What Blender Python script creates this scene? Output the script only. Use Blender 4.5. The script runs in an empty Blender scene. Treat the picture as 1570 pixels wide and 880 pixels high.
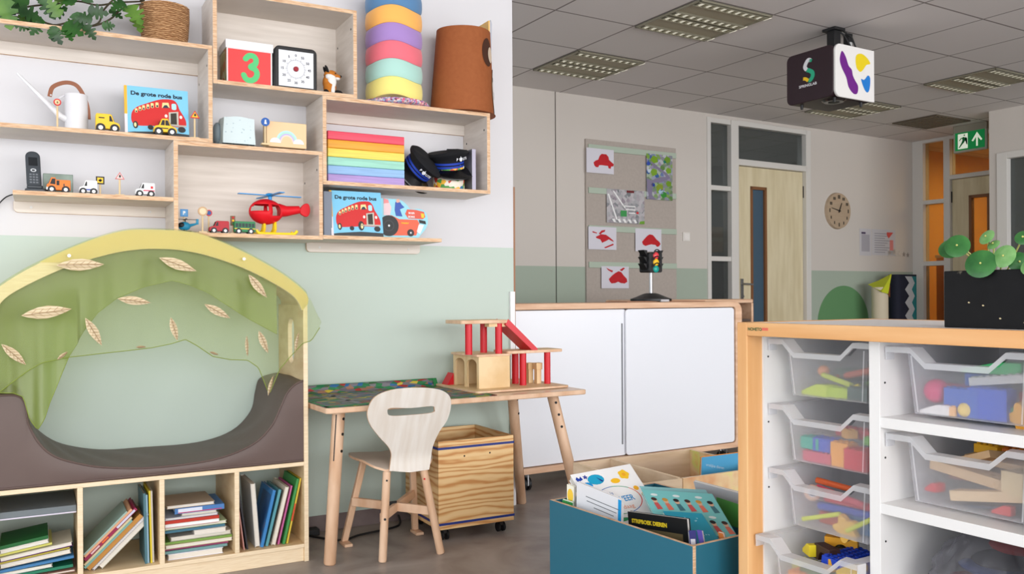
import bpy, bmesh, math, random
from mathutils import Vector, Matrix, Euler, geometry
from math import sin, cos, pi, radians as R
random.seed(7)
SC = bpy.context.scene
COL = SC.collection

# ---------------------------------------------------------------- camera, light, exposure
H = 1.06                                   # eye height
FPX = 1328.0; PX0 = 785.0; PY0 = 454.7      # focal length and horizon, for a 1570x880 frame
YAW = R(61.27); ROLL = R(-0.322)
FW = Vector((cos(YAW), sin(YAW), 0)); RT0 = Vector((sin(YAW), -cos(YAW), 0)); UP0 = Vector((0, 0, 1))
EYE = Vector((0, 0, H))
cd = bpy.data.cameras.new('camera'); cam = bpy.data.objects.new('camera', cd); COL.objects.link(cam)
cd.lens = FPX / 1570 * 36; cd.sensor_width = 36; cd.shift_y = 14.7 / 1570; cd.clip_start = .02
_rt = RT0 * cos(ROLL) + UP0 * sin(ROLL); _up = -RT0 * sin(ROLL) + UP0 * cos(ROLL)
cam.matrix_world = Matrix(((_rt.x, _up.x, -FW.x, 0), (_rt.y, _up.y, -FW.y, 0), (_rt.z, _up.z, -FW.z, H), (0, 0, 0, 1)))
SC.camera = cam
SC.view_settings.view_transform = 'Standard'; SC.view_settings.look = 'None'
SC.view_settings.gamma = 1.0; SC.view_settings.use_curve_mapping = False
SC.view_settings.exposure = 0.0
W = bpy.data.worlds.new('daylight'); SC.world = W; W.use_nodes = True
W.node_tree.nodes['Background'].inputs[0].default_value = (.90, .95, 1.0, 1)
W.node_tree.nodes['Background'].inputs[1].default_value = WORLD_STRENGTH = 2.0

def area(name, loc, target, sx, sy, power, col):
    l = bpy.data.lights.new(name, 'AREA'); l.shape = 'RECTANGLE'; l.size = sx; l.size_y = sy; l.energy = power; l.color = col
    o = bpy.data.objects.new(name, l); COL.objects.link(o); o.location = loc
    o.rotation_euler = (Vector(target) - Vector(loc)).to_track_quat('-Z', 'Y').to_euler()
    return o
# the window wall of the classroom, behind the camera, and the window on its left
area('window_daylight', (3.2, -4.6, 1.65), (3.4, 4, 1.35), 12.0, 2.1, 540, (1.0, .985, .975))
area('side_window_daylight', (-3.2, 0.6, 1.7), (2.5, 1.8, .8), 3.4, 1.7, 26, (.93, .97, 1.0))

# ---------------------------------------------------------------- helpers
B = R(2.45)                                # the back of the room stands 2.45 degrees off the shelf wall
BX = Vector((cos(B), sin(B), 0)); BY = Vector((-sin(B), cos(B), 0)); MB_ = Matrix.Rotation(B, 4, 'Z')
def bf(x, y, z): return BX * x + BY * y + Vector((0, 0, z))
def ray(x, y):
    dx, dy = x - PX0, y - PY0
    a = cos(ROLL) * dx + sin(ROLL) * dy; b = -sin(ROLL) * dx + cos(ROLL) * dy
    return FW + RT0 * a / FPX - UP0 * b / FPX
def on_z(x, y, z): r = ray(x, y); return EYE + r * ((z - H) / r.z)
def on_y(x, y, Y): r = ray(x, y); return EYE + r * (Y / r.y)
def on_pl(x, y, n, d): r = ray(x, y); return EYE + r * (d / r.dot(n))      # plane n.p = d (n horizontal)
def to_b(p): return Vector((p.dot(BX), p.dot(BY), p.z))
def on_by(x, y, d): return to_b(on_pl(x, y, BY, d))
def on_bx(x, y, d): return to_b(on_pl(x, y, BX, d))
def on_bz(x, y, z): return to_b(on_z(x, y, z))

def lin(c):
    f = lambda v: v / 12.92 if v <= .04045 else ((v + .055) / 1.055) ** 2.4
    return tuple(f(v / 255) for v in c) + (1,)
MATS = {}
def mat(name, rgb, rough=.5, **k):
    """plain or procedurally varied material. kinds: noise, wood, speck, cells"""
    if name in MATS: return MATS[name]
    m = bpy.data.materials.new(name); m.use_nodes = True; nt = m.node_tree; n = nt.nodes; L = nt.links
    b = n['Principled BSDF']; b.inputs['Roughness'].default_value = rough
    b.inputs['Base Color'].default_value = lin(rgb)
    b.inputs['Metallic'].default_value = k.get('metal', 0)
    b.inputs['Specular IOR Level'].default_value = k.get('spec', .4)
    if k.get('sheen'): b.inputs['Sheen Weight'].default_value = k['sheen']
    kind = k.get('kind')
    if kind:
        tc = n.new('ShaderNodeTexCoord'); mp = n.new('ShaderNodeMapping'); L.new(tc.outputs['Object'], mp.inputs[0])
        mp.inputs['Scale'].default_value = k.get('scale', (1, 1, 1)); mp.inputs['Rotation'].default_value = k.get('rot', (0, 0, 0))
        cr = n.new('ShaderNodeValToRGB'); e = cr.color_ramp.elements
        cols = k['cols']; pos = k.get('pos') or [i / (len(cols) - 1) for i in range(len(cols))]
        while len(e) < len(cols): e.new(.5)
        for i, c in enumerate(cols): e[i].position = pos[i]; e[i].color = lin(c)
        if k.get('const'): cr.color_ramp.interpolation = 'CONSTANT'
        if kind == 'noise':
            t = n.new('ShaderNodeTexNoise'); t.inputs['Scale'].default_value = k.get('s', 6); t.inputs['Detail'].default_value = k.get('d', 5)
            t.inputs['Distortion'].default_value = k.get('dist', 0); out = t.outputs['Fac']
        elif kind == 'wave':
            t = n.new('ShaderNodeTexWave'); t.inputs['Scale'].default_value = k.get('s', 6); t.inputs['Distortion'].default_value = k.get('dist', 5)
            t.inputs['Detail'].default_value = 3; t.inputs['Detail Scale'].default_value = k.get('ds', 1); t.bands_direction = k.get('dir', 'Z'); out = t.outputs['Fac']
        elif kind == 'vor':
            t = n.new('ShaderNodeTexVoronoi'); t.inputs['Scale'].default_value = k.get('s', 20)
            sp = n.new('ShaderNodeSeparateColor'); L.new(t.outputs['Color'], sp.inputs[0]); out = sp.outputs[0]
        elif kind == 'dots':
            t = n.new('ShaderNodeTexVoronoi'); t.inputs['Scale'].default_value = k.get('s', 20); out = t.outputs['Distance']
        L.new(mp.outputs[0], t.inputs['Vector']); L.new(out, cr.inputs[0]); L.new(cr.outputs[0], b.inputs['Base Color'])
        if k.get('bump'):
            bp = n.new('ShaderNodeBump'); bp.inputs['Strength'].default_value = k['bump']; bp.inputs['Distance'].default_value = .01
            L.new(out, bp.inputs['Height']); L.new(bp.outputs[0], b.inputs['Normal'])
    MATS[name] = m; return m
def col(*rgb, rough=.5, spec=.4):
    return mat('paint_%d_%d_%d' % rgb[:3], rgb[:3], rough, spec=spec)
def emit(name, rgb, s):
    if name in MATS: return MATS[name]
    m = bpy.data.materials.new(name); m.use_nodes = True; b = m.node_tree.nodes['Principled BSDF']
    b.inputs['Base Color'].default_value = lin(rgb); b.inputs['Emission Color'].default_value = lin(rgb); b.inputs['Emission Strength'].default_value = s
    MATS[name] = m; return m
def sheer(name, rgb, alpha, rough=.6, tint=None):
    if name in MATS: return MATS[name]
    m = bpy.data.materials.new(name); m.use_nodes = True; nt = m.node_tree; n = nt.nodes; L = nt.links
    n.remove(n['Principled BSDF'])
    tr = n.new('ShaderNodeBsdfTransparent'); tr.inputs[0].default_value = lin(tint or rgb)
    df = n.new('ShaderNodeBsdfDiffuse'); df.inputs[0].default_value = lin(rgb)
    tl = n.new('ShaderNodeBsdfTranslucent'); tl.inputs[0].default_value = lin(rgb)
    m1 = n.new('ShaderNodeMixShader'); m1.inputs[0].default_value = .4; L.new(df.outputs[0], m1.inputs[1]); L.new(tl.outputs[0], m1.inputs[2])
    gl = n.new('ShaderNodeBsdfGlossy'); gl.inputs['Roughness'].default_value = rough * .5; gl.inputs[0].default_value = (1, 1, 1, 1)
    m3 = n.new('ShaderNodeMixShader'); m3.inputs[0].default_value = .06; L.new(m1.outputs[0], m3.inputs[1]); L.new(gl.outputs[0], m3.inputs[2])
    m2 = n.new('ShaderNodeMixShader'); m2.inputs[0].default_value = alpha; L.new(tr.outputs[0], m2.inputs[1]); L.new(m3.outputs[0], m2.inputs[2])
    L.new(m2.outputs[0], n['Material Output'].inputs[0]); MATS[name] = m; return m

class MB:
    """collects shapes and links them as ONE mesh object"""
    def __init__(s, M=None): s.v = []; s.f = []; s.mi = []; s.mats = []; s.M = M
    def m(s, mt):
        if mt not in s.mats: s.mats.append(mt)
        return s.mats.index(mt)
    def add(s, vs, fs, mt):
        o = len(s.v)
        s.v += [tuple(s.M @ Vector(v)) if s.M else tuple(v) for v in vs]
        for i, f in enumerate(fs):
            s.f.append([o + j for j in f]); s.mi.append(s.m(mt[i] if isinstance(mt, list) else mt))
        return s
    def box(s, x0, x1, y0, y1, z0, z1, mt, **side):
        vs = [(x0,y0,z0),(x1,y0,z0),(x1,y1,z0),(x0,y1,z0),(x0,y0,z1),(x1,y0,z1),(x1,y1,z1),(x0,y1,z1)]
        fs = [(0,3,2,1),(4,5,6,7),(0,1,5,4),(2,3,7,6),(0,4,7,3),(1,2,6,5)]
        ms = [side.get(k, mt) for k in ('zn','zp','yn','yp','xn','xp')]
        return s.add(vs, fs, ms)
    def prism(s, pts, ax, a0, a1, mt, edge=None):
        """extrude polygon; ax y: pts=(x,z); x: (y,z); z: (x,y)"""
        f = {'y': lambda p, a: (p[0], a, p[1]), 'x': lambda p, a: (a, p[0], p[1]), 'z': lambda p, a: (p[0], p[1], a)}[ax]
        n = len(pts); vs = [f(p, a0) for p in pts] + [f(p, a1) for p in pts]
        fs = [tuple(range(n)), tuple(range(2*n-1, n-1, -1))] + [(i, i+n, (i+1) % n + n, (i+1) % n) for i in range(n)]
        return s.add(vs, fs, [mt, mt] + [edge or mt] * n)
    def cyl(s, p0, p1, r0, r1=None, mt=None, n=20, caps=True):
        r1 = r0 if r1 is None else r1; p0 = Vector(p0); p1 = Vector(p1); d = (p1 - p0).normalized()
        a = d.orthogonal().normalized(); b = d.cross(a); vs = []
        for p, r in ((p0, r0), (p1, r1)):
            for i in range(n): t = 2*pi*i/n; vs.append(p + a*cos(t)*r + b*sin(t)*r)
        fs = [(i, (i+1) % n, (i+1) % n + n, i+n) for i in range(n)]
        if caps: fs += [tuple(range(n-1, -1, -1)), tuple(range(n, 2*n))]
        return s.add(vs, fs, mt)
    def tube(s, pts, r, mt, n=8, caps=True):
        pts = [Vector(p) for p in pts]; vs = []; k = len(pts); a = None
        for i, p in enumerate(pts):
            d = (pts[min(i+1, k-1)] - pts[max(i-1, 0)]).normalized()
            a = (d.orthogonal() if a is None else a - d*a.dot(d)).normalized(); b = d.cross(a)
            rr = r[i] if isinstance(r, (list, tuple)) else r
            for j in range(n): t = 2*pi*j/n; vs.append(p + a*cos(t)*rr + b*sin(t)*rr)
        fs = [(i*n+j, i*n+(j+1) % n, (i+1)*n+(j+1) % n, (i+1)*n+j) for i in range(k-1) for j in range(n)]
        if caps: fs += [tuple(range(n-1, -1, -1)), tuple(range((k-1)*n, k*n))]
        return s.add(vs, fs, mt)
    def lathe(s, prof, c, mt, n=32, wob=None):
        vs = []; k = len(prof)
        for r, z in prof:
            for j in range(n):
                t = 2*pi*j/n; rr, dz = (wob(r, z, t) if wob else (r, 0)); vs.append((c[0]+rr*cos(t), c[1]+rr*sin(t), c[2]+z+dz))
        fs = [(i*n+j, i*n+(j+1) % n, (i+1)*n+(j+1) % n, (i+1)*n+j) for i in range(k-1) for j in range(n)]
        if prof[0][0] > 1e-4: fs.append(tuple(range(n-1, -1, -1)))
        if prof[-1][0] > 1e-4: fs.append(tuple(range((k-1)*n, k*n)))
        return s.add(vs, fs, mt)
    def ell(s, c, r, mt, nu=16, nv=10, rot=None):
        r = (r, r, r) if isinstance(r, (int, float)) else r; q = rot or Matrix.Identity(3); c = Vector(c); vs = []
        for i in range(nv+1):
            a = pi*i/nv
            for j in range(nu): t = 2*pi*j/nu; vs.append(c + q @ Vector((r[0]*sin(a)*cos(t), r[1]*sin(a)*sin(t), r[2]*cos(a))))
        fs = [(i*nu+j, (i+1)*nu+j, (i+1)*nu+(j+1) % nu, i*nu+(j+1) % nu) for i in range(nv) for j in range(nu)]
        return s.add(vs, fs, mt)
    def grid(s, nu, nv, fn, mt):
        vs = [fn(i/nu, j/nv) for j in range(nv+1) for i in range(nu+1)]
        fs = [(j*(nu+1)+i, j*(nu+1)+i+1, (j+1)*(nu+1)+i+1, (j+1)*(nu+1)+i) for j in range(nv) for i in range(nu)]
        return s.add(vs, fs, mt)
    def poly(s, pts, fn, mt): return s.add([fn(*p) for p in pts], [tuple(range(len(pts)))], mt)
    def plate(s, outer, holes, step, front, back, mt, edge=None):
        """sheet with holes cut out, bent by the maps front / back"""
        loops = [outer] + holes; pts = []; ed = []
        for lp in loops:
            o = len(pts); pts += [Vector(p) for p in lp]; ed += [(o+i, o+(i+1) % len(lp)) for i in range(len(lp))]
        nb = len(pts); xs = [p[0] for p in outer]; ys = [p[1] for p in outer]
        def inside(x, y, lp):
            c = False; j = len(lp)-1
            for i in range(len(lp)):
                xi, yi = lp[i]; xj, yj = lp[j]
                if (yi > y) != (yj > y) and x < (xj-xi)*(y-yi)/(yj-yi)+xi: c = not c
                j = i
            return c
        ok = lambda x, y: inside(x, y, outer) and not any(inside(x, y, h) for h in holes)
        x = min(xs)+step/2
        while x < max(xs):
            y = min(ys)+step/2
            while y < max(ys):
                if ok(x, y) and min((Vector((x, y))-p).length for p in pts[:nb]) > step*.4: pts.append(Vector((x, y)))
                y += step
            x += step
        V, E_, F, *_ = geometry.delaunay_2d_cdt(pts, ed, [], 0, 1e-6)
        F = [f for f in F if ok(sum(V[i].x for i in f)/len(f), sum(V[i].y for i in f)/len(f))]
        n = len(V); vs = [front(*p) for p in V] + [back(*p) for p in V]
        s.add(vs, [tuple(f) for f in F] + [tuple(i+n for i in reversed(f)) for f in F], mt)
        for lp in loops:
            k = len(lp); vs = [front(*p) for p in lp] + [back(*p) for p in lp]
            s.add(vs, [(i, (i+1) % k, (i+1) % k + k, i+k) for i in range(k)], edge or mt)
        return s
    def text(s, txt, fn, size, mt, bold=0, align='LEFT'):
        """lettering laid out in (u, v) and mapped to 3-D by fn"""
        c = bpy.data.curves.new('t', 'FONT'); c.body = txt; c.size = size; c.offset = bold; c.align_x = align; c.resolution_u = 3
        o = bpy.data.objects.new('t', c); COL.objects.link(o); dg = bpy.context.evaluated_depsgraph_get()
        me = bpy.data.meshes.new_from_object(o.evaluated_get(dg))
        s.add([fn(v.co.x, v.co.y) for v in me.vertices], [tuple(p.vertices) for p in me.polygons], mt)
        bpy.data.objects.remove(o); bpy.data.curves.remove(c); bpy.data.meshes.remove(me); return s
    def build(s, name, parent=None, bevel=0, label=None, cat=None, group=None, kind=None, origin=None, angle=35, seg=2):
        me = bpy.data.meshes.new(name)
        o = bpy.data.objects.new(name, me); COL.objects.link(o)
        if parent is not None:
            Mi = WM[parent.name].inverted(); vs = [Mi @ Vector(v) for v in s.v]; WM[o.name] = WM[parent.name]; o.parent = parent
        else:
            if origin is None:
                xs, ys, zs = zip(*s.v); origin = ((min(xs)+max(xs))/2, (min(ys)+max(ys))/2, min(zs))
            og = Vector(origin); vs = [Vector(v) - og for v in s.v]; o.location = og; WM[o.name] = Matrix.Translation(og)
        me.from_pydata([tuple(v) for v in vs], [], s.f)
        for m in s.mats: me.materials.append(m)
        me.polygons.foreach_set('material_index', s.mi); me.polygons.foreach_set('use_smooth', [True]*len(s.f))
        me.update(); me.validate(clean_customdata=False)
        bm = bmesh.new(); bm.from_mesh(me); bmesh.ops.remove_doubles(bm, verts=bm.verts, dist=1e-6)
        if kind != 'raw': bmesh.ops.recalc_face_normals(bm, faces=bm.faces)
        bm.to_mesh(me); bm.free(); me.set_sharp_from_angle(angle=R(angle))
        if bevel:
            bv = o.modifiers.new('bevel', 'BEVEL'); bv.width = bevel; bv.segments = seg; bv.limit_method = 'ANGLE'; bv.angle_limit = R(40)
        tag(o, label, cat, group, kind if kind != 'raw' else None)
        return o
WM = {}
def tag(o, label=None, cat=None, group=None, kind=None):
    if label: o['label'] = label
    if cat: o['category'] = cat
    if group: o['group'] = group
    if kind: o['kind'] = kind
    return o
def thing(name, loc, label, cat, group=None, rot=0):
    o = bpy.data.objects.new(name, None); COL.objects.link(o); o.location = loc; o.rotation_euler = (0, 0, rot)
    o.empty_display_size = .05
    WM[o.name] = Matrix.Translation(Vector(loc)) @ Matrix.Rotation(rot, 4, 'Z')
    return tag(o, label, cat, group)
def copy_tree(o, loc, label, group=None, rot=None):
    """a copy of a thing with copies of its parts and sub-parts"""
    def cp(a, par):
        c = a.copy(); COL.objects.link(c)
        if par: c.parent = par
        for ch in [x for x in list(COL.objects) if x.parent == a]: cp(ch, c)
        return c
    r = cp(o, None); r.location = loc; r['label'] = label
    if rot is not None: r.rotation_euler = (0, 0, rot)
    if group: r['group'] = group
    return r
def rrect(x0, x1, z0, z1, r, n=5, corners=(1, 1, 1, 1)):
    """rounded rectangle, corners BL BR TR TL"""
    out = []
    for k, (cx, cz, a0) in enumerate(((x0+r, z0+r, pi), (x1-r, z0+r, 1.5*pi), (x1-r, z1-r, 0), (x0+r, z1-r, .5*pi))):
        if corners[k]: out += [(cx+r*cos(a0+.5*pi*i/n), cz+r*sin(a0+.5*pi*i/n)) for i in range(n+1)]
        else: out.append((x0 if k in (0, 3) else x1, z0 if k < 2 else z1))
    return out
def spline(pts, n=6, closed=False):
    """Catmull-Rom through points"""
    P = [Vector(p) for p in pts]; k = len(P); out = []
    for i in range(k if closed else k-1):
        g = (lambda j: P[j % k]) if closed else (lambda j: P[max(0, min(k-1, j))])
        a, b, c, d = g(i-1), g(i), g(i+1), g(i+2)
        for j in range(n):
            t = j/n; out.append(tuple(.5*((2*b)+(c-a)*t+(2*a-5*b+4*c-d)*t*t+(3*b-a-3*c+d)*t**3)))
    if not closed: out.append(tuple(P[-1]))
    return out

# ---------------------------------------------------------------- materials
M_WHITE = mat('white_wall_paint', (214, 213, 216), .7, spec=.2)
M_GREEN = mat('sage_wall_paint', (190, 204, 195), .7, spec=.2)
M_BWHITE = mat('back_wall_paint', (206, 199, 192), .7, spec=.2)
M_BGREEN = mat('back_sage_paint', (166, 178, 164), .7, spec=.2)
M_FRAME = mat('white_frame_paint', (214, 211, 206), .5)
M_FLOOR = mat('marbled_linoleum', (140, 130, 124), .42, kind='noise', s=4.5, d=12, dist=.8, cols=[(128, 117, 111), (152, 142, 135), (166, 157, 151)], pos=[.32, .5, .7])
M_SKIRT = mat('linoleum_skirting', (110, 98, 96), .5, kind='noise', s=6, d=8, cols=[(96, 82, 80), (128, 114, 112)], pos=[.3, .7])
M_PLY = mat('greige_ply', (214, 204, 194), .5, kind='noise', s=3, d=6, scale=(1, 2, 14), cols=[(208, 198, 188), (222, 213, 204)], pos=[.35, .65])
M_PEDGE = mat('ply_edge', (214, 178, 144), .6, kind='noise', s=9, d=4, scale=(3, 3, 40), cols=[(196, 152, 114), (226, 194, 160)], pos=[.35, .62])
M_BIRCH = mat('birch_veneer', (226, 196, 152), .5, kind='noise', s=2.5, d=5, scale=(1, 3, 10), cols=[(218, 186, 140), (236, 210, 170)], pos=[.35, .65])
M_BIRCHE = mat('birch_edge', (232, 208, 172), .5, kind='noise', s=8, d=4, scale=(2, 2, 30), cols=[(230, 206, 170), (240, 220, 188)], pos=[.35, .65])
M_BEECH = mat('beech_wood', (222, 184, 152), .45, kind='noise', s=3, d=5, scale=(6, 6, 1.4), cols=[(210, 168, 134), (230, 196, 166)], pos=[.35, .65])
M_ORANGE = mat('orange_beech', (232, 176, 116), .45, kind='noise', s=2.5, d=5, scale=(8, 8, .8), cols=[(224, 164, 104), (238, 188, 132)], pos=[.35, .65])
M_TRIMW = mat('cabinet_beech', (222, 184, 152), .5, kind='noise', s=3, d=5, scale=(1.2, 6, 10), cols=[(208, 166, 134), (228, 192, 162)], pos=[.35, .65])
M_PINE = mat('pine_ply', (222, 176, 118), .5, kind='wave', s=5.0, dist=14, ds=.9, scale=(.45, .45, 2.3), dir='Z', cols=[(202, 142, 84), (226, 182, 124), (236, 200, 146)], pos=[.0, .3, .8])
M_LAM = mat('white_laminate', (236, 234, 232), .35)
M_PLASTW = mat('white_melamine', (236, 235, 234), .4)
M_BLACK = mat('black_plastic', (24, 24, 26), .4)
M_DARK = mat('dark_metal', (52, 50, 50), .45, metal=.4)
M_STEEL = mat('steel', (170, 170, 172), .3, metal=.9)
M_PAGE = mat('book_pages', (232, 226, 214), .8, kind='wave', s=60, dist=.3, dir='Z', cols=[(212, 204, 190), (238, 233, 224)])
WHITE = col(240, 240, 240); RED = col(206, 34, 40); YEL = col(246, 196, 40); BLU = col(38, 92, 190); GRN = col(60, 150, 80); BLK = col(22, 22, 24)

# ---------------------------------------------------------------- the room
HC = 2.77; YW = 3.87; XW = 2.131; YB = 6.0; XO = 8.91; XR = 8.04
zg = 1.308
m = MB(MB_); m.box(-3.5, 12.5, -4, 9, -.1, 0, M_FLOOR); m.build('floor', kind='structure')
mt = bpy.data.materials.new('ceiling_tiles'); mt.use_nodes = True; nt = mt.node_tree; n_ = nt.nodes; L_ = nt.links
tc = n_.new('ShaderNodeTexCoord'); bk = n_.new('ShaderNodeTexBrick'); bk.offset = 0; bk.squash = 1
mp = n_.new('ShaderNodeMapping'); mp.inputs['Location'].default_value = (0, 0, 0)
for k_, v_ in {'Scale': 1.0, 'Mortar Size': .007, 'Mortar Smooth': .1, 'Brick Width': .6, 'Row Height': .6}.items(): bk.inputs[k_].default_value = v_
bk.inputs['Color1'].default_value = lin((222, 217, 216)); bk.inputs['Color2'].default_value = lin((217, 212, 210)); bk.inputs['Mortar'].default_value = lin((140, 132, 130))
L_.new(tc.outputs['Object'], mp.inputs[0]); L_.new(mp.outputs[0], bk.inputs[0]); L_.new(bk.outputs[0], n_['Principled BSDF'].inputs['Base Color'])
n_['Principled BSDF'].inputs['Roughness'].default_value = .8
m = MB(); m.box(-6.6, 9.4, -7.09, 5.91, 0, .1, mt); ce = m.build('ceiling', kind='structure', origin=(0, 0, 0))
ce.rotation_euler = (0, 0, B); ce.location = bf(3.51, 3.09, HC)

m = MB(); m.box(-2.6, XW, YW, YW+.12, zg, HC, M_WHITE); m.box(-2.6, XW, YW, YW+.12, 0, zg, M_GREEN); m.build('wall_left', kind='structure')
m = MB(); m.box(-2.6, XW-.03, YW-.004, YW-.0005, 0, .072, M_SKIRT); m.build('baseboard_left', kind='structure')
m = MB(); m.box(XW-.026, XW-.0, YW-.014, YW-.0005, 0, 1.085, col(236, 236, 238)); m.build('trim_1', kind='structure')
m = MB(); m.box(XW+.0005, XW+.012, YW+.002, YW+.12, 0, 1.62, col(150, 108, 80)); m.build('trim_2', kind='structure')

# back wall with the glazed frame and the first door
xA, xB_ = 5.77, 7.20
m = MB(MB_)
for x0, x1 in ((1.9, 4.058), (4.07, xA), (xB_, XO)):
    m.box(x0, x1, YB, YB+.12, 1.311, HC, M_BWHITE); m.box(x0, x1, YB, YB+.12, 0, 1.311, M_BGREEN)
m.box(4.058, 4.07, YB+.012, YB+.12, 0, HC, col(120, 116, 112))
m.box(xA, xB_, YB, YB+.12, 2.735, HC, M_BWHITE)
c = on_by(1292, 438, YB); arc = [(c.x + .012 - .41*cos(pi*i/28), c.z-.40+.40*sin(pi*i/28)) for i in range(29)]
m.prism([(arc[0][0], .40)] + arc + [(arc[-1][0], .40)], 'y', YB-.003, YB+.01, mat('dark_green_paint', (96, 142, 96), .7))
m.build('wall_back', kind='structure')
M_GLASS = sheer('window_glass', (150, 152, 150), .22, .05, tint=(200, 204, 204))
def gl(m, x0, x1, z0, z1, y): m.box(x0, x1, y, y+.006, z0, z1, M_GLASS)
m = MB(MB_)
for x0, x1 in ((xA, 5.816), (6.079, 6.174)): m.box(x0, x1, YB-.015, YB+.10, 0, 2.735, M_FRAME)
for z0, z1 in ((2.69, 2.735), (2.055, 2.10), (1.385, 1.43), (.70, .745), (0, .06)): m.box(5.816, 6.079, YB-.005, YB+.09, z0, z1, M_FRAME)
m.box(6.174, 7.143, YB-.015, YB+.10, 2.69, 2.735, M_FRAME); m.box(6.174, 7.143, YB-.015, YB+.10, 2.314, 2.372, M_FRAME)
m.box(7.13, xB_, YB-.015, YB+.10, 0, 2.735, M_FRAME)
wf = m.build('window_1', kind='structure', bevel=.003)
m = MB(MB_)
for z0, z1 in ((2.10, 2.69), (1.43, 2.055), (.745, 1.385), (.06, .70)): gl(m, 5.816, 6.079, z0, z1, YB+.04)
gl(m, 6.174, 7.13, 2.372, 2.69, YB+.04)
m.build('pane', wf)
M_DOOR = mat('pale_maple_door', (214, 201, 166), .5, kind='noise', s=2.2, d=5, scale=(7, 7, .8), cols=[(206, 192, 156), (222, 210, 178)], pos=[.35, .65])
M_BROWNF = mat('brown_bead', (126, 84, 52), .5)
def door(name, x0, x1, ya, wx0, wx1, z1, glass, M, hinge, handle=True):
    m = MB(M)
    for a, b_, c_, d_ in ((x0, wx0, .01, z1), (wx1, x1, .01, z1), (wx0, wx1, .01, .25), (wx0, wx1, z1-.185, z1)): m.box(a, b_, ya, ya+.04, c_, d_, M_DOOR)
    o = m.build(name, kind='structure')
    m = MB(M); f = .03
    for a, b_, c_, d_ in ((wx0, wx0+f, .25, z1-.185), (wx1-f, wx1, .25, z1-.185), (wx0, wx1, z1-.185-f, z1-.185), (wx0, wx1, .25, .25+f)): m.box(a, b_, ya-.006, ya+.046, c_, d_, M_BROWNF)
    m.build('window_bead', o)
    m = MB(M); m.box(wx0+f, wx1-f, ya+.017, ya+.023, .25+f, z1-.185-f, glass); m.build('pane', o)
    if handle:
        hx = x0+.07; m = MB(M); m.box(hx-.018, hx+.018, ya-.012, ya, 1.0, 1.22, M_STEEL)
        m.tube([(hx, ya-.01, 1.17), (hx, ya-.05, 1.17), (hx+.10, ya-.055, 1.165)], .009, M_STEEL); m.tube([(hx, ya-.01, 1.05), (hx, ya-.03, 1.05)], .011, M_STEEL); m.build('handle', o)
    for z in (2.05, .4): m = MB(M); m.cyl((hinge, ya-.006, z), (hinge, ya-.006, z+.12), .011, mt=M_DARK, n=10); m.build('hinge', o)
    return o
M_BLUEG = mat('blue_door_glass', (62, 88, 108), .15, spec=.8)
door('door_1', 6.178, 7.125, YB+.03, 6.375, 6.60, 2.31, M_BLUEG, MB_, 7.138)
# dark room beyond the back wall
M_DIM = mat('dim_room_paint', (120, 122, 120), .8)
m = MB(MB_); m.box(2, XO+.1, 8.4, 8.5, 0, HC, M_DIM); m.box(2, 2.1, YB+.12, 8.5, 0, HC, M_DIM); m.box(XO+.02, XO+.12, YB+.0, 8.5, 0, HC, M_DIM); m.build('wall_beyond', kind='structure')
area('store_room_fill', bf(6.4, 7.4, HC-.05), bf(6.4, 7.4, 0), 1.2, .6, 38, (.92, .97, 1.0))  # added unseen fill light, brightens the box and room behind the panes
m = MB(MB_); p = on_by(1090, 343, YB+.3); q = on_by(1121, 389, YB+.3)
p.z -= .05; m.box(5.80, 6.16, YB+.105, YB+.40, q.z, p.z, mat('kraft_card', (186, 152, 116), .8)); m.box(5.805, 6.155, YB+.1035, YB+.105, (p.z+q.z)/2-.02, (p.z+q.z)/2+.02, col(200, 180, 150))
m.build('cardboard_box', label='brown cardboard box behind the middle pane of the narrow side window', cat='box')
m = MB(MB_)
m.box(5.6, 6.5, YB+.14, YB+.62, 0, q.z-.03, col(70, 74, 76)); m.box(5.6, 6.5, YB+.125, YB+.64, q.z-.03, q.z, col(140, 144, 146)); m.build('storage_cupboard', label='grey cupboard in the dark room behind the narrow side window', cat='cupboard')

# corridor front (right end) with orange room behind
M_OR = mat('orange_room_paint', (244, 184, 92), .7)
M_OG = sheer('warm_glass', (200, 180, 150), .10, .05, tint=(235, 225, 205))
MO = MB_ @ Matrix.Translation((XO, 0, 0)) @ Matrix.Rotation(-pi/2, 4, 'Z')    # local x = -Y', local y = X'-XO
# local x runs towards the camera: x = -Y'
def bar(m, y0, y1, z0, z1, t=.1, mt_=M_FRAME, a=-.01): m.box(-y1, -y0, a, t, z0, z1, mt_)
m = MB(MO)
bar(m, 5.87, 6.0, 0, HC); bar(m, 5.557, 5.63, 0, 2.74); bar(m, 4.3, 5.87, 2.735, HC)
for z0, z1 in ((2.055, 2.10), (1.375, 1.425), (.70, .745), (0, .06)): bar(m, 5.62, 5.87, z0, z1, .09)
bar(m, 4.55, 5.557, 2.30, 2.345); bar(m, 4.40, 4.55, 0, 2.74)
wo = m.build('window_2', kind='structure', bevel=.003)
m = MB(MO)
for z0, z1 in ((2.10, 2.735), (1.425, 2.055), (.745, 1.375), (.06, .70)): m.box(-5.87, -5.62, .04, .046, z0, z1, M_OG)
m.box(-5.557, -4.55, .04, .046, 2.345, 2.735, M_OG); m.build('pane', wo)
door('door_2', -5.553, -4.553, .03, -5.367, -5.14, 2.295, M_OG, MO, -5.56, False)
m = MB(MO); m.box(-6.3, -6.25, .15, 3.2, 0, HC, M_OR); m.box(-6.3, -3.0, 3.2, 3.3, 0, HC, M_OR); m.box(-3.0, -2.9, .15, 3.2, 0, HC, M_OR)
m.build('wall_corridor', kind='structure')
m = MB(MO); m.box(-5.6, -4.3, 1.1, 1.25, HC-.07, HC-.012, WHITE); ol = m.build('ceiling_lamp', label='glowing strip lamp on the ceiling of the orange room', cat='lamp')
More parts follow.
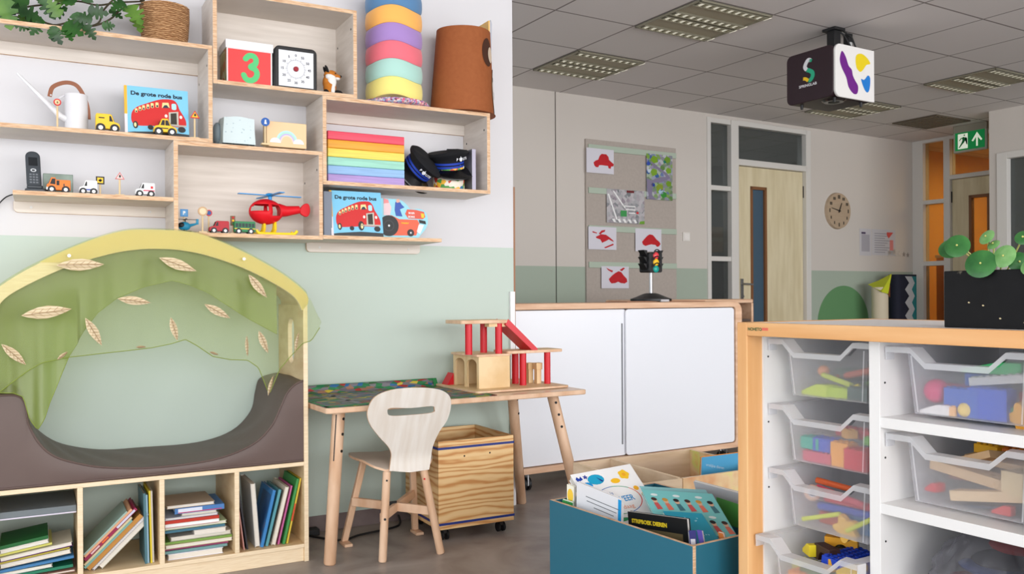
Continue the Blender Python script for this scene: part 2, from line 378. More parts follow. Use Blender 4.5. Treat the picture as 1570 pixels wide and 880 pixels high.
m = MB(MO); m.box(-5.58, -4.32, 1.115, 1.235, HC-.075, HC-.07, emit('lamp_glow', (255, 214, 110), 7)); m.build('diffuser', ol)
l = area('orange_room_lamp_light', MO @ Vector((-4.95, 1.2, HC-.09)), MO @ Vector((-4.95, 1.2, 0)), 1.2, .5, 24, (1, .82, .5))
m = MB(MO); m.cyl((-5.1, .75, HC-.001), (-5.1, .75, HC-.05), .06, .045, M_PLASTW); m.cyl((-5.1, .75, HC-.05), (-5.1, .75, HC-.055), .02, mt=BLK); m.build('smoke_detector', label='round smoke detector on the orange room ceiling above the far door', cat='smoke detector')
p = on_bx(1426, 374, XO+.35); q = on_bx(1447, 396, XO+.35)
m = MB(MO); m.box(-5.85, -5.4, .2, .55, 0, p.z-.17, mat('orange_cupboard', (224, 132, 40), .6)); m.box(-5.86, -5.39, .19, .56, p.z-.17, p.z-.14, col(236, 210, 170)); m.build('sideboard', label='low orange cupboard inside the orange room behind the glass', cat='cupboard')
m = MB(MO); m.box(-5.80, -5.70, .30, .42, p.z-.14, p.z-.02, col(190, 70, 20)); m.box(-5.805, -5.695, .295, .425, p.z-.045, p.z-.02, col(226, 110, 50)); m.build('storage_tin', label='small dark orange box on the cupboard behind the orange glass', cat='box')
# right wall with a dark window
w0 = on_bx(1529, 300, XR).y; w1 = on_bx(1545, 300, XR).y; wt = on_bx(1545, 243, XR).z
MR = MB_ @ Matrix.Translation((XR, 0, 0)) @ Matrix.Rotation(-pi/2, 4, 'Z')
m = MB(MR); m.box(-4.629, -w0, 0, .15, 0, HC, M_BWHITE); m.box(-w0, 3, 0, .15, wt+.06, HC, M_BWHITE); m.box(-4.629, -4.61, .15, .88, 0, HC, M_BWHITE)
m.build('wall_right', kind='structure')
m = MB(MR); m.box(-w0, -w1, -.012, .12, 0, wt+.06, M_FRAME); m.box(-w1, 3, -.012, .12, wt, wt+.06, M_FRAME); w3 = m.build('window_3', kind='structure', bevel=.003)
m = MB(MR); m.box(-w1, 3, .05, .056, 0, wt, M_GLASS); m.build('pane', w3)
m = MB(MR); m.box(-w1-.2, 3, .75, .8, 0, HC, mat('olive_room_paint', (96, 92, 78), .8)); m.build('wall_adjacent', kind='structure')

# ceiling lights: recessed, four rows of bright cells
M_LOUV = mat('louvre_metal', (150, 146, 128), .35, metal=.5)
M_CELL = emit('reflector_glint_glow', (236, 232, 214), .35)  # weak glow painted in for the glints on unlit reflector cells
def luminaire(x0, y0, label):
    t = thing('ceiling_light', bf(x0+.3, y0+.3, HC-.012), label, 'ceiling light', 'recessed square ceiling lights', B)
    W_ = WM[t.name]
    m = MB(W_); a = .295
    for bx in ((-a, a, -a, -a+.012), (-a, a, a-.012, a), (-a, -a+.012, -a, a), (a-.012, a, -a, a)): m.box(*bx, -.002, .010, M_LOUV)
    m.build('frame', t)
    m = MB(W_); m.box(-a, a, -a, a, .006, .010, mat('lamp_panel', (168, 160, 138), .6)); m.build('panel', t)
    for yc in (-.245, -.045, .045, .245):
        m = MB(W_); w = .028
        for sy in (-1, 1): m.box(-a+.012, a-.012, yc+sy*w-.002, yc+sy*w+.002, -.006, .006, M_LOUV)
        for k in range(10): x = -a+.03+k*.0595; m.box(x-.002, x+.002, yc-w, yc+w, -.006, .006, M_LOUV)
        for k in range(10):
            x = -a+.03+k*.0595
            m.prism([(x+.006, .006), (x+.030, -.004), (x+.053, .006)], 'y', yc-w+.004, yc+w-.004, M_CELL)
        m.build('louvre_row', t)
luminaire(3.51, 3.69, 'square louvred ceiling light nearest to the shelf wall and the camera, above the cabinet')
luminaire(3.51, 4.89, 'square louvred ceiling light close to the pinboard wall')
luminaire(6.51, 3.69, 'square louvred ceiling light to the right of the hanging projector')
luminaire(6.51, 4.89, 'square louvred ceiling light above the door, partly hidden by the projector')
m = MB(MB_); m.box(7.72, 8.28, 4.95, 5.42, HC-.012, HC-.001, mat('vent_brown', (92, 82, 68), .6))
for k in range(9): m.box(7.74+k*.06, 7.76+k*.06, 4.97, 5.40, HC-.018, HC-.012, col(110, 100, 84))
m.build('ceiling_vent', label='brown square air vent in the ceiling near the corner', cat='ceiling vent')

# ---------------------------------------------------------------- things on the back wall
def flat_b(u0, v0, y):                      # local sheet frame on the back wall
    return lambda u, v, d=0: (u0+u, y-d, v0+v)
bz = lambda px, py, d=0: on_by(px, py, YB-d)
p = bz(896, 213); q = bz(1035, 462)
tb = thing('pinboard', bf((p.x+q.x)/2, YB, 1.0), 'tall grey felt pinboard with pale green rails on the back wall', 'pinboard', rot=B)
m = MB(MB_); m.box(p.x, q.x, YB-.022, YB-.001, 1.0, p.z, mat('grey_felt', (176, 166, 158), .9, kind='noise', s=40, cols=[(168, 158, 150), (184, 174, 166)])); m.build('panel', tb, bevel=.002)
for py in (226, 292, 350, 406):
    z = bz(900, py).z; m = MB(MB_); m.box(p.x+.02, q.x-.005, YB-.034, YB-.022, z-.025, z+.025, mat('pale_green_rail', (176, 190, 174), .6)); m.build('rail', tb, bevel=.002)
CAR = [(.28,.30),(.25,.42),(.32,.50),(.42,.55),(.48,.72),(.55,.80),(.72,.80),(.80,.70),(.82,.58),(.93,.48),(1.0,.42),(.98,.33),(.90,.32),(.88,.22),(.80,.24),(.78,.33),(.55,.34),(.46,.33),(.42,.24),(.34,.24)]
SPL = [[(.25,.55),(.45,.68),(.62,.66),(.75,.55),(.88,.42),(.90,.35),(.72,.46),(.62,.38),(.48,.30),(.42,.44),(.28,.50)],[(.36,.70),(.46,.84),(.60,.88),(.58,.80),(.48,.74),(.42,.66)],[(.55,.10),(.88,.28),(.90,.22),(.60,.06)],[(.14,.80),(.30,.74),(.30,.70),(.14,.74)]]
CAR2 = [(.28,.30),(.25,.42),(.34,.55),(.44,.68),(.54,.76),(.66,.74),(.74,.64),(.80,.55),(.92,.44),(.96,.34),(.90,.24),(.82,.22),(.76,.30),(.60,.32),(.48,.28),(.38,.24)]
CAR3 = [[(.30,.30),(.26,.42),(.38,.58),(.50,.70),(.62,.78),(.72,.74),(.80,.60),(.92,.44),(.94,.30),(.84,.22),(.70,.24),(.60,.30),(.50,.24),(.36,.22)],[(.66,.84),(.80,.95),(.86,.92),(.74,.78)],[(.16,.94),(.28,.86),(.42,.80),(.38,.72),(.24,.82)]]
M_PAINT = mat('red_finger_paint', (196, 16, 30), .5, kind='noise', s=30, cols=[(170, 10, 26), (208, 24, 36)])
def paper(x0, y0, x1, y1, shapes, label, name='painting', base=None, extra=None):
    p = bz(x0, y0, .036); q = bz(x1, y1, .036); w = q.x-p.x; q.z = bz(x0, y1, .036).z; h = p.z-q.z
    m = MB(MB_); m.box(p.x, q.x, YB-.0375, YB-.0355, q.z, p.z, base or col(214, 212, 222))
    for i, s_ in enumerate(shapes): m.poly([(p.x+u*w, q.z+v*h) for u, v in s_], lambda a, b: (a, YB-.0382, b), M_PAINT)
    if extra: extra(m, p, w, q.z, h)
    m.build(name, label=label, cat='child painting' if name == 'painting' else 'map', group='children sheets pinned on the grey board')
paper(899, 226, 941, 264, [CAR], 'white sheet with a red painted car, top left on the pinboard')
paper(902, 347, 945, 382, SPL, 'white sheet with a red painted helicopter, left above the lowest painting')
paper(974, 350, 1014, 385, [CAR2], 'white sheet with a small red painted car, directly above the toy traffic light')
paper(922, 408, 964, 442, CAR3, 'white sheet with a red painted motor shape, lowest on the pinboard')
def townmap(m, p, w, z, h):
    y = YB-.0384; g = lambda pts, mt_: m.poly([(p.x+u*w, z+v*h) for u, v in pts], lambda a, b: (a, y, b), mt_)
    for i in range(5): g([(.18+.14*i, .02), (.24+.14*i, .02), (.20+.14*i, .12), (.13+.14*i, .12)], WHITE)
    g([(.02,.85),(.06,.85),(.28,.1),(.24,.1)], WHITE); g([(.15,.95),(.19,.95),(.5,.45),(.46,.45)], WHITE)
    g([(.36,.2),(.52,.2),(.52,.38),(.36,.38)], GRN); g([(.85,.0),(1,.0),(1,.10),(.88,.08)], col(110, 160, 50))
    for i in range(3): g([(.42+.08*i, .50-.1*i), (.75, .50-.1*i), (.75, .53-.1*i), (.42+.08*i, .53-.1*i)], WHITE)
    g([(.52,.92),(.72,.92),(.72,.99),(.52,.99)], col(110, 30, 36)); g([(.78,.30),(.84,.30),(.84,.36),(.78,.36)], RED)
paper(930, 289, 988, 341, [], 'grey aerial street map sheet in the middle of the pinboard', 'street_map', mat('grey_map', (160, 160, 164), .6, kind='vor', s=34, cols=[(120, 124, 128), (170, 170, 174), (190, 186, 190), (150, 140, 150)]), townmap)
def parkmap(m, p, w, z, h):
    y = YB-.0384; g = lambda pts, mt_: m.poly([(p.x+u*w, z+v*h) for u, v in pts], lambda a, b: (a, y, b), mt_)
    rd = col(128, 120, 146)
    g([(.0,.45),(.2,.42),(.5,.50),(.75,.52),(.6,.62),(.3,.70),(.15,.80),(.2,.84),(.45,.72),(.78,.60),(.92,.50),(.6,.40),(.25,.36),(.2,.1),(.35,.0),(.1,.0),(0,.3)], rd)
    for cx, cy, r_, c_ in ((.3,.88,.14,(120,160,30)),(.8,.9,.12,(110,150,40)),(.28,.6,.13,(120,160,40)),(.85,.66,.11,(120,160,40)),(.5,.27,.14,(130,150,40)),(.85,.37,.11,(110,150,30)),(.65,.12,.12,(50,140,50)),(.25,.32,.07,(30,60,160)),(.08,.78,.07,(40,70,170)),(.1,.62,.07,(190,205,220)),(.55,.18,.10,(170,200,220)),(.7,.85,.06,(20,120,110))):
        g([(cx+r_*cos(t*pi/5)*(.9+.2*(t % 2)), cy+.6*r_*sin(t*pi/5)*(.9+.2*(t % 2))) for t in range(10)], col(*c_))
paper(991, 235, 1031, 305, [], 'tall green and purple painted town map, top right on the pinboard', 'street_map', mat('park_map', (150, 150, 140), .6, kind='vor', s=30, cols=[(90, 130, 60), (150, 140, 170), (120, 160, 60), (190, 190, 200), (50, 90, 150)]), parkmap)
p = bz(1046, 356); q = bz(1057, 370); m = MB(MB_); m.box(p.x, q.x, YB-.012, YB-.001, q.z, p.z, col(226, 222, 216)); m.box(p.x+.012, q.x-.012, YB-.017, YB-.012, q.z+.012, p.z-.012, col(234, 230, 226))
m.build('light_switch', label='white light switch on the wall right of the pinboard', cat='light switch', bevel=.002)

# clock
a = bz(1284, 324, .01); cx, cz = a.x, 1.937; r = .2
tc_ = thing('wall_clock', bf(cx, YB-.001, cz-.19), 'round pale wooden wall clock without glass on the far white wall', 'clock', rot=B)
wood = mat('clock_wood', (176, 156, 132), .6, kind='noise', s=5, scale=(1, 1, 6), cols=[(166, 144, 120), (186, 166, 142)])
m = MB(MB_); m.cyl((cx, YB-.001, cz), (cx, YB-.03, cz), .192, .185, wood, 40); m.build('face', tc_)
for k in range(12):
    m = MB(MB_); t = pi/2-k*pi/6; w = .030 if k % 3 else .038; s_ = cos(t); u = sin(t)
    for dx in ((-.010, .010) if k in (0, 11, 10, 1, 2) else (0,)):
        m.box(cx+s_*.145+dx-.005, cx+s_*.145+dx+.005, YB-.0335, YB-.030, cz+u*.145-w/2, cz+u*.145+w/2, BLK)
    m.build('numeral', tc_)
def hand(m, ang, l, w):
    d = Vector((sin(ang), 0, cos(ang))); n = Vector((cos(ang), 0, -sin(ang))); o = Vector((cx, YB-.038, cz))
    m.add([o-n*w-d*.02, o+n*w-d*.02, o+n*w*.5+d*l, o-n*w*.5+d*l, o-n*w-d*.02+Vector((0, .003, 0)), o+n*w-d*.02+Vector((0, .003, 0)), o+n*w*.5+d*l+Vector((0, .003, 0)), o-n*w*.5+d*l+Vector((0, .003, 0))], [(0,1,2,3),(7,6,5,4),(0,4,5,1),(1,5,6,2),(2,6,7,3),(3,7,4,0)], BLK)
m = MB(MB_); hand(m, R(25), .09, .007); m.build('hour_hand', tc_)
m = MB(MB_); hand(m, R(-78), .125, .005); m.build('minute_hand', tc_)
m = MB(MB_); m.cyl((cx, YB-.03, cz), (cx, YB-.043, cz), .008, mt=BLK); m.build('spindle', tc_)

# notices and paper stars on the wall
for i, (x0, y0, x1, y1, lab) in enumerate(((1318, 350, 1336, 392, 'pale notice sheet with a grey printed column, left of the two on the far wall'), (1337, 351, 1373, 392, 'wider pale notice sheet with red marks, right of the two on the far wall'))):
    p = bz(x0, y0, .004); q = bz(x1, y1, .004); m = MB(MB_); m.box(p.x, q.x, YB-.004, YB-.001, q.z, p.z, col(196, 194, 198)); w = q.x-p.x; h = p.z-q.z
    if i == 0: m.box(p.x+.15*w, q.x-.15*w, YB-.005, YB-.004, q.z+.15*h, p.z-.22*h, col(166, 164, 172)); m.box(p.x+.15*w, p.x+.5*w, YB-.0055, YB-.004, p.z-.2*h, p.z-.13*h, col(70, 60, 90))
    else:
        for k in range(9): m.box(p.x+.1*w, p.x+(.55+.1*(k % 3))*w, YB-.005, YB-.004, q.z+(.1+.09*k)*h, q.z+(.13+.09*k)*h, col(150, 148, 156))
        m.poly([(p.x+.62*w, p.z-.1*h), (p.x+.9*w, p.z-.1*h), (p.x+.7*w, p.z-.34*h), (p.x+.62*w, p.z-.2*h)], lambda a, b: (a, YB-.0055, b), col(206, 80, 76)); m.box(p.x+.75*w, p.x+.9*w, YB-.0055, YB-.004, q.z+.2*h, q.z+.6*h, col(214, 130, 126))
    m.build('notice', label=lab, cat='notice')
for k, (px, py, s_) in enumerate(((1364, 388, .05), (1371, 386, .06), (1379, 389, .035), (1386, 390, .03), (1392, 391, .03))):
    c = bz(px, py, .003); m = MB(MB_)
    m.prism([(c.x+s_*(1 if i % 2 == 0 else .42)*cos(pi/2+i*pi/5), c.z+s_*(1 if i % 2 == 0 else .42)*sin(pi/2+i*pi/5)) for i in range(10)], 'y', YB-.004, YB-.001, col(208, 200, 192) if k < 3 else col(150, 140, 132))
    m.build('paper_star', label=['white paper star under the right notice, leftmost of the row', 'largest white paper star in the row under the right notice', 'pale paper star in the middle of the row beside the notice', 'small grey paper star, fourth in the row beside the notice', 'small grey paper star at the corner end of the row'][k], cat='paper star', group='paper stars in a row under the notices')

# rolled paper and fabric in the corner
def leaning_roll(px, Yb, r_, ztop, mt_, name, label, cat, extra=None):
    c = on_by(px, 450, Yb); t = thing(name, bf(c.x, Yb, 0), label, cat, rot=B); m = MB(MB_)
    m.cyl((c.x, Yb, 0), (c.x, Yb, ztop), r_, mt=mt_, n=28); m.build('roll', t)
    if extra: extra(t, c, r_)
    return t
zt = on_by(1350, 433, 5.75).z
def top_sheet(t, c, r_):
    m = MB(MB_); z = zt
    m.add([(c.x-r_*1.05, 5.75-r_, z-.10), (c.x+r_*1.0, 5.75-r_, z+.09), (c.x+r_*1.02, 5.75+r_, z+.02), (c.x-r_*1.05, 5.75+r_, z-.02), (c.x+r_*.0, 5.75-r_*1.2, z-.12)], [(0, 4, 1), (0, 1, 2, 3)], mat('lime_paper', (190, 200, 40), .6)); m.build('lime_sheet', t, label='lime green curled sheet at the top')
    m = MB(MB_); m.add([(c.x-.01, 5.75-r_*1.03, z-.11), (c.x+r_*.85, 5.75-r_*.9, z-.03), (c.x+r_*.8, 5.75-r_*.9, z-.16)], [(0, 1, 2)], col(110, 60, 30)); m.build('brown_corner', t)
leaning_roll(1349, 5.75, .082, zt-.05, mat('cream_paper_roll', (206, 194, 170), .7), 'paper_roll', 'cream roll of paper standing in the corner, lime sheet curling at its top', 'paper roll', top_sheet)
zt2 = on_by(1384, 421, 5.75).z
c = on_by(1383, 450, 5.75); t = thing('fabric_bolt', bf(c.x, 5.75, 0), 'bolt of navy fabric with white and teal zigzags standing in the corner', 'fabric roll', rot=B)
m = MB(MB_); x0, x1 = c.x-.17, c.x+.19; m.prism(rrect(x0, x1, 5.68, 5.82, .06), 'z', 0, zt2, mat('navy_fabric', (22, 26, 44), .8)); m.build('bolt', t)
def zig(u0, amp, w, mt_, y):
    m = MB(MB_); n = 14; pl = []; pr = []
    for k in range(n+1):
        z = zt2-.02-k*(zt2-.3)/n; x = x0+u0+(amp if k % 2 else 0); pl.append((x, z)); pr.append((x+w, z))
    m.prism([(min(max(a, x0+.05), x1-.045), b_) for a, b_ in pl+pr[::-1]], 'y', y, y+.002, mt_); return m
zig(.12, .07, .12, col(176, 178, 182), 5.6785).build('pale_zigzag', t); zig(.235, .05, .075, col(24, 116, 120), 5.677).build('teal_zigzag', t)

# ---------------------------------------------------------------- exit sign hanging from the ceiling
xs = 8.45; p = on_bx(1466, 204, xs); q = on_bx(1507, 232, xs)
t = thing('exit_sign', bf(xs, (p.y+q.y)/2, HC-.001), 'green and white emergency exit sign with running figure and arrow, hanging from the ceiling', 'exit sign', rot=B)
MS = MB_ @ Matrix.Translation((xs, 0, 0)) @ Matrix.Rotation(-pi/2, 4, 'Z')
x0, x1 = -p.y-.01, -q.y+.02; z1 = p.z-.005; z0 = p.z-.185
m = MB(MS); m.box(x0-.02, x1+.02, -.005, .035, z1, HC-.001, col(150, 146, 132)); m.box(x0-.02, x1+.02, .0, .03, z0-.02, z1, col(170, 168, 156)); m.build('housing', t, bevel=.003)
m = MB(MS); m.box(x0, x1, -.004, .0, z0, z1, emit('exit_green', (0, 140, 70), .25)); m.build('sign_panel', t)
EW = emit('exit_white', (230, 240, 220), .45); w = x1-x0; h = z1-z0; f = lambda u, v: (x0+u*w, -.0055, z0+v*h)
m = MB(MS); m.poly([(.10,.08),(.44,.08),(.44,.92),(.10,.92)], f, EW)
g2 = lambda u, v: (x0+u*w, -.0065, z0+v*h); G_ = mat('exit_figure_green', (0, 120, 60), .5)
m.poly([(.29,.83),(.33,.87),(.36,.83),(.33,.77)], g2, G_); m.poly([(.20,.68),(.31,.74),(.36,.66),(.40,.60),(.42,.63),(.37,.72),(.34,.60),(.38,.46),(.40,.30),(.43,.30),(.41,.50),(.36,.55),(.32,.42),(.24,.30),(.16,.14),(.13,.16),(.22,.40),(.26,.55),(.25,.66),(.20,.60),(.16,.52),(.14,.55)], g2, G_)
m.poly([(.72,.12),(.78,.12),(.78,.62),(.88,.40),(.93,.45),(.75,.90),(.57,.45),(.62,.40),(.72,.62)], f, EW); m.build('pictogram', t)

# ---------------------------------------------------------------- hanging projector
X0, Y0 = 4.50, None
a = on_bx(1279, 66, X0); Y0 = a.y; zt = a.z; zb = on_bx(1279, 146, X0).z; Y1 = on_bx(1206, 90, X0).y; X1 = on_by(1339, 90, Y0).x
t = thing('hanging_projector', bf((X0+X1)/2, (Y0+Y1)/2, HC-.001), 'dark aubergine play projector with white end panel and colour blobs hanging from the ceiling', 'projector', rot=B)
AUB = mat('aubergine_metal', (44, 26, 34), .45)
m = MB(MB_); m.prism(rrect(Y0+.012, Y1, zb, zt, .04, 6), 'x', X0, X1, AUB); m.build('body', t, bevel=.004)
m = MB(MB_); m.prism(rrect(X0+.006, X1+.004, zb-.004, zt+.004, .045, 6, (1, 0, 0, 1)), 'y', Y0-.004, Y0+.012, mat('white_end_panel', (226, 224, 222), .5)); m.build('end_panel', t, bevel=.003)
w = X1-X0; h = zt-zb; f = lambda u, v: (X0+u*w, Y0-.0048, zb+v*h)
m = MB(MB_)
m.poly(spline([(.16,.86),(.12,.70),(.17,.55),(.28,.38),(.34,.20),(.46,.09),(.56,.11),(.58,.25),(.50,.36),(.45,.44),(.42,.55),(.34,.62),(.28,.76),(.21,.86)], 5, True), f, mat('purple_blob', (104, 20, 128), .5))
m.poly(spline([(.52,.74),(.55,.86),(.68,.90),(.82,.84),(.90,.74),(.80,.70),(.72,.60),(.64,.54),(.55,.60)], 5, True), f, mat('yellow_blob', (226, 200, 20), .5))
m.poly(spline([(.66,.40),(.74,.40),(.84,.50),(.90,.44),(.88,.24),(.82,.16),(.74,.22)], 5, True), f, mat('blue_blob', (20, 118, 200), .5)); m.build('colour_blobs', t)
g = lambda u, v: (X0-.0012, Y1+(Y0-Y1)*u, zb+v*h)
m = MB(MB_); 
def sband(pts, w_, mt_):
    P = spline(pts, 6); L_ = []; R_ = []
    for i, p_ in enumerate(P):
        q0 = Vector(P[max(i-1, 0)]); q1 = Vector(P[min(i+1, len(P)-1)]); d = (q1-q0).normalized(); nn = Vector((-d.y, d.x))*w_
        L_.append(tuple(Vector(p_)+nn)); R_.append(tuple(Vector(p_)-nn))
    for i in range(len(P)-1): m.poly([L_[i], L_[i+1], R_[i+1], R_[i]], g, mt_)
sband([(.52,.80),(.47,.82),(.42,.76),(.40,.69),(.44,.63)], .038, col(226, 226, 230)); sband([(.49,.81),(.545,.79)], .03, col(40, 170, 130))
sband([(.44,.63),(.50,.60),(.555,.55),(.56,.48),(.52,.42),(.47,.41)], .040, col(40, 170, 130)); sband([(.47,.41),(.41,.46),(.36,.47)], .032, col(240, 196, 30)); m.build('logo', t)
m = MB(MB_); m.text('SPRINGLAB', lambda u, v: g(.27+u, .30+v), .074, col(226, 226, 230), bold=.002); m.build('lettering', t)
m = MB(MB_); cy = Y0+.10; m.cyl((X0+.12, cy, zb-.001), (X0+.12, cy, zb-.012), .075, .06, mat('lens_ring', (90, 84, 84), .2, metal=.8), 24); m.cyl((X0+.12, cy, zb-.012), (X0+.12, cy, zb-.014), .035, mt=BLK); m.build('lens', t)
for x, y in ((X0+.05, Y1-.08), (X0+.05, Y0+.04), (X1-.06, Y0+.05)): m = MB(MB_); m.cyl((x, y, zb), (x, y, zb-.03), .012, .008, BLK, 10); m.build('foot', t)
m = MB(MB_); m.box(X0+.13, X0+.19, Y0+.10, Y0+.16, zt, HC-.002, BLK); m.box(X0+.11, X0+.21, Y0+.08, Y0+.18, HC-.02, HC-.002, BLK); m.build('ceiling_mount', t, bevel=.002)
m = MB(MB_); m.box(X1-.06, X1-.02, Y0+.14, Y0+.18, zt, HC-.002, BLK); m.box(X1-.052, X1-.03, Y0+.136, Y0+.14, zt+.03, zt+.09, col(190, 190, 190)); m.build('side_post', t)
for k in (0, 1): m = MB(MB_); m.tube([(X0+.17+.06*k, Y0+.12, HC-.003), (X0+.20+.07*k, Y0+.08, HC-.05), (X0+.25+.05*k, Y0+.07, zt+.03), (X0+.25+.05*k, Y0+.07, zt)], .006, BLK); m.build('cable', t)

# ---------------------------------------------------------------- low white cabinet
Yc = 3.95; x0, x1 = 2.33, 4.093; zt = on_by(960, 464, Yc).z; zb = .10; dp = .44
t = thing('sliding_door_cabinet', bf((x0+x1)/2, Yc+dp/2, 0), 'long low beech cabinet with two white sliding doors beside the shelf wall', 'cabinet', rot=B)
m = MB(MB_); out = rrect(x0, x1, zb, zt, .06, 6); inn = rrect(x0+.03, x1-.055, zb+.032, zt-.034, .022, 6)
m.plate(out, [inn], .5, lambda u, v: (u, Yc-.004, v), lambda u, v: (u, Yc+dp, v), M_TRIMW, M_TRIMW); m.build('carcass', t, bevel=.003)
xm = on_by(965, 600, Yc).x
DW = mat('white_sliding_door', (232, 235, 242), .3, spec=.5)
m = MB(MB_); m.prism(rrect(x0+.036, xm-.006, zb+.036, zt-.038, .02), 'y', Yc+.020, Yc+.034, DW); d1 = m.build('sliding_door', t, bevel=.002)
m = MB(MB_); xg = on_by(957.5, 600, Yc).x; m.box(xg-.006, xg+.004, Yc+.0185, Yc+.0205, zb+.10, zt-.12, col(120, 122, 128)); m.build('finger_groove', d1)
m = MB(MB_); m.prism(rrect(xm-.02, x1-.062, zb+.036, zt-.038, .02), 'y', Yc+.004, Yc+.018, DW); d2 = m.build('sliding_door', t, bevel=.002)
m = MB(MB_); m.box(x0+.03, x1-.055, Yc+dp-.02, Yc+dp-.01, zb+.03, zt-.03, M_PLASTW); m.build('back_panel', t)
for xx in (x0+.18, 3.2, x1-.10):
    for yy in (Yc+.07, Yc+dp-.07):
        m = MB(MB_)
        for s_ in (-.014, .014): m.cyl((xx+s_-.007, yy, .037), (xx+s_+.007, yy, .037), .037, mt=BLK, n=20)
        m.cyl((xx-.012, yy+.01, .05), (xx-.012, yy+.01, zb), .010, mt=M_STEEL, n=10); m.box(xx-.03, xx+.03, yy-.02, yy+.03, zb-.012, zb, M_STEEL); m.box(xx-.004, xx+.004, yy-.034, yy+.03, .03, .088, M_STEEL); m.build('caster', t)
# wooden stand behind its right end
pw = on_by(1128, 461, Yc+.62); qw = on_by(1152, 461, Yc+.62)
t = thing('slatted_trolley', bf((pw.x+qw.x)/2, Yc+.8, 0), 'dark slotted wooden unit standing behind the right end of the white cabinet', 'shelf unit', rot=B)
m = MB(MB_); m.prism(rrect(pw.x-.9, qw.x, .1, pw.z+.012, .04), 'y', Yc+.98, Yc+1.0, M_TRIMW); m.build('back_board', t)
m = MB(MB_); m.box(pw.x-.9, qw.x, Yc+.60, Yc+1.0, pw.z-.018, pw.z+.012, M_TRIMW); m.build('top_board', t, bevel=.008)
m = MB(MB_); m.box(qw.x-.02, qw.x, Yc+.60, Yc+.98, .08, pw.z-.018, M_TRIMW); m.build('side_board', t, bevel=.002)
m = MB(MB_); m.box(pw.x-.9, pw.x-.88, Yc+.60, Yc+.98, .08, pw.z-.018, M_TRIMW); m.build('side_board', t, bevel=.002)
for k in range(7): m = MB(MB_); m.box(pw.x-.88, qw.x-.02, Yc+.61, Yc+.98, .12+k*.125, .135+k*.125, mat('dark_shelf', (84, 70, 62), .6)); m.build('shelf', t)
for xx in (pw.x-.85, qw.x-.05):
    for yy in (Yc+.64, Yc+.95): m = MB(MB_); m.cyl((xx, yy-.012, .04), (xx, yy+.012, .04), .04, mt=BLK); m.build('caster', t)

# toy traffic light on the cabinet, and the slim tray it stands beside
c = on_z(998, 459.2, zt); c = to_b(c); c.y = Yc+.30; c.x = on_by(998, 459, c.y).x
p1 = on_by(985, 387, c.y); p2 = on_by(1007, 418, c.y)
t = thing('toy_traffic_light', bf(c.x, c.y, zt), 'black toy traffic light with red, yellow and green lamps on the white cabinet', 'toy traffic light', rot=B)
m = MB(MB_); m.lathe([(.0, 0), (.13, 0), (.13, .014), (.10, .024), (.05, .045), (.03, .05), (0, .05)], (c.x, c.y, zt+.006), M_BLACK, 36); m.build('base', t)
m = MB(MB_); m.box(c.x-.03, c.x+.035, c.y-.133, c.y-.12, zt+.002, zt+.016, col(196, 196, 200)); m.build('base_label', t, label='pale printed plate')
zl0 = p2.z; zl1 = p1.z
m = MB(MB_); m.cyl((c.x, c.y, zt+.05), (c.x, c.y, zl0), .011, mt=M_STEEL); m.build('pole', t)
m = MB(MB_); w = .052; m.prism(rrect(c.x-w, c.x+w, zl0, zl1, .012), 'y', c.y-.05, c.y+.05, M_BLACK)
for k in range(3):
    z = zl1-(.5+k)*(zl1-zl0)/3+.012
    for s_ in (-1, 1): m.prism([(c.x+s_*w, z-.02), (c.x+s_*w, z+.022), (c.x+s_*(w+.03), z+.024)], 'y', c.y-.03, c.y+.03, M_BLACK)
    m.tube([(c.x+.026*cos(a), c.y-.062+.0*a, z+.026*sin(a)) for a in [pi*i/8 for i in range(9)]], .004, M_BLACK, 6)
m.build('housing', t, bevel=.003)
for k, (nm, cc) in enumerate((('red_lamp', (226, 70, 78)), ('yellow_lamp', (246, 196, 40)), ('green_lamp', (30, 160, 150)))):
    z = zl1-(.5+k)*(zl1-zl0)/3+.0; m = MB(MB_); m.ell((c.x, c.y-.05, z), (.023, .012, .023), col(*cc, rough=.25)); m.build(nm, t)
pa = on_by(958, 461, Yc+.25)
m = MB(MB_); m.box(pa.x-.02, pa.x+.62, Yc+.20, Yc+.42, zt+.0002, zt+.0058, col(178, 130, 100)); m.build('brown_board', label='thin brown board lying on the white cabinet under the toy traffic light', cat='board', bevel=.001)

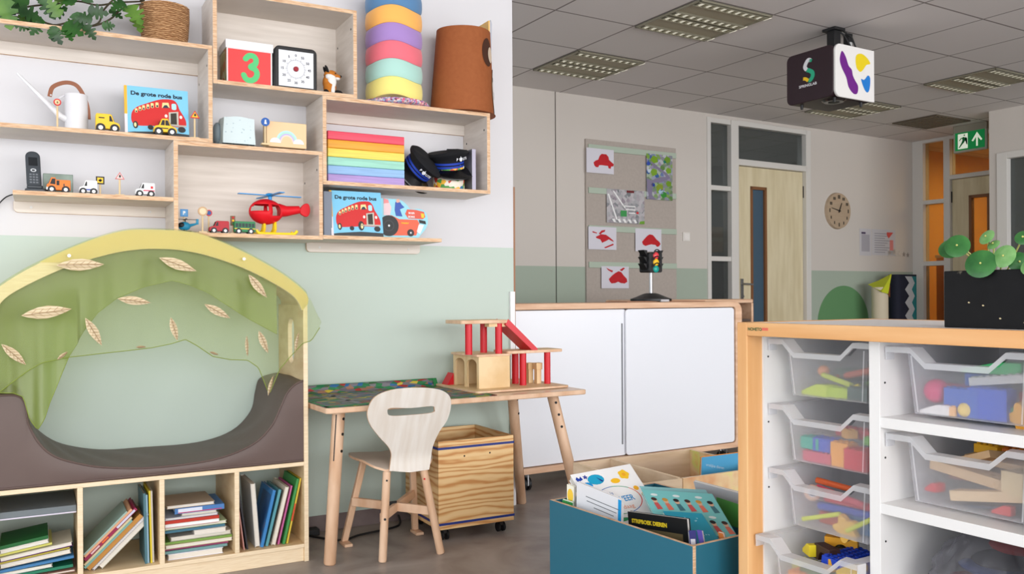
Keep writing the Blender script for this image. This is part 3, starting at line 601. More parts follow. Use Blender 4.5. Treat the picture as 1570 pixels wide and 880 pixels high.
# ---------------------------------------------------------------- wall shelf modules
YF = 3.61; YK = YW-.0005; TH = .0165
def board(m, x0, x1, z0, z1): m.box(x0, x1, YF, YK, z0, z1, M_PLY, yn=M_PEDGE)
def shelf_box(x0, x1, z0, z1, label, back=None, sides='LR', top=True):
    t = thing('shelf_box', ((x0+x1)/2, (YF+YK)/2, z0), label, 'wall shelf', 'stepped ply wall shelf boxes')
    a = x0+(TH if 'L' in sides else 0); b = x1-(TH if 'R' in sides else 0)
    if top: m = MB(); board(m, x0 if 'l' in sides else a, b, z1-TH, z1); m.build('top_board', t, bevel=.001)
    m = MB(); board(m, a, b, z0, z0+TH); m.build('bottom_board', t, bevel=.001)
    if 'L' in sides: m = MB(); board(m, x0, a, z0, z1); m.build('side_board', t, bevel=.001)
    if 'R' in sides: m = MB(); board(m, b, x1, z0, z1); m.build('side_board', t, bevel=.001)
    if back == 'batten': m = MB(); m.box(a, b, YK-.014, YK, z1-TH-.05, z1-TH, M_PLY, zn=M_PEDGE); m.build('back_batten', t, bevel=.001)
    if back == 'panel': m = MB(); m.box(a, b, YK-.010, YK, z0+TH, z1-TH, M_PLY); m.build('back_panel', t)
    for (xx, zz) in ((b-.0006, z1-.075), (b-.0006, z1-.11)):
        if 'R' in sides: m = MB(); m.cyl((b-.0008, YF+(.03 if zz == z1-.075 else .22), zz), (b, YF+(.03 if zz == z1-.075 else .22), zz), .005, mt=BLK, n=10); m.build('screw_cap', t)
    return t
Z1 = 1.697; Z2 = 1.937; Z3 = 1.558; Z4 = 1.456; Z5 = 1.322; ZT = 2.070
shelf_box(-.95, .619, Z1-TH, ZT, 'long upper left shelf box holding the watering can and the red bus book', 'batten', 'R')
shelf_box(.621, 1.220, Z2-TH, 2.302, 'uppermost shelf box with the red number three box and the black timer', 'panel')
shelf_box(1.067, 1.867, Z3-TH, Z2-TH-.0005, 'right-hand shelf box with the rainbow mat and the black police caps', 'batten')
shelf_box(.471, 1.066, Z5-TH, Z1-TH-.0005, 'lower middle shelf box with the red helicopter', 'panel')
def ledge(x0, x1, zt, bx0, bx1, bz, label, rl, rr):
    t = thing('shelf_ledge', ((x0+x1)/2, (YF+YK)/2, zt-TH), label, 'wall shelf')
    m = MB(); board(m, x0, x1, zt-TH, zt); m.build('board', t, bevel=.001)
    m = MB(); m.prism(rrect(bx0, bx1, bz, zt-TH, .018, 5, (rl, rr, 0, 0)), 'y', YK-.014, YK, M_PLY, M_PEDGE); b = m.build('back_batten', t, bevel=.001)
    for x in (bx0+.06, bx1-.06): m = MB(); m.cyl((x, YK-.0145, (bz+zt-TH)/2), (x, YK-.016, (bz+zt-TH)/2), .005, mt=col(216, 214, 212)); m.build('screw', b)
ledge(-.076, .4705, Z4, -.079, .4705, 1.397, 'open left ledge shelf with the cordless phone and small emergency vehicles', 1, 0)
ledge(1.0665, 1.616, Z5+.004, 1.062, 1.612, 1.266, 'open lower right ledge shelf with the bus book and the tractor book', 1, 1)

def X(px, py, Y): return on_y(px, py, Y).x
def Zp(px, py, Y): return on_y(px, py, Y).z
# ---- plant pot and vine on the top
Yp = 3.74; x0, x1 = X(213, 30, Yp), X(291, 30, Yp); cx = (x0+x1)/2; rr = (x1-x0)/2*.97
BASK = mat('woven_seagrass', (170, 122, 80), .85, kind='wave', s=14, dist=6, ds=3, scale=(1, 1, 3), dir='Z', cols=[(126, 84, 48), (176, 128, 86), (200, 156, 112)], bump=.6)
t = thing('basket_pot', (cx, Yp, ZT), 'woven seagrass basket pot at the right end of the top shelf', 'plant pot')
hp = Zp(250, 1, Yp-.09)-ZT
m = MB(); m.lathe([(rr*.86, 0), (rr*.95, hp*.3), (rr, hp*.7), (rr*1.01, hp), (rr*.95, hp), (rr*.9, hp*.5), (0, hp*.5)], (cx, Yp, ZT), BASK, 40, lambda r_, z, a: (r_*(1+.012*sin(a*20+z*90)), 0)); m.build('basket', t)
LEAF = mat('vine_leaf', (46, 96, 34), .4, kind='noise', s=12, cols=[(16, 52, 16), (48, 98, 34)], pos=[.3, .7]); LEAF2 = mat('light_leaf', (110, 150, 60), .4, kind='noise', s=12, cols=[(56, 98, 30), (98, 136, 54)], pos=[.3, .7]); STEM = mat('vine_stem', (66, 58, 36), .7)
tp = thing('trailing_monstera', (cx-.25, Yp, ZT), 'trailing vine with split green leaves spilling left along the top shelf', 'plant')
random.seed(11)
vines = [[(225, 5), (190, 12), (168, 30), (140, 40), (110, 34), (80, 38), (40, 22), (0, 18), (-30, 14)], [(222, 2), (180, 4), (150, 8), (120, 2), (90, 6), (60, 8), (20, 14), (-20, 20)], [(222, 0), (185, -6), (160, 14), (150, 36), (120, 42), (90, 40), (50, 30), (10, 24)], [(221, 4), (200, -8), (150, -14), (100, -10), (50, -14), (10, -20)]]
for vi, vp in enumerate(vines):
    Yv = 3.70+.04*vi if vi < 2 else 3.66+.02*vi
    pts = []
    for px, py in vp:
        p = on_y(px, py, Yv); p.z = max(p.z, ZT+.006); pts.append(p)
    m = MB(); m.tube(spline(pts, 5), .0035, STEM, 6); m.build('vine_stem', tp)
def mon_leaf(c, L_, ang, tilt, mt_, roll=0, splits=True):
    o = []; n = 9
    half = [(0, 0), (.20, .06), (.36, .20), (.16, .34), (.40, .40), (.38, .50), (.13, .54), (.32, .64), (.26, .72), (.09, .72), (.16, .86), (0, 1.0)]
    pts = half + [(-a, b) for a, b in half[-2:0:-1]]
    Rm = Matrix.Rotation(ang, 3, 'Y') @ Matrix.Rotation(tilt, 3, 'X') @ Matrix.Rotation(roll, 3, 'Z')
    m = MB(); f = lambda u, v, d=0: tuple(Vector(c) + Rm @ Vector((u*L_, d - .25*L_*abs(u)*abs(u)*2, v*L_)))
    k = len(half)
    R_ = [f(*p) for p in half]; Lf = [f(-p[0], p[1]) for p in half]; C_ = [f(0, p[1]) for p in half]
    vs = R_+Lf+C_; fs = []
    for i in range(k-1): fs += [(2*k+i, i, i+1, 2*k+i+1), (k+i, 2*k+i, 2*k+i+1, k+i+1)]
    m.add(vs, fs, mt_); m.build('leaf', tp, kind='raw')
ld = [(78, 42, 24, 2.6, 0), (98, 36, 30, 2.2, 0), (92, 26, 26, -.6, 1), (45, 6, 34, -1.2, 0), (28, 14, 30, 1.9, 0), (60, 4, 26, .4, 0), (75, 22, 26, 1.2, 0), (52, 26, 24, -1.9, 1), (38, 28, 26, 1.5, 0), (110, 8, 30, -.4, 0), (126, 2, 34, .5, 0), (134, 16, 26, 1.6, 0), (118, 18, 30, 2.9, 0), (122, 34, 24, -2.2, 1), (130, 38, 22, 2.5, 0), (104, -4, 30, -1.1, 0), (196, 8, 34, 2.6, 1), (206, 22, 30, 2.9, 1), (190, 2, 26, -2.4, 0), (180, -4, 28, .8, 0), (150, -8, 28, -.3, 0), (3, -4, 40, 2.9, 1), (12, 26, 22, -1.4, 0), (22, 34, 20, 1.8, 0), (62, 34, 22, -2.6, 0), (156, 40, 18, 1.3, 0), (142, 30, 22, -1.6, 0), (66, -6, 30, 2.7, 0), (84, -4, 26, 1.9, 1), (36, -6, 30, -2.6, 0), (168, 14, 20, 2.2, 0), (100, 44, 22, 2.75, 0), (86, 40, 20, -2.9, 0)]
for px, py, sz, ang, lt in ld:
    Yl = random.uniform(3.60, 3.72) if py < 36 else 3.598
    c = on_y(px, py, Yl); mon_leaf(c, sz*.0029, ang, random.uniform(-.5, .5), LEAF2 if lt else LEAF, random.uniform(-.4, .4))
    # ------- small things below

# ---- toy road signs (a stick in a round or square foot, a printed plate)
def sign(px0, px1, pyt, pyb, zs, Y, shape, rim, inner, label, base=True, mark=None, post=None, group='small wooden toy road signs'):
    cx = X((px0+px1)/2, pyb, Y); zt = Zp((px0+px1)/2, pyt, Y); w = X(px1, pyb, Y)-X(px0, pyb, Y)
    t = thing('toy_road_sign', (cx, Y, zs), label, 'toy road sign', group); woodc = col(222, 196, 152)
    if base: m = MB(); m.box(cx-.016, cx+.016, Y-.012, Y+.012, zs, zs+.008, woodc); m.build('foot', t, bevel=.001)
    zc = zt-w/2 if shape != 'tri' else zt-w*.45
    m = MB(); m.cyl((cx, Y, zs+.002), (cx, Y, zc), .0035, mt=post or woodc, n=10); m.build('post', t)
    sh = {'round': [(cos(i*pi/14), sin(i*pi/14)) for i in range(28)], 'tri': [(-1, -.75), (1, -.75), (0, .9)], 'sq': [(-1, -1), (1, -1), (1, 1), (-1, 1)], 'blob': [(-.8, -1), (.8, -1), (1, .2), (.5, 1), (-.5, 1), (-1, .2)]}[shape]
    m = MB(); r_ = w/2
    m.prism([(cx+a*r_, zc+b*r_) for a, b in sh], 'y', Y-.009, Y-.004, rim)
    m.prism([(cx+a*r_*.68, zc+b*r_*.68-(.06*r_ if shape == 'tri' else 0)) for a, b in sh], 'y', Y-.0096, Y-.009, inner)
    if mark: m.prism([(cx+a*r_, zc+b*r_) for a, b in mark[0]], 'y', Y-.0102, Y-.0096, mark[1])
    m.build('plate', t); return t
MARK = [(-.2, -.35), (.25, -.35), (.2, .1), (0, .3), (-.15, .1)]
# watering can
Yc_ = 3.745; t = thing('watering_can', (X(118, 190, Yc_), Yc_, Z1), 'white watering can with long thin spout and brown leather handle', 'watering can')
WM_ = mat('white_enamel', (226, 226, 230), .3)
x0, x1 = X(99, 160, Yc_), X(135, 160, Yc_); cx = (x0+x1)/2; r_ = (x1-x0)/2*1.0; zt = Zp(118, 146, Yc_)
m = MB(); m.lathe([(0, 0), (r_*1.02, 0), (r_*1.02, .004), (r_, .01), (r_, zt-Z1-.004), (r_*.97, zt-Z1), (r_*.93, zt-Z1-.004), (r_*.93, zt-Z1-.03), (0, zt-Z1-.03)], (cx, Yc_, Z1), WM_, 40); m.build('can', t)
p0 = on_y(96, 182, Yc_-.02); p1 = on_y(26, 112, Yc_-.02)
m = MB(); m.tube([p0+Vector((.02, .02, .0)), p0+(p1-p0)*.05, p1], [.014, .012, .0042], WM_, 16, caps=False); m.build('spout', t)
LEA = mat('tan_leather', (146, 92, 66), .6)
hp_ = spline([tuple(on_y(*q, Yc_-.045)) for q in ((76, 148), (80, 134), (92, 127), (106, 125), (119, 130), (129, 145), (135, 162), (137, 180))], 5)
n = len(hp_); H_ = [Vector(p) for p in hp_]
def strap(i, w, y): d = (H_[min(i+1, n-1)]-H_[max(i-1, 0)]).normalized(); nn = Vector((-d.z, 0, d.x)); return tuple(H_[i]+nn*w+Vector((0, y+i*.0012, 0)))
m = MB(); m.add([strap(i, w, y) for i in range(n) for (w, y) in ((-.0075, 0), (.0075, 0), (.0075, .003), (-.0075, .003))], [(4*i+k, 4*i+(k+1) % 4, 4*i+4+(k+1) % 4, 4*i+4+k) for i in range(n-1) for k in range(4)]+[(0, 1, 2, 3), (4*n-4, 4*n-3, 4*n-2, 4*n-1)], LEA); hd = m.build('handle', t)
q = on_y(78, 146, Yc_-.044); m = MB(); m.cyl(q, q+Vector((0, -.003, 0)), .003, mt=M_STEEL); m.build('rivet', hd)
m = MB(); m.tube([(cx-r_, Yc_, zt-.004), (cx-r_-.02, Yc_-.02, on_y(76, 148, Yc_-.03).z)], .004, WM_); m.build('handle_bracket', t)
sign(82, 94, 152, 188, Z1, 3.66, 'round', RED, col(226, 196, 150), 'round red-rimmed toy road sign in front of the white watering can', False, (MARK, col(120, 110, 60)))
sign(291, 306, 170, 205, Z1, 3.655, 'tri', RED, YEL, 'red triangle toy road sign to the right of the upper red bus book', True, (MARK, BLK))

# ---- toy cars
def toy_car(px0, px1, pyt, zs, Y, body, label, prof='van', glassc=BLK, stripes=(), face=1, group='small toy vehicles on the shelves', wheelc=WHITE):
    """face=1: bonnet to the right"""
    x0, x1 = X(px0, 0, Y), X(px1, 0, Y); L_ = x1-x0; x0, x1 = on_y(px0, 300, Y).x, on_y(px1, 300, Y).x; L_ = x1-x0; h = Zp((px0+px1)/2, pyt, Y)-zs
    t = thing('toy_car', ((x0+x1)/2, Y, zs), label, 'toy car', group); wd = L_*.42; f = lambda u, v: ((x0+u*L_) if face > 0 else (x1-u*L_), zs+v*h)
    P = {'van': [(0, .2), (0, .92), (.04, 1), (.60, 1), (.66, .96), (.76, .60), (.96, .52), (1, .40), (1, .2)],
         'car': [(0, .22), (0, .46), (.06, .55), (.22, .60), (.34, .98), (.60, 1), (.74, .60), (.95, .50), (1, .40), (1, .22)],
         'bus': [(0, .18), (0, .95), (.03, 1), (.97, 1), (1, .9), (1, .18)],
         'truck': [(0, .2), (0, .82), (.02, .86), (.60, .86), (.62, 1), (.80, 1), (.90, .62), (.98, .52), (1, .2)]}[prof]
    m = MB(); m.prism([f(*p) for p in P], 'y', Y-wd/2, Y+wd/2, body); m.build('body', t, bevel=L_*.018)
    wins = {'van': [[(.56, .60), (.56, .90), (.62, .90), (.71, .60)]], 'car': [[(.28, .60), (.36, .90), (.46, .90), (.46, .60)], [(.49, .60), (.49, .90), (.60, .90), (.69, .60)]],
            'bus': [[(.05+.155*k, .55), (.05+.155*k, .85), (.17+.155*k, .85), (.17+.155*k, .55)] for k in range(6)], 'truck': [[(.46, .50), (.46, .80), (.58, .80), (.58, .50)], [(.63, .55), (.63, .92), (.76, .92), (.85, .58)]]}[prof]
    m = MB()
    for w_ in wins:
        m.prism([f(*p) for p in w_], 'y', Y-wd/2-.0008, Y-wd/2+.001, glassc); m.prism([f(*p) for p in w_], 'y', Y+wd/2-.001, Y+wd/2+.0008, glassc)
    if prof != 'bus':
        fr = {'van': [(.665, .93), (.755, .62)], 'car': [(.615, .94), (.735, .63)], 'truck': [(.81, .96), (.895, .65)]}[prof]
        a = f(*fr[0]); b = f(*fr[1]); m.add([(a[0]+.001*face, Y-wd*.4, a[1]+.0004), (a[0]+.001*face, Y+wd*.4, a[1]+.0004), (b[0]+.001*face, Y+wd*.4, b[1]+.0004), (b[0]+.001*face, Y-wd*.4, b[1]+.0004)], [(0, 1, 2, 3)], glassc)
    m.build('windows', t, kind='raw')
    for (u0, u1, v0, v1, c_) in stripes:
        m = MB(); a = f(u0, v0); b = f(u1, v1); m.box(min(a[0], b[0]), max(a[0], b[0]), Y-wd/2-.0006, Y-wd/2+.001, a[1], b[1], c_); m.build('marking', t)
    for u in (.2, .78):
        for s_ in (-1, 1):
            cx_, _ = f(u, 0); r_ = h*.235; m = MB(); y_ = Y+s_*wd/2
            m.cyl((cx_, y_-s_*.006, zs+r_), (cx_, y_+s_*.002, zs+r_), r_, mt=BLK, n=18); m.cyl((cx_, y_, zs+r_), (cx_, y_+s_*.0026, zs+r_), r_*.5, mt=wheelc, n=12); m.build('wheel', t)
    return t
toy_car(147, 184, 176, Z1, 3.665, YEL, 'yellow toy delivery van beside the white watering can', 'van', stripes=((.12, .36, .74, .80, BLK),))
toy_car(236, 271, 183, Z1, 3.64, YEL, 'yellow toy car parked in front of the upper red bus book', 'car', stripes=((.30, .62, .40, .46, BLK),))
toy_car(71, 108, 273, Z4, 3.665, col(240, 124, 40), 'orange toy truck facing left in front of the grey card holder', 'truck', face=-1, stripes=((.24, .30, .45, .62, col(90, 70, 50)), (.92, 1, .2, .36, WHITE)))
toy_car(121, 149, 277, Z4, 3.67, WHITE, 'white toy police car facing left beside the yellow square sign', 'van', face=-1, stripes=((.05, .9, .30, .40, col(70, 90, 170)),))
toy_car(207, 237, 281, Z4, 3.66, WHITE, 'white toy ambulance with red stripe at the right end of the left ledge', 'van', face=-1, stripes=((.02, .6, .42, .50, col(206, 60, 90)), (.1, .22, .6, .78, RED)))
toy_car(320, 350, 339, Z5, 3.665, col(176, 24, 40), 'dark red toy van facing left on the lower middle shelf', 'van', face=-1)
toy_car(358, 390, 340, Z5, 3.665, col(36, 124, 74), 'green toy bus beside the large red helicopter', 'bus', glassc=col(30, 50, 50), stripes=((.0, 1, .40, .46, YEL),))
sign(147, 160, 271, 296, Z4, 3.675, 'sq', BLK, YEL, 'yellow square toy road sign behind the white police car', False, ([(-.5, 0), (-.1, -.4), (-.1, .4), (.1, .4), (.5, 0), (.1, -.4)], BLK))
sign(176, 191, 264, 298, Z4, 3.67, 'tri', col(206, 120, 120), col(226, 210, 204), 'pale red and white triangle toy road sign on the left ledge', True, (MARK, BLK))
sign(400, 413, 181, 220, Z1, 3.66, 'round', col(30, 90, 170), col(30, 90, 170), 'blue round toy road sign left of the rainbow picture box', True, ([(-.3, -.5), (.3, -.5), (.15, .1), (.15, .5), (-.15, .5), (-.2, .1)], WHITE))
sign(276, 288, 321, 352, Z5, 3.72, 'sq', col(70, 140, 200), col(90, 160, 214), 'blue square toy road sign above the small blue helicopter', True, ([(-.3, -.5), (-.1, -.5), (-.1, -.1), (.2, -.1), (.35, .2), (.2, .5), (-.3, .5)], WHITE))
sign(303, 318, 317, 353, Z5, 3.665, 'round', col(196, 160, 120), col(232, 206, 170), 'pale wooden round toy road sign, plate turned blank side out', True)
sign(315, 325, 322, 353, Z5, 3.70, 'round', RED, col(40, 90, 160), 'red and blue round toy sign half behind the blank wooden one', True)
# tiny traffic light
cx = X(357, 350, 3.68); t = thing('toy_traffic_light', (cx, 3.68, Z5), 'tiny wooden traffic light between the dark red van and green bus', 'toy traffic light')
m = MB(); m.box(cx-.012, cx+.012, 3.67, 3.69, Z5, Z5+.007, col(222, 196, 152)); m.build('foot', t); zt = Zp(357, 331, 3.68)
m = MB(); m.cyl((cx, 3.68, Z5), (cx, 3.68, zt-.02), .003, mt=col(222, 196, 152)); m.build('post', t)
m = MB(); m.box(cx-.009, cx+.009, 3.674, 3.686, zt-.04, zt, col(120, 90, 60)); m.build('housing', t, bevel=.001)
for k, c_ in enumerate((RED, YEL, GRN)): m = MB(); m.ell((cx, 3.673, zt-.008-.012*k), (.0045, .002, .0045), c_, 10, 6); m.build('lamp', t)
# small blue helicopter
cx = X(286, 350, 3.655); t = thing('toy_helicopter', (cx, 3.655, Z5), 'small blue toy helicopter at the left end of the lower middle shelf', 'toy helicopter'); CB = col(30, 130, 166)
m = MB(); m.ell((cx-.008, 3.655, Z5+.026), (.024, .015, .018), CB); m.build('cabin', t)
m = MB(); m.ell((cx-.018, 3.652, Z5+.029), (.015, .0135, .012), BLK); m.build('windscreen', t)
m = MB(); m.tube([(cx+.008, 3.655, Z5+.028), (cx+.042, 3.655, Z5+.038)], [.007, .003], CB); m.box(cx+.036, cx+.046, 3.653, 3.657, Z5+.034, Z5+.056, CB); m.build('tail', t)
m = MB(); m.cyl((cx-.005, 3.655, Z5+.042), (cx-.005, 3.655, Z5+.054), .002, mt=BLK); m.box(cx-.045, cx+.04, 3.652, 3.658, Z5+.052, Z5+.054, BLK); m.box(cx-.008, cx-.002, 3.62, 3.69, Z5+.052, Z5+.054, BLK); m.build('rotor', t)
for s_ in (-1, 1): m = MB(); m.tube([(cx-.03, 3.655+s_*.014, Z5+.0035), (cx+.016, 3.655+s_*.014, Z5+.0035)], .003, BLK); m.tube([(cx-.01, 3.655+s_*.014, Z5+.003), (cx-.01, 3.655+s_*.006, Z5+.014)], .002, BLK); m.build('skid', t)

# big red helicopter
Yh = 3.70; HR = mat('red_toy_plastic', (216, 16, 32), .5, spec=.3); HY = mat('yellow_toy_plastic', (250, 214, 40), .3); HB = mat('blue_toy_plastic', (30, 140, 210), .3)
ax, bx_ = X(383, 330, Yh), X(433, 330, Yh); cx = (ax+bx_)/2; zc = Zp(408, 324, Yh); zt = Zp(415, 306, Yh); zb = Zp(408, 344, Yh)
t = thing('toy_helicopter', (cx, Yh, Z5), 'large red toy helicopter with blue rotor and yellow skids', 'toy helicopter')
rx = (bx_-ax)/2*1.02; rz = (zt-zb)/2*1.03; zc = (zt+zb)/2; ry = rz*.95
m = MB(); nu, nv = 28, 16; M_ = Matrix.Identity(3); vs = []; fs = []
for i in range(nv+1):
    a = pi*i/nv
    for j in range(nu):
        t_ = 2*pi*j/nu; x_ = sin(a)*cos(t_); z_ = cos(a); y_ = sin(a)*sin(t_)
        k = 1+.10*x_*(1 if x_ > 0 else .3); vs.append((cx+rx*x_*1.04, Yh+ry*y_, zc+rz*(z_*(1-.10*max(0, x_))+.12*max(0, -0))))
for i in range(nv):
    for j in range(nu):
        f_ = (i*nu+j, (i+1)*nu+j, (i+1)*nu+(j+1) % nu, i*nu+(j+1) % nu); c_ = sum((Vector(vs[k_]) for k_ in f_), Vector())/4; d_ = c_-Vector((cx, Yh, zc))
        if abs(d_.y) > ry*.30:
            u = d_.x/rx; v = d_.z/rz
            if (.12 < u < .74 and -.42 < v < .52) or (-.55 < u < -.10 and -.05 < v < .55) : continue
            if u < -.62 and -.05 < v < .5 and abs(d_.y) < ry*.75: continue
        fs.append(f_)
m.add(vs, fs, HR); bo = m.build('cabin', t, kind='raw'); so = bo.modifiers.new('shell', 'SOLIDIFY'); so.thickness = .004; so.offset = -1
m = MB(); xt, zt_ = X(470, 322, Yh), Zp(470, 322, Yh)
m.tube([(cx+rx*.75, Yh, zc+rz*.15), (cx+rx*1.25, Yh, zc+rz*.12), (xt-.03, Yh, zt_)], [.030, .022, .016], HR, 14)
m.prism(spline([(xt-.030, zt_-.012), (xt-.015, zt_-.026), (xt+.004, zt_-.028), (xt+.014, zt_-.004), (xt+.008, zt_+.024), (xt-.008, zt_+.026), (xt-.024, zt_+.012)], 3, True), 'y', Yh-.008, Yh+.008, HR); m.build('tail_boom', t, bevel=.002)
xr = X(414, 300, Yh); zr = Zp(414, 299, Yh); m = MB(); m.cyl((xr, Yh, zc+rz*.9), (xr, Yh, zr), .008, mt=HB); m.ell((xr, Yh, zr), (.020, .020, .008), HB)
for ang in (8, 98, 188, 278):
    a = R(ang); d_ = Vector((cos(a), sin(a), 0)); n_2 = Vector((-sin(a), cos(a), 0)); l_ = .135; o_ = Vector((xr, Yh, zr))
    vs = [o_+d_*.01+n_2*-.008, o_+d_*l_+n_2*-.012, o_+d_*l_+n_2*.010, o_+d_*.01+n_2*.008]; m.add(vs+[v-Vector((0, 0, .004)) for v in vs], [(0, 1, 2, 3), (7, 6, 5, 4), (0, 4, 5, 1), (1, 5, 6, 2), (2, 6, 7, 3), (3, 7, 4, 0)], HB)
m.build('rotor', t)
for s_ in (-1, 1):
    y_ = Yh+s_*.038; m = MB(); xa, xb = X(390, 352, Yh), X(452, 352, Yh)
    m.tube(spline([(xa, y_, Z5+.022), (xa+.008, y_, Z5+.010), (xa+.03, y_, Z5+.007), (xb-.03, y_, Z5+.007), (xb-.01, y_, Z5+.010), (xb, y_, Z5+.022)], 4), .0065, HY, 10)
    for xx in (cx-.01, cx+.035): m.tube(spline([(xx-.012, y_, Z5+.009), (xx-.002, y_*.5+Yh*.5, Z5+.026), (xx, Yh+s_*.008, zb+.012)], 4), .006, HY, 8)
    m.build('skid', t)
m = MB(); m.box(cx+rx*.2, cx+rx*.62, Yh-ry*.6, Yh-ry*.5, zc-rz*.5, zc-rz*.38, HY); m.box(cx-.02, cx+.03, Yh-.025, Yh+.02, zc-rz*.8, zc-rz*.55, HR); m.build('seat', t)
m = MB(); m.ell((cx-rx*.35, Yh, zc-rz*.25), (.016, .014, .022), col(232, 196, 170)); m.build('pilot_figure', t)

# ---- picture books
BUSW = [((.055+.09*i)*1.0, .47+.055*i) for i in range(6)]
def bus_cover(m, f, yr):
    """flat printed drawing of an old red bus; f maps u, v, layer"""
    red = col(204, 44, 44); g = lambda L: (lambda u, v: f(u, v, L))
    m.poly([(.0, .0), (1, 0), (1, .09), (.55, .11), (.1, .07), (0, .05)], g(1), col(60, 64, 66))
    m.poly(spline([(.07, .26), (.06, .40), (.09, .50), (.16, .58), (.30, .66), (.50, .76), (.64, .79), (.76, .78), (.82, .70), (.85, .60), (.90, .50), (.95, .38), (.95, .26), (.86, .23), (.60, .23), (.35, .21), (.15, .20)], 4, True), g(2), red)
    for (u, v, s_) in ((.14, .50, .9), (.20, .54, .9), (.26, .57, 1), (.33, .60, 1), (.40, .63, 1.05), (.48, .65, 1.1)): m.poly(rrect(u-.022*s_, u+.024*s_, v-.045*s_, v+.05*s_, .015), g(3), col(236, 214, 150)); m.poly(rrect(u-.010*s_, u+.016*s_, v-.04*s_, v+.0*s_, .008), g(4), col(60, 60, 70))
    m.poly([(.56, .60), (.57, .71), (.67, .72), (.69, .62)], g(3), col(236, 214, 150)); m.poly([(.57, .60), (.60, .66), (.64, .67), (.68, .61)], g(4), col(50, 60, 76))
    m.poly(rrect(.72, .80, .58, .71, .03), g(3), col(176, 222, 240))
    m.poly([(.67, .52), (.83, .55), (.83, .26), (.67, .26)], g(3), col(190, 188, 176)); m.poly([(.70, .50), (.80, .52), (.80, .28), (.70, .28)], g(4), col(56, 52, 44))
    for u in (.625, .87): m.poly([(u+.024*cos(i*pi/6), .44+.034*sin(i*pi/6)) for i in range(12)], g(4), col(238, 236, 226))
    m.poly([(.55, .24), (.96, .24), (.96, .275), (.55, .265)], g(5), col(180, 178, 168))
    for (u, v, rx_, rz_) in ((.125, .21, .042, .075), (.365, .18, .045, .05), (.555, .24, .06, .105), (.88, .18, .065, .06)):
        m.poly([(u+rx_*cos(i*pi/8), v+rz_*sin(i*pi/8)) for i in range(16)], g(4), col(52, 50, 50))
    for (u, v, rx_, rz_) in ((.12, .21, .02, .045), (.57, .235, .026, .06)): m.poly([(u+rx_*cos(i*pi/8), v+rz_*sin(i*pi/8)) for i in range(16)], g(5), col(236, 216, 160))
    m.text('De grote rode bus', lambda u, v: f(.055+u, .82+v, 2), .112*1.0, col(30, 40, 50), bold=.004)
def bus_book(px0, px1, pyt, pyb, zs, Yb, Yt, label):
    P0 = on_y(px0, pyb, Yb); x0 = X(px0, pyb, Yb); x1 = X(px1, pyb, Yb); zt = Zp(px0, pyt, Yt); w = x1-x0; h = zt-zs-.002
    t = thing('picture_book', ((x0+x1)/2, Yb+.01, zs), label, 'book', 'picture books standing on the wall shelf')
    f = lambda u, v, L=0: (x0+u*w, Yb+(Yt-Yb)*v-.0003*L-.0012, zs+.001+v*h)
    th = .011; fb = lambda u, v, d: (x0+u*w, Yb+(Yt-Yb)*v+d, zs+.001+v*h)
    def slab(m, u0, u1, v0, v1, d0, d1, mt_, **k):
        vs = [fb(u0, v0, d0), fb(u1, v0, d0), fb(u1, v1, d0), fb(u0, v1, d0), fb(u0, v0, d1), fb(u1, v0, d1), fb(u1, v1, d1), fb(u0, v1, d1)]
        m.add(vs, [(0, 1, 2, 3), (7, 6, 5, 4), (0, 4, 5, 1), (1, 5, 6, 2), (2, 6, 7, 3), (3, 7, 4, 0)], mt_)
    m = MB(); slab(m, 0, 1, 0, 1, -.001, .0012, col(126, 198, 232)); slab(m, 0, 1, 0, 1, th, th+.002, col(126, 198, 232)); slab(m, -.045, 0.0, .0, .42, -.001, th+.002, col(230, 222, 226)); slab(m, -.045, 0.0, .42, 1, -.001, th+.002, col(240, 180, 60))
    bus_cover(m, f, 0); m.build('cover', t, kind='raw')
    m = MB(); slab(m, 0.0, .985, .01, .99, .0013, th-.0001, M_PAGE); m.build('pages', t)
bus_book(196, 290, 130.5, 200, Z1, 3.665, 3.70, 'red bus picture book on the upper shelf beside the watering can')
bus_book(512, 588, 291.5, 359, Z5+.004, 3.655, 3.69, 'red bus picture book on the lower ledge, in front of the tractor book')
# tractor-shaped book
YT = 3.70; o = lambda px, py: (X(px, py, YT), Zp(px, py, YT)); zs = Z5+.004
out = [o(*q) for q in ((586, 304), (600, 305), (612, 306), (622, 312), (630, 321), (640, 320), (650, 323), (655, 331), (656, 342), (652, 352), (645, 360))]
out = [(a, b) for a, b in spline(out, 3)] + [(o(640, 362)[0], zs+.001), (o(560, 362)[0], zs+.001), (o(560, 362)[0], o(586, 304)[1])]
t = thing('tractor_book', (o(610, 360)[0], YT, zs), 'shaped board book of an orange tractor with big black wheel', 'book', 'picture books standing on the wall shelf')
m = MB(); m.prism(out, 'y', YT, YT+.010, col(150, 210, 224), col(236, 232, 226)); bd = m.build('book_block', t)
m = MB(); L1 = lambda u, v: (u, YT-.0008, v); L2 = lambda u, v: (u, YT-.0014, v); L3 = lambda u, v: (u, YT-.002, v); O = col(222, 96, 66)
cp = lambda pts: [(max(min(a, out[0][0]+.4), -9), max(b, zs+.002)) for a, b in [o(*q) for q in pts]]
m.poly(cp([(588, 333), (600, 330), (612, 336), (640, 337), (644, 345), (638, 361), (606, 361), (590, 361)]), L1, O)
m.poly(cp([(624, 321), (638, 322), (650, 325), (652, 333), (648, 336), (626, 335), (621, 328)]), L2, col(214, 84, 64)); m.poly(cp([(645, 327), (650, 328), (650, 334), (646, 334)]), L3, YEL)
m.poly(cp([(642, 337), (652, 339), (653, 344), (643, 342)]), L3, BLK); m.poly(cp([(642, 344), (650, 345), (644, 359), (639, 355)]), L2, col(226, 232, 236))
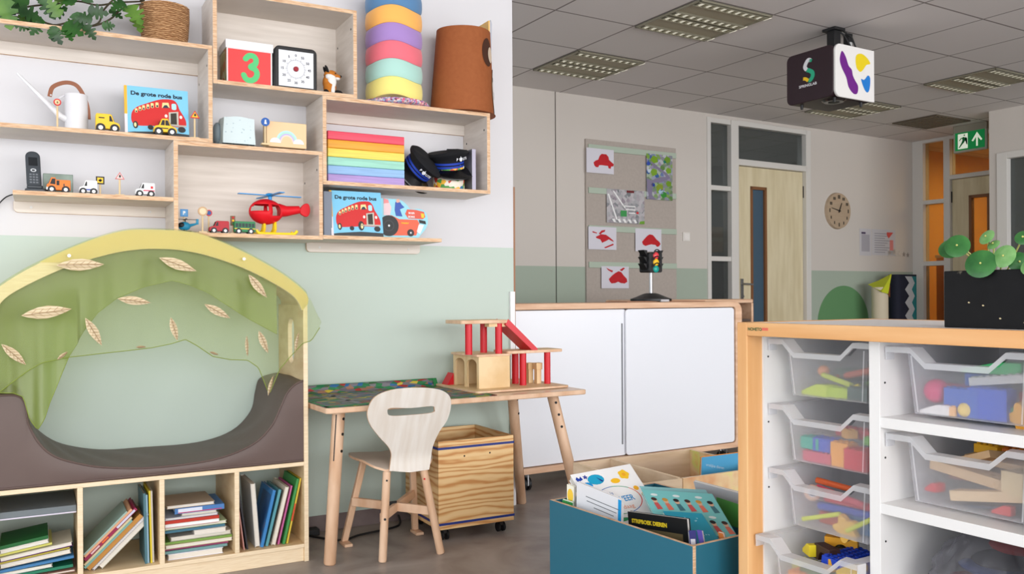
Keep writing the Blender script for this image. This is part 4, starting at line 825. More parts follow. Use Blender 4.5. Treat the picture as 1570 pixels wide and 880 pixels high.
m.poly(cp([(606, 310), (612, 308), (616, 314), (620, 318), (613, 321), (617, 332), (607, 331), (605, 322)]), L2, col(50, 84, 170)); m.poly(cp([(607, 306), (612, 305), (613, 310), (608, 311)]), L3, col(226, 170, 150))
m.poly(cp([(588, 308), (596, 309), (600, 318), (598, 330), (588, 330)]), L2, col(226, 196, 200)); m.poly(cp([(588, 304), (595, 306), (596, 311), (588, 312)]), L3, col(226, 140, 140))
cwx, cwz = o(596, 346); rw = X(611, 346, YT)-cwx; cwz = max(cwz, zs+rw*.98)
for k, (rr_, c_) in enumerate(((1, (34, 34, 36)), (.55, (50, 50, 54)), (.42, (30, 30, 32)), (.1, (240, 240, 240)))): m.poly([(cwx+rw*rr_*cos(i*pi/14), cwz+rw*rr_*sin(i*pi/14)) for i in range(28)], lambda u, v, k=k: (u, YT-.0026-.0005*k, v), col(*c_))
cwx, cwz = o(629.5, 357); rw = .0165; cwz = max(cwz, zs+rw)
for k, (rr_, c_) in enumerate(((1, (30, 30, 32)), (.6, (56, 56, 60)), (.22, (240, 240, 240)))): m.poly([(cwx+rw*rr_*cos(i*pi/14), cwz+rw*rr_*sin(i*pi/14)) for i in range(28)], lambda u, v, k=k: (u, YT-.0026-.0005*k, v), col(*c_))
a = o(626, 328); m.text('BOER', lambda u, v: (a[0]+u, YT-.0030, a[1]+v), .012, WHITE, bold=.0003); a2 = o(625.5, 333.6); m.text('BORIS', lambda u, v: (a2[0]+u, YT-.0030, a2[1]+v), .012, WHITE, bold=.0003)
a3 = o(615, 343); m.text('tractor', lambda u, v: (a3[0]+u, YT-.0030, a3[1]+v), .013, YEL, bold=.0003); m.build('printed_front', bd, kind='raw')
# grey-blue folder box beside it
m = MB(); x0, x1 = X(497, 340, 3.68), X(507, 340, 3.68); m.box(1.0845, x1, 3.66, 3.84, zs, Zp(500, 294, 3.68), col(120, 128, 142)); m.build('magazine_file', label='grey-blue file box behind the lower red bus book', cat='file box', bevel=.001)

# ---- number box, timer, fox
Yn = 3.665; x0, x1 = X(346, 100, Yn), X(419, 100, Yn); zt = Zp(346, 59, Yn); zlid = Zp(346, 72, Yn); zs = Z2; dp = .15
t = thing('number_box', ((x0+x1)/2, Yn+dp/2, zs), 'white lidded box with a green number three on its red front', 'box')
SIDE = mat('patterned_box_side', (176, 160, 120), .7, kind='vor', s=30, cols=[(196, 90, 60), (170, 160, 110), (206, 196, 160), (120, 140, 80)])
m = MB(); m.box(x0+.004, x1-.004, Yn+.003, Yn+dp-.003, zs, zlid+.01, col(236, 236, 236), xn=SIDE); m.build('box_body', t, bevel=.001)
m = MB(); m.box(x0, x1, Yn, Yn+dp, zlid, zt, col(232, 232, 236)); m.build('lid', t, bevel=.001)
m = MB(); m.box(x0+.010, x1-.010, Yn+.0015, Yn+.003, zs+.002, zlid-.002, col(228, 66, 66)); m.build('red_panel', t)
zc = (zs+zlid)/2; m = MB(); g3 = lambda u, v: (x0+.052+u, Yn+.0008, zs+.014+v)
P3 = spline([(.028, .098), (.042, .112), (.060, .112), (.070, .098), (.066, .080), (.048, .066), (.066, .058), (.074, .040), (.066, .020), (.048, .010), (.030, .014), (.020, .030)], 5)
Q3 = [Vector(p) for p in P3]; L3_, R3_ = [], []
for i, q in enumerate(Q3):
    d = (Q3[min(i+1, len(Q3)-1)]-Q3[max(i-1, 0)]).normalized(); nn = Vector((-d.y, d.x))*.0115; L3_.append(q+nn); R3_.append(q-nn)
for part_, dd in ((range(0, 26), 0), (range(25, len(Q3)-1), .0004)):
    for i in part_: m.poly([tuple(L3_[i]), tuple(L3_[i+1]), tuple(R3_[i+1]), tuple(R3_[i])], lambda u, v: (x0+.052+u, Yn+.0006-dd, zs+.014+v), col(84, 196, 120))
for j, q in enumerate((P3[0], P3[-1], P3[25])): m.poly([(q[0]+.0115*cos(i*pi/8), q[1]+.0115*sin(i*pi/8)) for i in range(16)], lambda u, v: (x0+.052+u, Yn-.0004-.0002*j, zs+.014+v), col(84, 196, 120))
m.build('number', t, kind='raw')
Yt_ = 3.665; x0, x1 = X(421, 100, Yt_), X(486, 100, Yt_); zt = Zp(450, 72, Yt_)
t = thing('visual_timer', ((x0+x1)/2, Yt_+.03, Z2), 'square black-framed visual timer with white dial and red knob', 'timer')
m = MB(); m.prism(rrect(x0, x1, Z2, zt, .022, 6), 'y', Yt_, Yt_+.035, M_BLACK); m.box(x0-.004, x0+.01, Yt_+.004, Yt_+.03, Z2, zt-.03, M_BLACK); m.build('frame', t, bevel=.004)
m = MB(); m.box(x0+.017, x1-.016, Yt_-.0012, Yt_, Z2+.018, zt-.018, col(226, 228, 234)); fc = m.build('dial', t)
cx, cz = (x0+x1)/2-.001, (Z2+zt)/2; m = MB()
for k in range(60):
    a = pi/2+k*pi/30; l_ = .009 if k % 5 == 0 else .004; r0 = .036; d = Vector((cos(a), 0, sin(a))); n_3 = Vector((-sin(a), 0, cos(a)))*.0006; o_ = Vector((cx, Yt_-.0018, cz))
    m.add([o_+d*r0-n_3, o_+d*(r0+l_)-n_3, o_+d*(r0+l_)+n_3, o_+d*r0+n_3], [(0, 1, 2, 3)], col(80, 82, 88))
for k in range(12):
    a = pi/2+k*pi/6; m.text(str(k*5), lambda u, v, a=a: (cx+.058*cos(a)+u, Yt_-.0018, cz+.058*sin(a)-.005+v), .0145, col(30, 32, 40), bold=.0003, align='CENTER')
m.build('dial_markings', fc, kind='raw')
m = MB(); m.cyl((cx, Yt_-.002, cz), (cx, Yt_-.012, cz), .0115, .009, mt=col(150, 20, 36), n=24); m.build('knob', t, bevel=.001)
# fox plush
Yx = 3.69; o = lambda px, py, y=Yx: Vector((X(px, py, y), y, Zp(px, py, y))); FO = mat('fox_orange_plush', (190, 112, 30), .95, kind='noise', s=60, cols=[(168, 92, 20), (206, 130, 48)]); FW_ = mat('white_plush', (226, 224, 220), .95); FB = mat('black_plush', (28, 26, 26), .95)
c = o(507, 120); t = thing('fox_plush', (c.x, Yx, Z2), 'small orange and white fox plush sitting beside the timer', 'soft toy')
m = MB(); h_ = c.z-Z2; m.ell((c.x-.004, Yx, Z2+.040), (.028, .028, .042), FO, 20, 14); m.ell((c.x-.018, Yx+.004, Z2+.060), (.016, .022, .030), FO); m.build('body', t)
m = MB(); q = Matrix.Rotation(R(-18), 3, 'Y'); m.ell((c.x+.0, Yx, Z2+.092), (.030, .026, .022), FO, 20, 14); m.ell((c.x+.026, Yx-.006, Z2+.087), (.017, .012, .011), FO); hd = m.build('head', t)
m = MB(); m.ell((c.x+.001, Yx-.017, Z2+.062), (.019, .012, .034), FW_); m.ell((c.x+.003, Yx-.022, Z2+.030), (.010, .008, .026), FW_); m.ell((c.x-.006, Yx-.014, Z2+.082), (.022, .014, .014), FW_); m.ell((c.x+.026, Yx-.007, Z2+.079), (.014, .011, .008), FW_); m.build('white_bib', t)
for s_ in (-1, 1):
    m = MB(); m.ell((c.x-.020, Yx+s_*.014, Z2+.112), (.006, .010, .020), FB, rot=Matrix.Rotation(R(-24), 3, 'Y')); m.ell((c.x-.015, Yx+s_*.014, Z2+.110), (.003, .007, .014), FW_, rot=Matrix.Rotation(R(-24), 3, 'Y')); m.build('ear', hd)
m = MB(); m.ell((c.x+.042, Yx-.008, Z2+.090), (.006, .006, .005), BLK, 10, 8); m.build('nose', hd)
m = MB(); m.ell((c.x+.014, Yx-.025, Z2+.096), (.0035, .002, .0035), BLK, 10, 8); m.build('eye', hd)
for dx, dy in ((-.022, -.010), (.028, -.012), (.030, .014)): m = MB(); m.ell((c.x+dx, Yx+dy, Z2+.014), (.022 if dx > 0 else .014, .013, .014), FB); m.build('paw', t)
m = MB(); m.ell((c.x+.036, Yx+.02, Z2+.012), (.030, .012, .011), FB); m.ell((c.x+.060, Yx+.018, Z2+.012), (.012, .010, .010), FW_); m.build('tail', t)

# ---- soft storage cube, rainbow box
Yq = 3.67; x0, x1 = X(341, 200, Yq), X(393, 200, Yq); zt = Zp(370, 180, Yq)
BAG = mat('mint_speckled_fabric', (200, 216, 218), .9, kind='dots', s=62, cols=[(110, 140, 156), (190, 208, 214), (210, 224, 226)], pos=[.0, .16, .22])
t = thing('fabric_basket', ((x0+x1)/2, Yq+.06, Z1), 'pale blue fabric basket with tiny printed dots, collapsed top', 'basket')
m = MB(); nx, nz = 10, 8
def bagw(u, v):
    a = 2*pi*u; px_, py_ = cos(a), sin(a); k = 1/max(abs(px_), abs(py_)); k = k*.82+1*.18
    hx, hy = (x1-x0)/2, .062; zz = v*(zt-Z1)*(1+.03*sin(3*a)); s_ = 1+.02*sin(5*a+v*4)-.05*v*v
    return ((x0+x1)/2+px_*k*hx*s_, Yq+.062+py_*k*hy*s_, Z1+zz)
m.grid(48, 8, bagw, BAG); m.build('bag', t, kind='raw')
m = MB(); m.add([bagw(i/48, 1) for i in range(48)]+[((x0+x1)/2, Yq+.062, zt-.012)], [(i, (i+1) % 48, 48) for i in range(48)], BAG); m.build('top_flap', t, kind='raw')
m = MB(); m.ell((x0-.004, Yq+.10, Z1+.05), (.018, .05, .048), mat('grey_dotted_fabric', (150, 166, 176), .9, kind='dots', s=40, cols=[(110, 130, 140), (150, 166, 176)], pos=[.1, .25])); m.build('side_pouch', t)
Yr = 3.675; x0, x1 = X(409, 210, Yr), X(470, 210, Yr); zt = Zp(409, 185, Yr)
t = thing('rainbow_box', ((x0+x1)/2, Yr+.03, Z1), 'small peach wooden box printed with a pastel rainbow and clouds', 'box')
m = MB(); m.box(x0, x1, Yr, Yr+.07, Z1, zt, col(232, 198, 154)); m.build('box_body', t, bevel=.002)
m = MB(); cx = (x0+x1)/2; w = x1-x0; h = zt-Z1; zb = Z1+h*.22
for k, c_ in enumerate(((180, 222, 230), (170, 226, 200), (186, 176, 222), (236, 206, 196), (232, 198, 154))):
    r_ = w*(.27-.035*k); m.poly([(cx+r_*cos(pi*i/16), zb+r_*1.05*sin(pi*i/16)) for i in range(17)], lambda u, v, k=k: (u, Yr-.0004-.0003*k, v), col(*c_))
for s_ in (-1, 1): m.poly([(cx+s_*w*.29+w*.14*cos(pi*i/8), zb-h*.06+h*.20*max(0, sin(pi*i/8))+(.0)) for i in range(9)]+[], lambda u, v: (u, Yr-.0026, v), col(236, 234, 236))
m.build('rainbow_print', t, kind='raw')

# ---- phone, card, cable
Yf = 3.70; cx = X(54, 280, Yf); t = thing('cordless_phone', (cx, Yf, Z4), 'dark grey cordless phone standing in its charging cradle', 'telephone'); G = col(58, 64, 70, rough=.4)
m = MB(); m.prism(rrect(X(38, 290, Yf), X(74, 290, Yf), Yf-.04, Yf+.04, .02), 'z', Z4, Z4+.016, G); m.box(X(41, 290, Yf), X(66, 290, Yf), Yf-.015, Yf+.025, Z4+.016, Z4+.03, G); m.build('cradle', t, bevel=.005)
x0, x1 = X(41, 260, Yf), X(64, 260, Yf); zt = Zp(50, 231, Yf); zl = Z4+.014; lean = lambda z: .030*(z-zl)/(zt-zl)
m = MB(); sh = rrect(x0, x1, zl, zt, .022, 6)
vs = [(a-.006*(b-zl)/(zt-zl), Yf-.014+lean(b), b) for a, b in sh]+[(a-.006*(b-zl)/(zt-zl), Yf+.010+lean(b), b) for a, b in sh]; n = len(sh)
m.add(vs, [tuple(range(n)), tuple(range(2*n-1, n-1, -1))]+[(i, (i+1) % n, (i+1) % n+n, i+n) for i in range(n)], G); hs = m.build('handset', t, bevel=.004)
ff = lambda u, v: (x0+u*(x1-x0)-.006*v, Yf-.0152+.030*v, zl+v*(zt-zl))
m = MB(); m.poly([(.2, .62), (.8, .62), (.8, .84), (.2, .84)], ff, col(30, 34, 38, rough=.15)); m.build('screen', hs, kind='raw')
m = MB(); m.poly([(.5+.2*cos(i*pi/8), .50+.045*sin(i*pi/8)) for i in range(16)], ff, col(196, 200, 204)); m.poly([(.5+.11*cos(i*pi/8), .50+.022*sin(i*pi/8)) for i in range(16)], lambda u, v: tuple(Vector(ff(u, v))-Vector((0, .0006, 0))), col(40, 44, 50)); m.build('ring_key', hs, kind='raw')
m = MB()
for r_ in range(4):
    for c_ in range(3): m.poly([(.22+.21*c_, .16+.07*r_), (.37+.21*c_, .16+.07*r_), (.37+.21*c_, .20+.07*r_), (.22+.21*c_, .20+.07*r_)], ff, col(112, 118, 124))
m.build('keypad', hs, kind='raw')
m = MB(); x0, x1 = X(66, 280, 3.76), X(112, 280, 3.76); m.box(x0, x1, 3.755, 3.80, Z4, Zp(90, 267, 3.76), col(150, 156, 158), yn=mat('faded_photo', (110, 136, 116), .3, kind='noise', s=16, cols=[(70, 96, 76), (160, 176, 164)])); m.build('card_holder', label='grey card holder with green faded picture behind the orange truck', cat='card holder', bevel=.002)
m = MB(); m.tube(spline([(cx-.02, Yf+.04, Z4+.006), (-.05, 3.80, Z4+.008), (-.09, 3.83, Z4+.002), (-.12, 3.855, Z4-.02), (-.18, 3.862, Z4-.10), (-.30, 3.862, Z4-.16)], 6), .0025, BLK, 6); m.build('phone_cable', label='thin black phone cable hanging off the left end of the ledge', cat='cable')

# ---- stacking cushions on the right box
ZS = Z2-.0; Ys = 3.735; zs = Z2-TH-.0005
x0, x1 = X(556, 80, Ys), X(649, 80, Ys); cx = (x0+x1)/2; rr = .128
m = MB(); c2 = X(606, 150, Ys); m.lathe([(0, 0), (rr*1.12, 0), (rr*1.20, .006), (rr*1.22, .014), (rr*1.18, .023), (rr*1.05, .027), (0, .027)], (c2, Ys, zs), mat('confetti_foam', (200, 160, 170), .9, kind='vor', s=130, cols=[(226, 120, 80), (150, 110, 190), (236, 226, 220), (220, 90, 120), (150, 200, 220), (120, 60, 80)]), 48)
m.build('speckled_cushion_disc', label='thin confetti-speckled foam disc at the very bottom of the cushion tower', cat='cushion', group='stacked round foam pieces on the shelf')
seams = [140, 116, 87.5, 61, 36, 9, -20]   # approximate pixel heights of the joints
zz = zs+.0275; cols_ = [((240, 226, 130), 'yellow'), ((172, 214, 204), 'mint green'), ((232, 112, 126), 'pink'), ((164, 132, 196), 'purple'), ((246, 180, 92), 'orange'), ((86, 132, 176), 'blue')]
ht = (Zp(602, 9, Ys-.1)-zz)/5*.97
wav = lambda r_, z, a: (r_*(1+.025*cos(3*a)), .0)
def wz(r_, z, a): return (r_*(1+.02*cos(3*a+.4)), .0075*cos(3*(a-4.3))*min(1, r_/.10))
for i, (c_, nm) in enumerate(cols_):
    m = MB(); hh = ht-.0012 if i < 5 else ht
    m.lathe([(0, 0), (rr*.955, 0), (rr*.995, hh*.10), (rr*1.015, hh*.35), (rr*1.01, hh*.65), (rr*.985, hh*.9), (rr*.955, hh), (0, hh)], (cx, Ys, zz+.008), mat('foam_'+nm.replace(' ', '_'), c_, .85, sheen=.3), 60, wz)
    m.build('stacking_cushion', label='%s wavy foam stone, %s in the cushion tower' % (nm, ['lowest coloured one', 'second coloured one up', 'third coloured one up', 'fourth coloured one up', 'second from the top', 'topmost']
            [i]), cat='cushion', group='stacked round foam pieces on the shelf', origin=(cx, Ys, zz)); zz += ht
# brown felt basket with a bear face
Yb_ = 3.735; zs = Z2-TH-.0005; bl, br = X(661, 150, Yb_), X(754, 170, Yb_); tl, tr = X(670, 40, Yb_), X(750, 45, Yb_); zt = Zp(705, 40, Yb_-.1)
cxb, cxt = (bl+br)/2, (tl+tr)/2; rb, rt_ = (br-bl)/2*.97, (tr-tl)/2*.95
t = thing('bear_basket', (cxb, Yb_, zs), 'tall brown felt storage basket with a bear face turned to the right', 'basket')
BRN = mat('cognac_felt', (150, 84, 42), .8, kind='noise', s=50, cols=[(140, 76, 36), (160, 92, 50)])
def bk_(a, v, k=1.0):
    r_ = (rb+(rt_-rb)*v)*k*(1+.015*sin(4*a+1)); return (cxb+(cxt-cxb)*v+r_*cos(a), Yb_+r_*sin(a)*.95+.0, zs+.004+v*(zt-zs))
m = MB(); m.grid(48, 8, lambda u, v: bk_(2*pi*u, v), BRN); m.grid(48, 4, lambda u, v: bk_(2*pi*u, .2+.8*v, .965), BRN); m.grid(48, 1, lambda u, v: bk_(2*pi*u, 1, .965+.035*v), BRN)
m.grid(48, 1, lambda u, v: (cxb+(rb*1.04*v)*cos(2*pi*u), Yb_+.98*(rb*1.04*v)*sin(2*pi*u), zs+.002), BRN); m.build('basket_body', t, kind='raw')
def onbk(m, ac, vc, ra, rv, mt_, k=1.012, n=24):
    m.add([bk_(ac, vc, k)]+[bk_(ac+ra*cos(2*pi*i/n), vc+rv*sin(2*pi*i/n), k) for i in range(n)], [(0, i+1, (i+1) % n+1) for i in range(n)], mt_)
DB = mat('dark_brown_felt', (70, 40, 26), .9); CR = mat('cream_felt', (206, 186, 164), .9)
FA = R(-12)
m = MB(); onbk(m, R(-58), .72, .30, .17, DB, 1.015); onbk(m, R(-48), .70, .17, .095, CR, 1.03); m.build('ear', t, kind='raw')
m = MB(); onbk(m, FA+.50, .72, .30, .155, DB, 1.015); onbk(m, FA+.50, .70, .16, .085, CR, 1.03); m.build('ear', t, kind='raw')
m = MB(); onbk(m, R(-14), .30, .50, .28, CR, 1.022); fce = m.build('face', t, kind='raw')
m = MB(); onbk(m, R(-36), .42, .045, .03, DB, 1.03); onbk(m, FA+.28, .48, .045, .03, DB, 1.03); onbk(m, R(-28), .24, .08, .05, DB, 1.03); m.build('eyes_and_nose', fce, kind='raw')
q = on_y(744, 42, Yb_-.02); m = MB(); m.prism([(q.x-.012, zt-.10), (q.x+.012, zt-.10), (q.x+.016, q.z+.008), (q.x+.010, q.z+.026), (q.x+.002, q.z+.012)], 'y', Yb_-.06, Yb_+.05, col(180, 184, 196)); m.box(q.x-.008, q.x-.001, Yb_-.07, Yb_+.06, zt-.10, q.z+.018, col(236, 190, 110)); m.build('folded_board', label='orange-edged folded card sticking up out of the brown bear basket', cat='card')

# ---- rainbow mat, caps, tin, files in the right box
Ym = 3.655; x0, x1 = X(503, 240, Ym), X(620, 240, Ym); zt = Zp(503, 199.5, Ym); hz = (zt-Z3)/6
t = thing('folding_foam_mat', ((x0+x1)/2, Ym+.09, Z3), 'thick foam mat folded into six rainbow coloured layers', 'play mat')
for i, c_ in enumerate(((176, 148, 206), (144, 184, 226), (156, 214, 194), (250, 218, 96), (236, 164, 50), (232, 76, 98))):
    m = MB(); m.prism(rrect(Ym, Ym+.17, Z3+i*hz, Z3+(i+1)*hz-.0004, .004, 3), 'x', x0, x1, mat('mat_vinyl_%d' % i, c_, .5, kind='noise', s=14, scale=(.5, 1, 8), cols=[tuple(int(v*.94) for v in c_), c_], pos=[.4, .6])); m.build('mat_layer', t, bevel=.001)
CAP = mat('black_wool', (16, 17, 22), .85); PE = mat('shiny_black', (14, 14, 16), .2); CBL = mat('cap_blue_band', (24, 60, 170), .6); SIL = col(220, 222, 228)
def police_cap(c, Rm, label, sc=1.0):
    t = thing('police_cap', c, label, 'cap', 'black police caps in the right shelf box'); T = Matrix.Translation(Vector(c)) @ Rm.to_4x4() @ Matrix.Scale(sc, 4)
    m = MB(T); m.lathe([(.072, .0), (.073, .012), (.072, .036), (.078, .046), (.094, .058), (.098, .066), (.088, .076), (.05, .082), (0, .080)], (0, 0, 0), CAP, 40, lambda r_, z, a: (r_*(1.0 if z < .04 else 1+.06*max(0, -sin(a))), .014*max(0, -sin(a)) if z > .04 else 0)); m.build('crown', t)
    for z in (.016, .031): m = MB(T); m.lathe([(.0735, z-.005), (.0755, z-.0045), (.0755, z+.0045), (.0735, z+.005)], (0, 0, 0), CBL, 40); m.build('blue_band', t)
    m = MB(T); m.grid(16, 5, lambda u, v: (( .070+.050*v)*cos(-pi*(.12+.76*u))*(1 if v == 0 else 1-.0*v), (.070+.050*v)*sin(-pi*(.12+.76*u)), .008-.045*v*(sin(pi*u)*.6+.4)), PE); pk = m.build('peak', t, kind='raw'); so = pk.modifiers.new('thick', 'SOLIDIFY'); so.thickness = .003
    m = MB(T); f = lambda u, v: (.087*sin(u/.087)*1.0, -.092*cos(u/.087)-.004, .048+v); 
    m.poly([(-.008, .0), (0, -.006), (.008, 0), (.010, .010), (.003, .012), (0, .020), (-.003, .012), (-.010, .010)], f, SIL)
    m.text('P', lambda u, v: f(u-.024, v+.0), .016, SIL, bold=.0005); m.text('LITIE', lambda u, v: f(u+.012, v+.0), .016, SIL, bold=.0005); m.build('badge_lettering', t, kind='raw')
c = on_y(700, 262, 3.72)
t_tin = thing('printed_tin', (X(694, 288, 3.70), 3.72, Z3), 'white tub with colourful printed figures under the black police cap', 'tub')
x0, x1 = X(667, 288, 3.70), X(718, 288, 3.70); r_ = (x1-x0)/2*.88; cxt_ = (x0+x1)/2; zt = Zp(694, 252, 3.66)
m = MB(); m.lathe([(0, 0), (r_, 0), (r_, zt-Z3), (r_*.95, zt-Z3), (r_*.95, .01)], (cxt_, 3.735, Z3), mat('sweet_print', (226, 216, 200), .5, kind='vor', s=48, cols=[(232, 222, 204), (200, 60, 40), (236, 228, 214), (240, 180, 50), (232, 222, 204), (60, 120, 160), (236, 226, 210), (80, 150, 70), (236, 226, 210)], const=True), 36); m.build('tub', t_tin)
m = MB(); f_ = lambda u, v: (cxt_+r_*1.004*sin(u), 3.735-r_*1.004*cos(u), v); m.poly([(-.3, Z3+.006), (.75, Z3+.006), (.75, Z3+.026), (-.3, Z3+.026)], f_, col(236, 222, 190)) ; m.build('paper_band', t_tin, kind='raw')
Rc = Matrix.Rotation(R(14), 3, 'Y') @ Matrix.Rotation(R(2), 3, 'X') @ Matrix.Rotation(R(32), 3, 'Z')
police_cap((cxt_-.003, 3.735, zt-.012), Matrix.Rotation(R(-10), 3, 'Y') @ Matrix.Rotation(R(14), 3, 'X') @ Matrix.Rotation(R(14), 3, 'Z'), 'black police cap with blue bands sitting on top of the printed tub', 1.02)
q = on_y(640, 262, 3.74); police_cap((q.x-.015, 3.73, Z3+.088), Matrix.Rotation(R(42), 3, 'Y') @ Matrix.Rotation(R(40), 3, 'X') @ Matrix.Rotation(R(10), 3, 'Z'), 'black police cap tipped on its side between the rainbow mat and the tub', .98)
x0 = X(722, 288, 3.66); m = MB(); m.box(x0+.004, x0+.024, 3.655, 3.85, Z3, Zp(728, 229, 3.66), col(176, 172, 190), xn=col(110, 108, 116)); m.build('lilac_folder', label='lilac-grey file folder standing at the right end of the right shelf box', cat='folder', bevel=.001)

# ---------------------------------------------------------------- reading nook
YN = 3.456; NX1 = .955; NC = .402; NX0 = 2*NC-NX1; NT = .018; YNB = 3.862
N = lambda px, py: (X(px, py, YN), Zp(px, py, YN))
zb_top = .401; nook = thing('reading_nook', (NC, (YN+YNB)/2, 0), 'birch reading nook bench with arched top, book cubbies below and a brown cushion', 'reading nook')
outR = [N(*q) for q in ((255, 354), (302, 359), (366, 384), (430, 419.5), (468, 450), (474, 467))]
inR = [N(*q) for q in ((255, 382), (274, 383.5), (318, 392), (382, 415), (446, 451), (463, 476))]
outR = [(NC, outR[0][1])]+outR[1:]; inR = [(NC, inR[0][1])]+inR[1:]; outR[-1] = (NX1, outR[-1][1]); inR[-1] = (NX1-NT-.004, inR[-1][1])
oR = spline(outR, 6); iR = spline(inR, 6)
mir = lambda P: [(2*NC-a, b) for a, b in P[::-1]]
oA = mir(oR)[:-1]+oR; iA = mir(iR)[:-1]+iR
m = MB(); n = len(oA)
vs = [(a, YN, b) for a, b in oA]+[(a, YN, b) for a, b in iA]+[(a, YN+.02, b) for a, b in oA]+[(a, YN+.02, b) for a, b in iA]
fs = []
for i in range(n-1): fs += [(i, i+1, n+i+1, n+i), (2*n+i, 3*n+i, 3*n+i+1, 2*n+i+1), (i, 2*n+i, 2*n+i+1, i+1), (n+i, n+i+1, 3*n+i+1, 3*n+i)]
fs += [(0, n, 3*n, 2*n), (n-1, 3*n-1, 4*n-1, 2*n-1)]
m.add(vs, fs, M_BIRCHE); m.build('arch_front', nook, bevel=.001)
m = MB(); sh = lambda P, k: [(NC+(a-NC)*k, b-(1-k)*.9) for a, b in P]; o2 = sh(oA, .985)
vs = [(a, YN+.02, b) for a, b in oA]+[(a, YN+.02, b) for a, b in o2]+[(a, YNB, b) for a, b in oA]+[(a, YNB, b) for a, b in o2]; fs = []
for i in range(n-1): fs += [(i, i+1, n+i+1, n+i), (2*n+i, 3*n+i, 3*n+i+1, 2*n+i+1), (i, 2*n+i, 2*n+i+1, i+1), (n+i, n+i+1, 3*n+i+1, 3*n+i)]
m.add(vs, fs, M_BIRCH); m.build('arch_roof', nook)
ztop = oA[-1][1]; hy0, hy1 = 3.60, 3.70; zl, zh = Zp(445, 558, 3.62), Zp(445, 487, 3.62)
slot = [(hy0+(hy1-hy0)/2+(hy1-hy0)/2*cos(a), (zl+.05 if sin(a) < 0 else zh-.05)+.05*sin(a)) for a in [2*pi*i/20 for i in range(20)]]
for s_, x0 in ((1, NX1-NT), (-1, NX0)):
    m = MB(); m.plate([(YN, 0), (YNB, 0), (YNB, ztop), (YN, ztop)], [slot], .4, lambda u, v: (x0, u, v), lambda u, v: (x0+NT, u, v), M_BIRCH, M_BIRCHE); m.build('side_panel', nook, bevel=.001)
def bd(name, x0, x1, z0, z1, ya=YN, yb=YNB, mt_=M_BIRCH): m = MB(); m.box(x0, x1, ya, yb, z0, z1, mt_, yn=M_BIRCHE); m.build(name, nook, bevel=.0015)
bd('bench_board', NX0+NT, NX1-NT, zb_top-.016, zb_top); bd('bottom_board', NX0+NT, NX1-NT, .056, .072); bd('plinth', NX0+NT, NX1-NT, 0, .056, YN+.010, YN+.026)
divs = [.131, .404, .675]
for x in divs: bd('divider', x-.009, x+.009, .072, zb_top-.016)
# cushion
CUSH = mat('brown_vinyl', (96, 78, 72), .45, spec=.4, kind='noise', s=5, cols=[(90, 73, 68), (102, 84, 78)])
YC0, YC1 = YN+.004, YNB-.006
fr = [(-55, 612), (0, 607), (25, 607), (38, 618), (44, 650), (60, 680), (84, 700), (121, 711), (164, 717), (236, 717), (327, 705), (385, 683), (415, 655), (430, 625), (440, 603), (452, 590), (463, 584)]
bkp = [(-40, 590), (0, 586), (18, 589), (34, 600), (39, 620), (48, 642), (62, 662), (95, 680), (153, 689), (218, 685.5), (302, 678), (355, 660), (384, 630), (391, 600), (398, 580), (420, 572), (444, 571)]
fr = [tuple(on_y(a, b, YC0)) for a, b in fr]; bkp = [tuple(on_y(a, b, YC1)) for a, b in bkp]
fr[-1] = (NX1-NT-.001, YC0, fr[-1][2]); bkp[-1] = (NX1-NT-.001, YC1, bkp[-1][2]); fr[0] = (NX0+NT+.001, YC0, fr[0][2]); bkp[0] = (NX0+NT+.001, YC1, bkp[0][2])
F_ = spline(fr, 5); K_ = spline(bkp, 5); n = len(F_)-1
def cush(u, v):
    i = round(u*n); a, b = Vector(F_[i]), Vector(K_[i]); p = a.lerp(b, v); x = p.x
    p.z += .005*sin(x*52+v*9+2*sin(x*11))*sin(pi*v)*(1 if .2 < u < .95 else .3)+.004*sin(pi*v); p.x = min(max(p.x, NX0+NT+.001), NX1-NT-.001); return tuple(p)
m = MB(); m.grid(n, 10, cush, CUSH)
zc = zb_top+.001
m.grid(n, 4, lambda u, v: (F_[round(u*n)][0], YC0-.003*sin(pi*v), F_[round(u*n)][2]*(1-v)+zc*v), CUSH); m.grid(n, 1, lambda u, v: (K_[round(u*n)][0], YC1, K_[round(u*n)][2]*(1-v)+zc*v), CUSH)
m.grid(1, 1, lambda u, v: (NX0+NT+.001+u*(NX1-NX0-2*NT-.002), YC0+v*(YC1-YC0), zc), CUSH)
for e_, xx in ((0, NX0+NT+.001), (-1, NX1-NT-.001)): m.add([F_[e_], K_[e_], (xx, YC1, zc), (xx, YC0, zc)], [(0, 1, 2, 3)], CUSH)
cu = m.build('seat_cushion', nook, kind='raw', angle=60)
m = MB(); m.tube([(a, b-.001, c+.001) for a, b, c in F_], .004, CUSH, 8); m.tube([(NX0+.02, YC0-.001, zc+.005), (NX1-.02, YC0-.001, zc+.005)], .004, CUSH, 8); m.build('piping', cu)

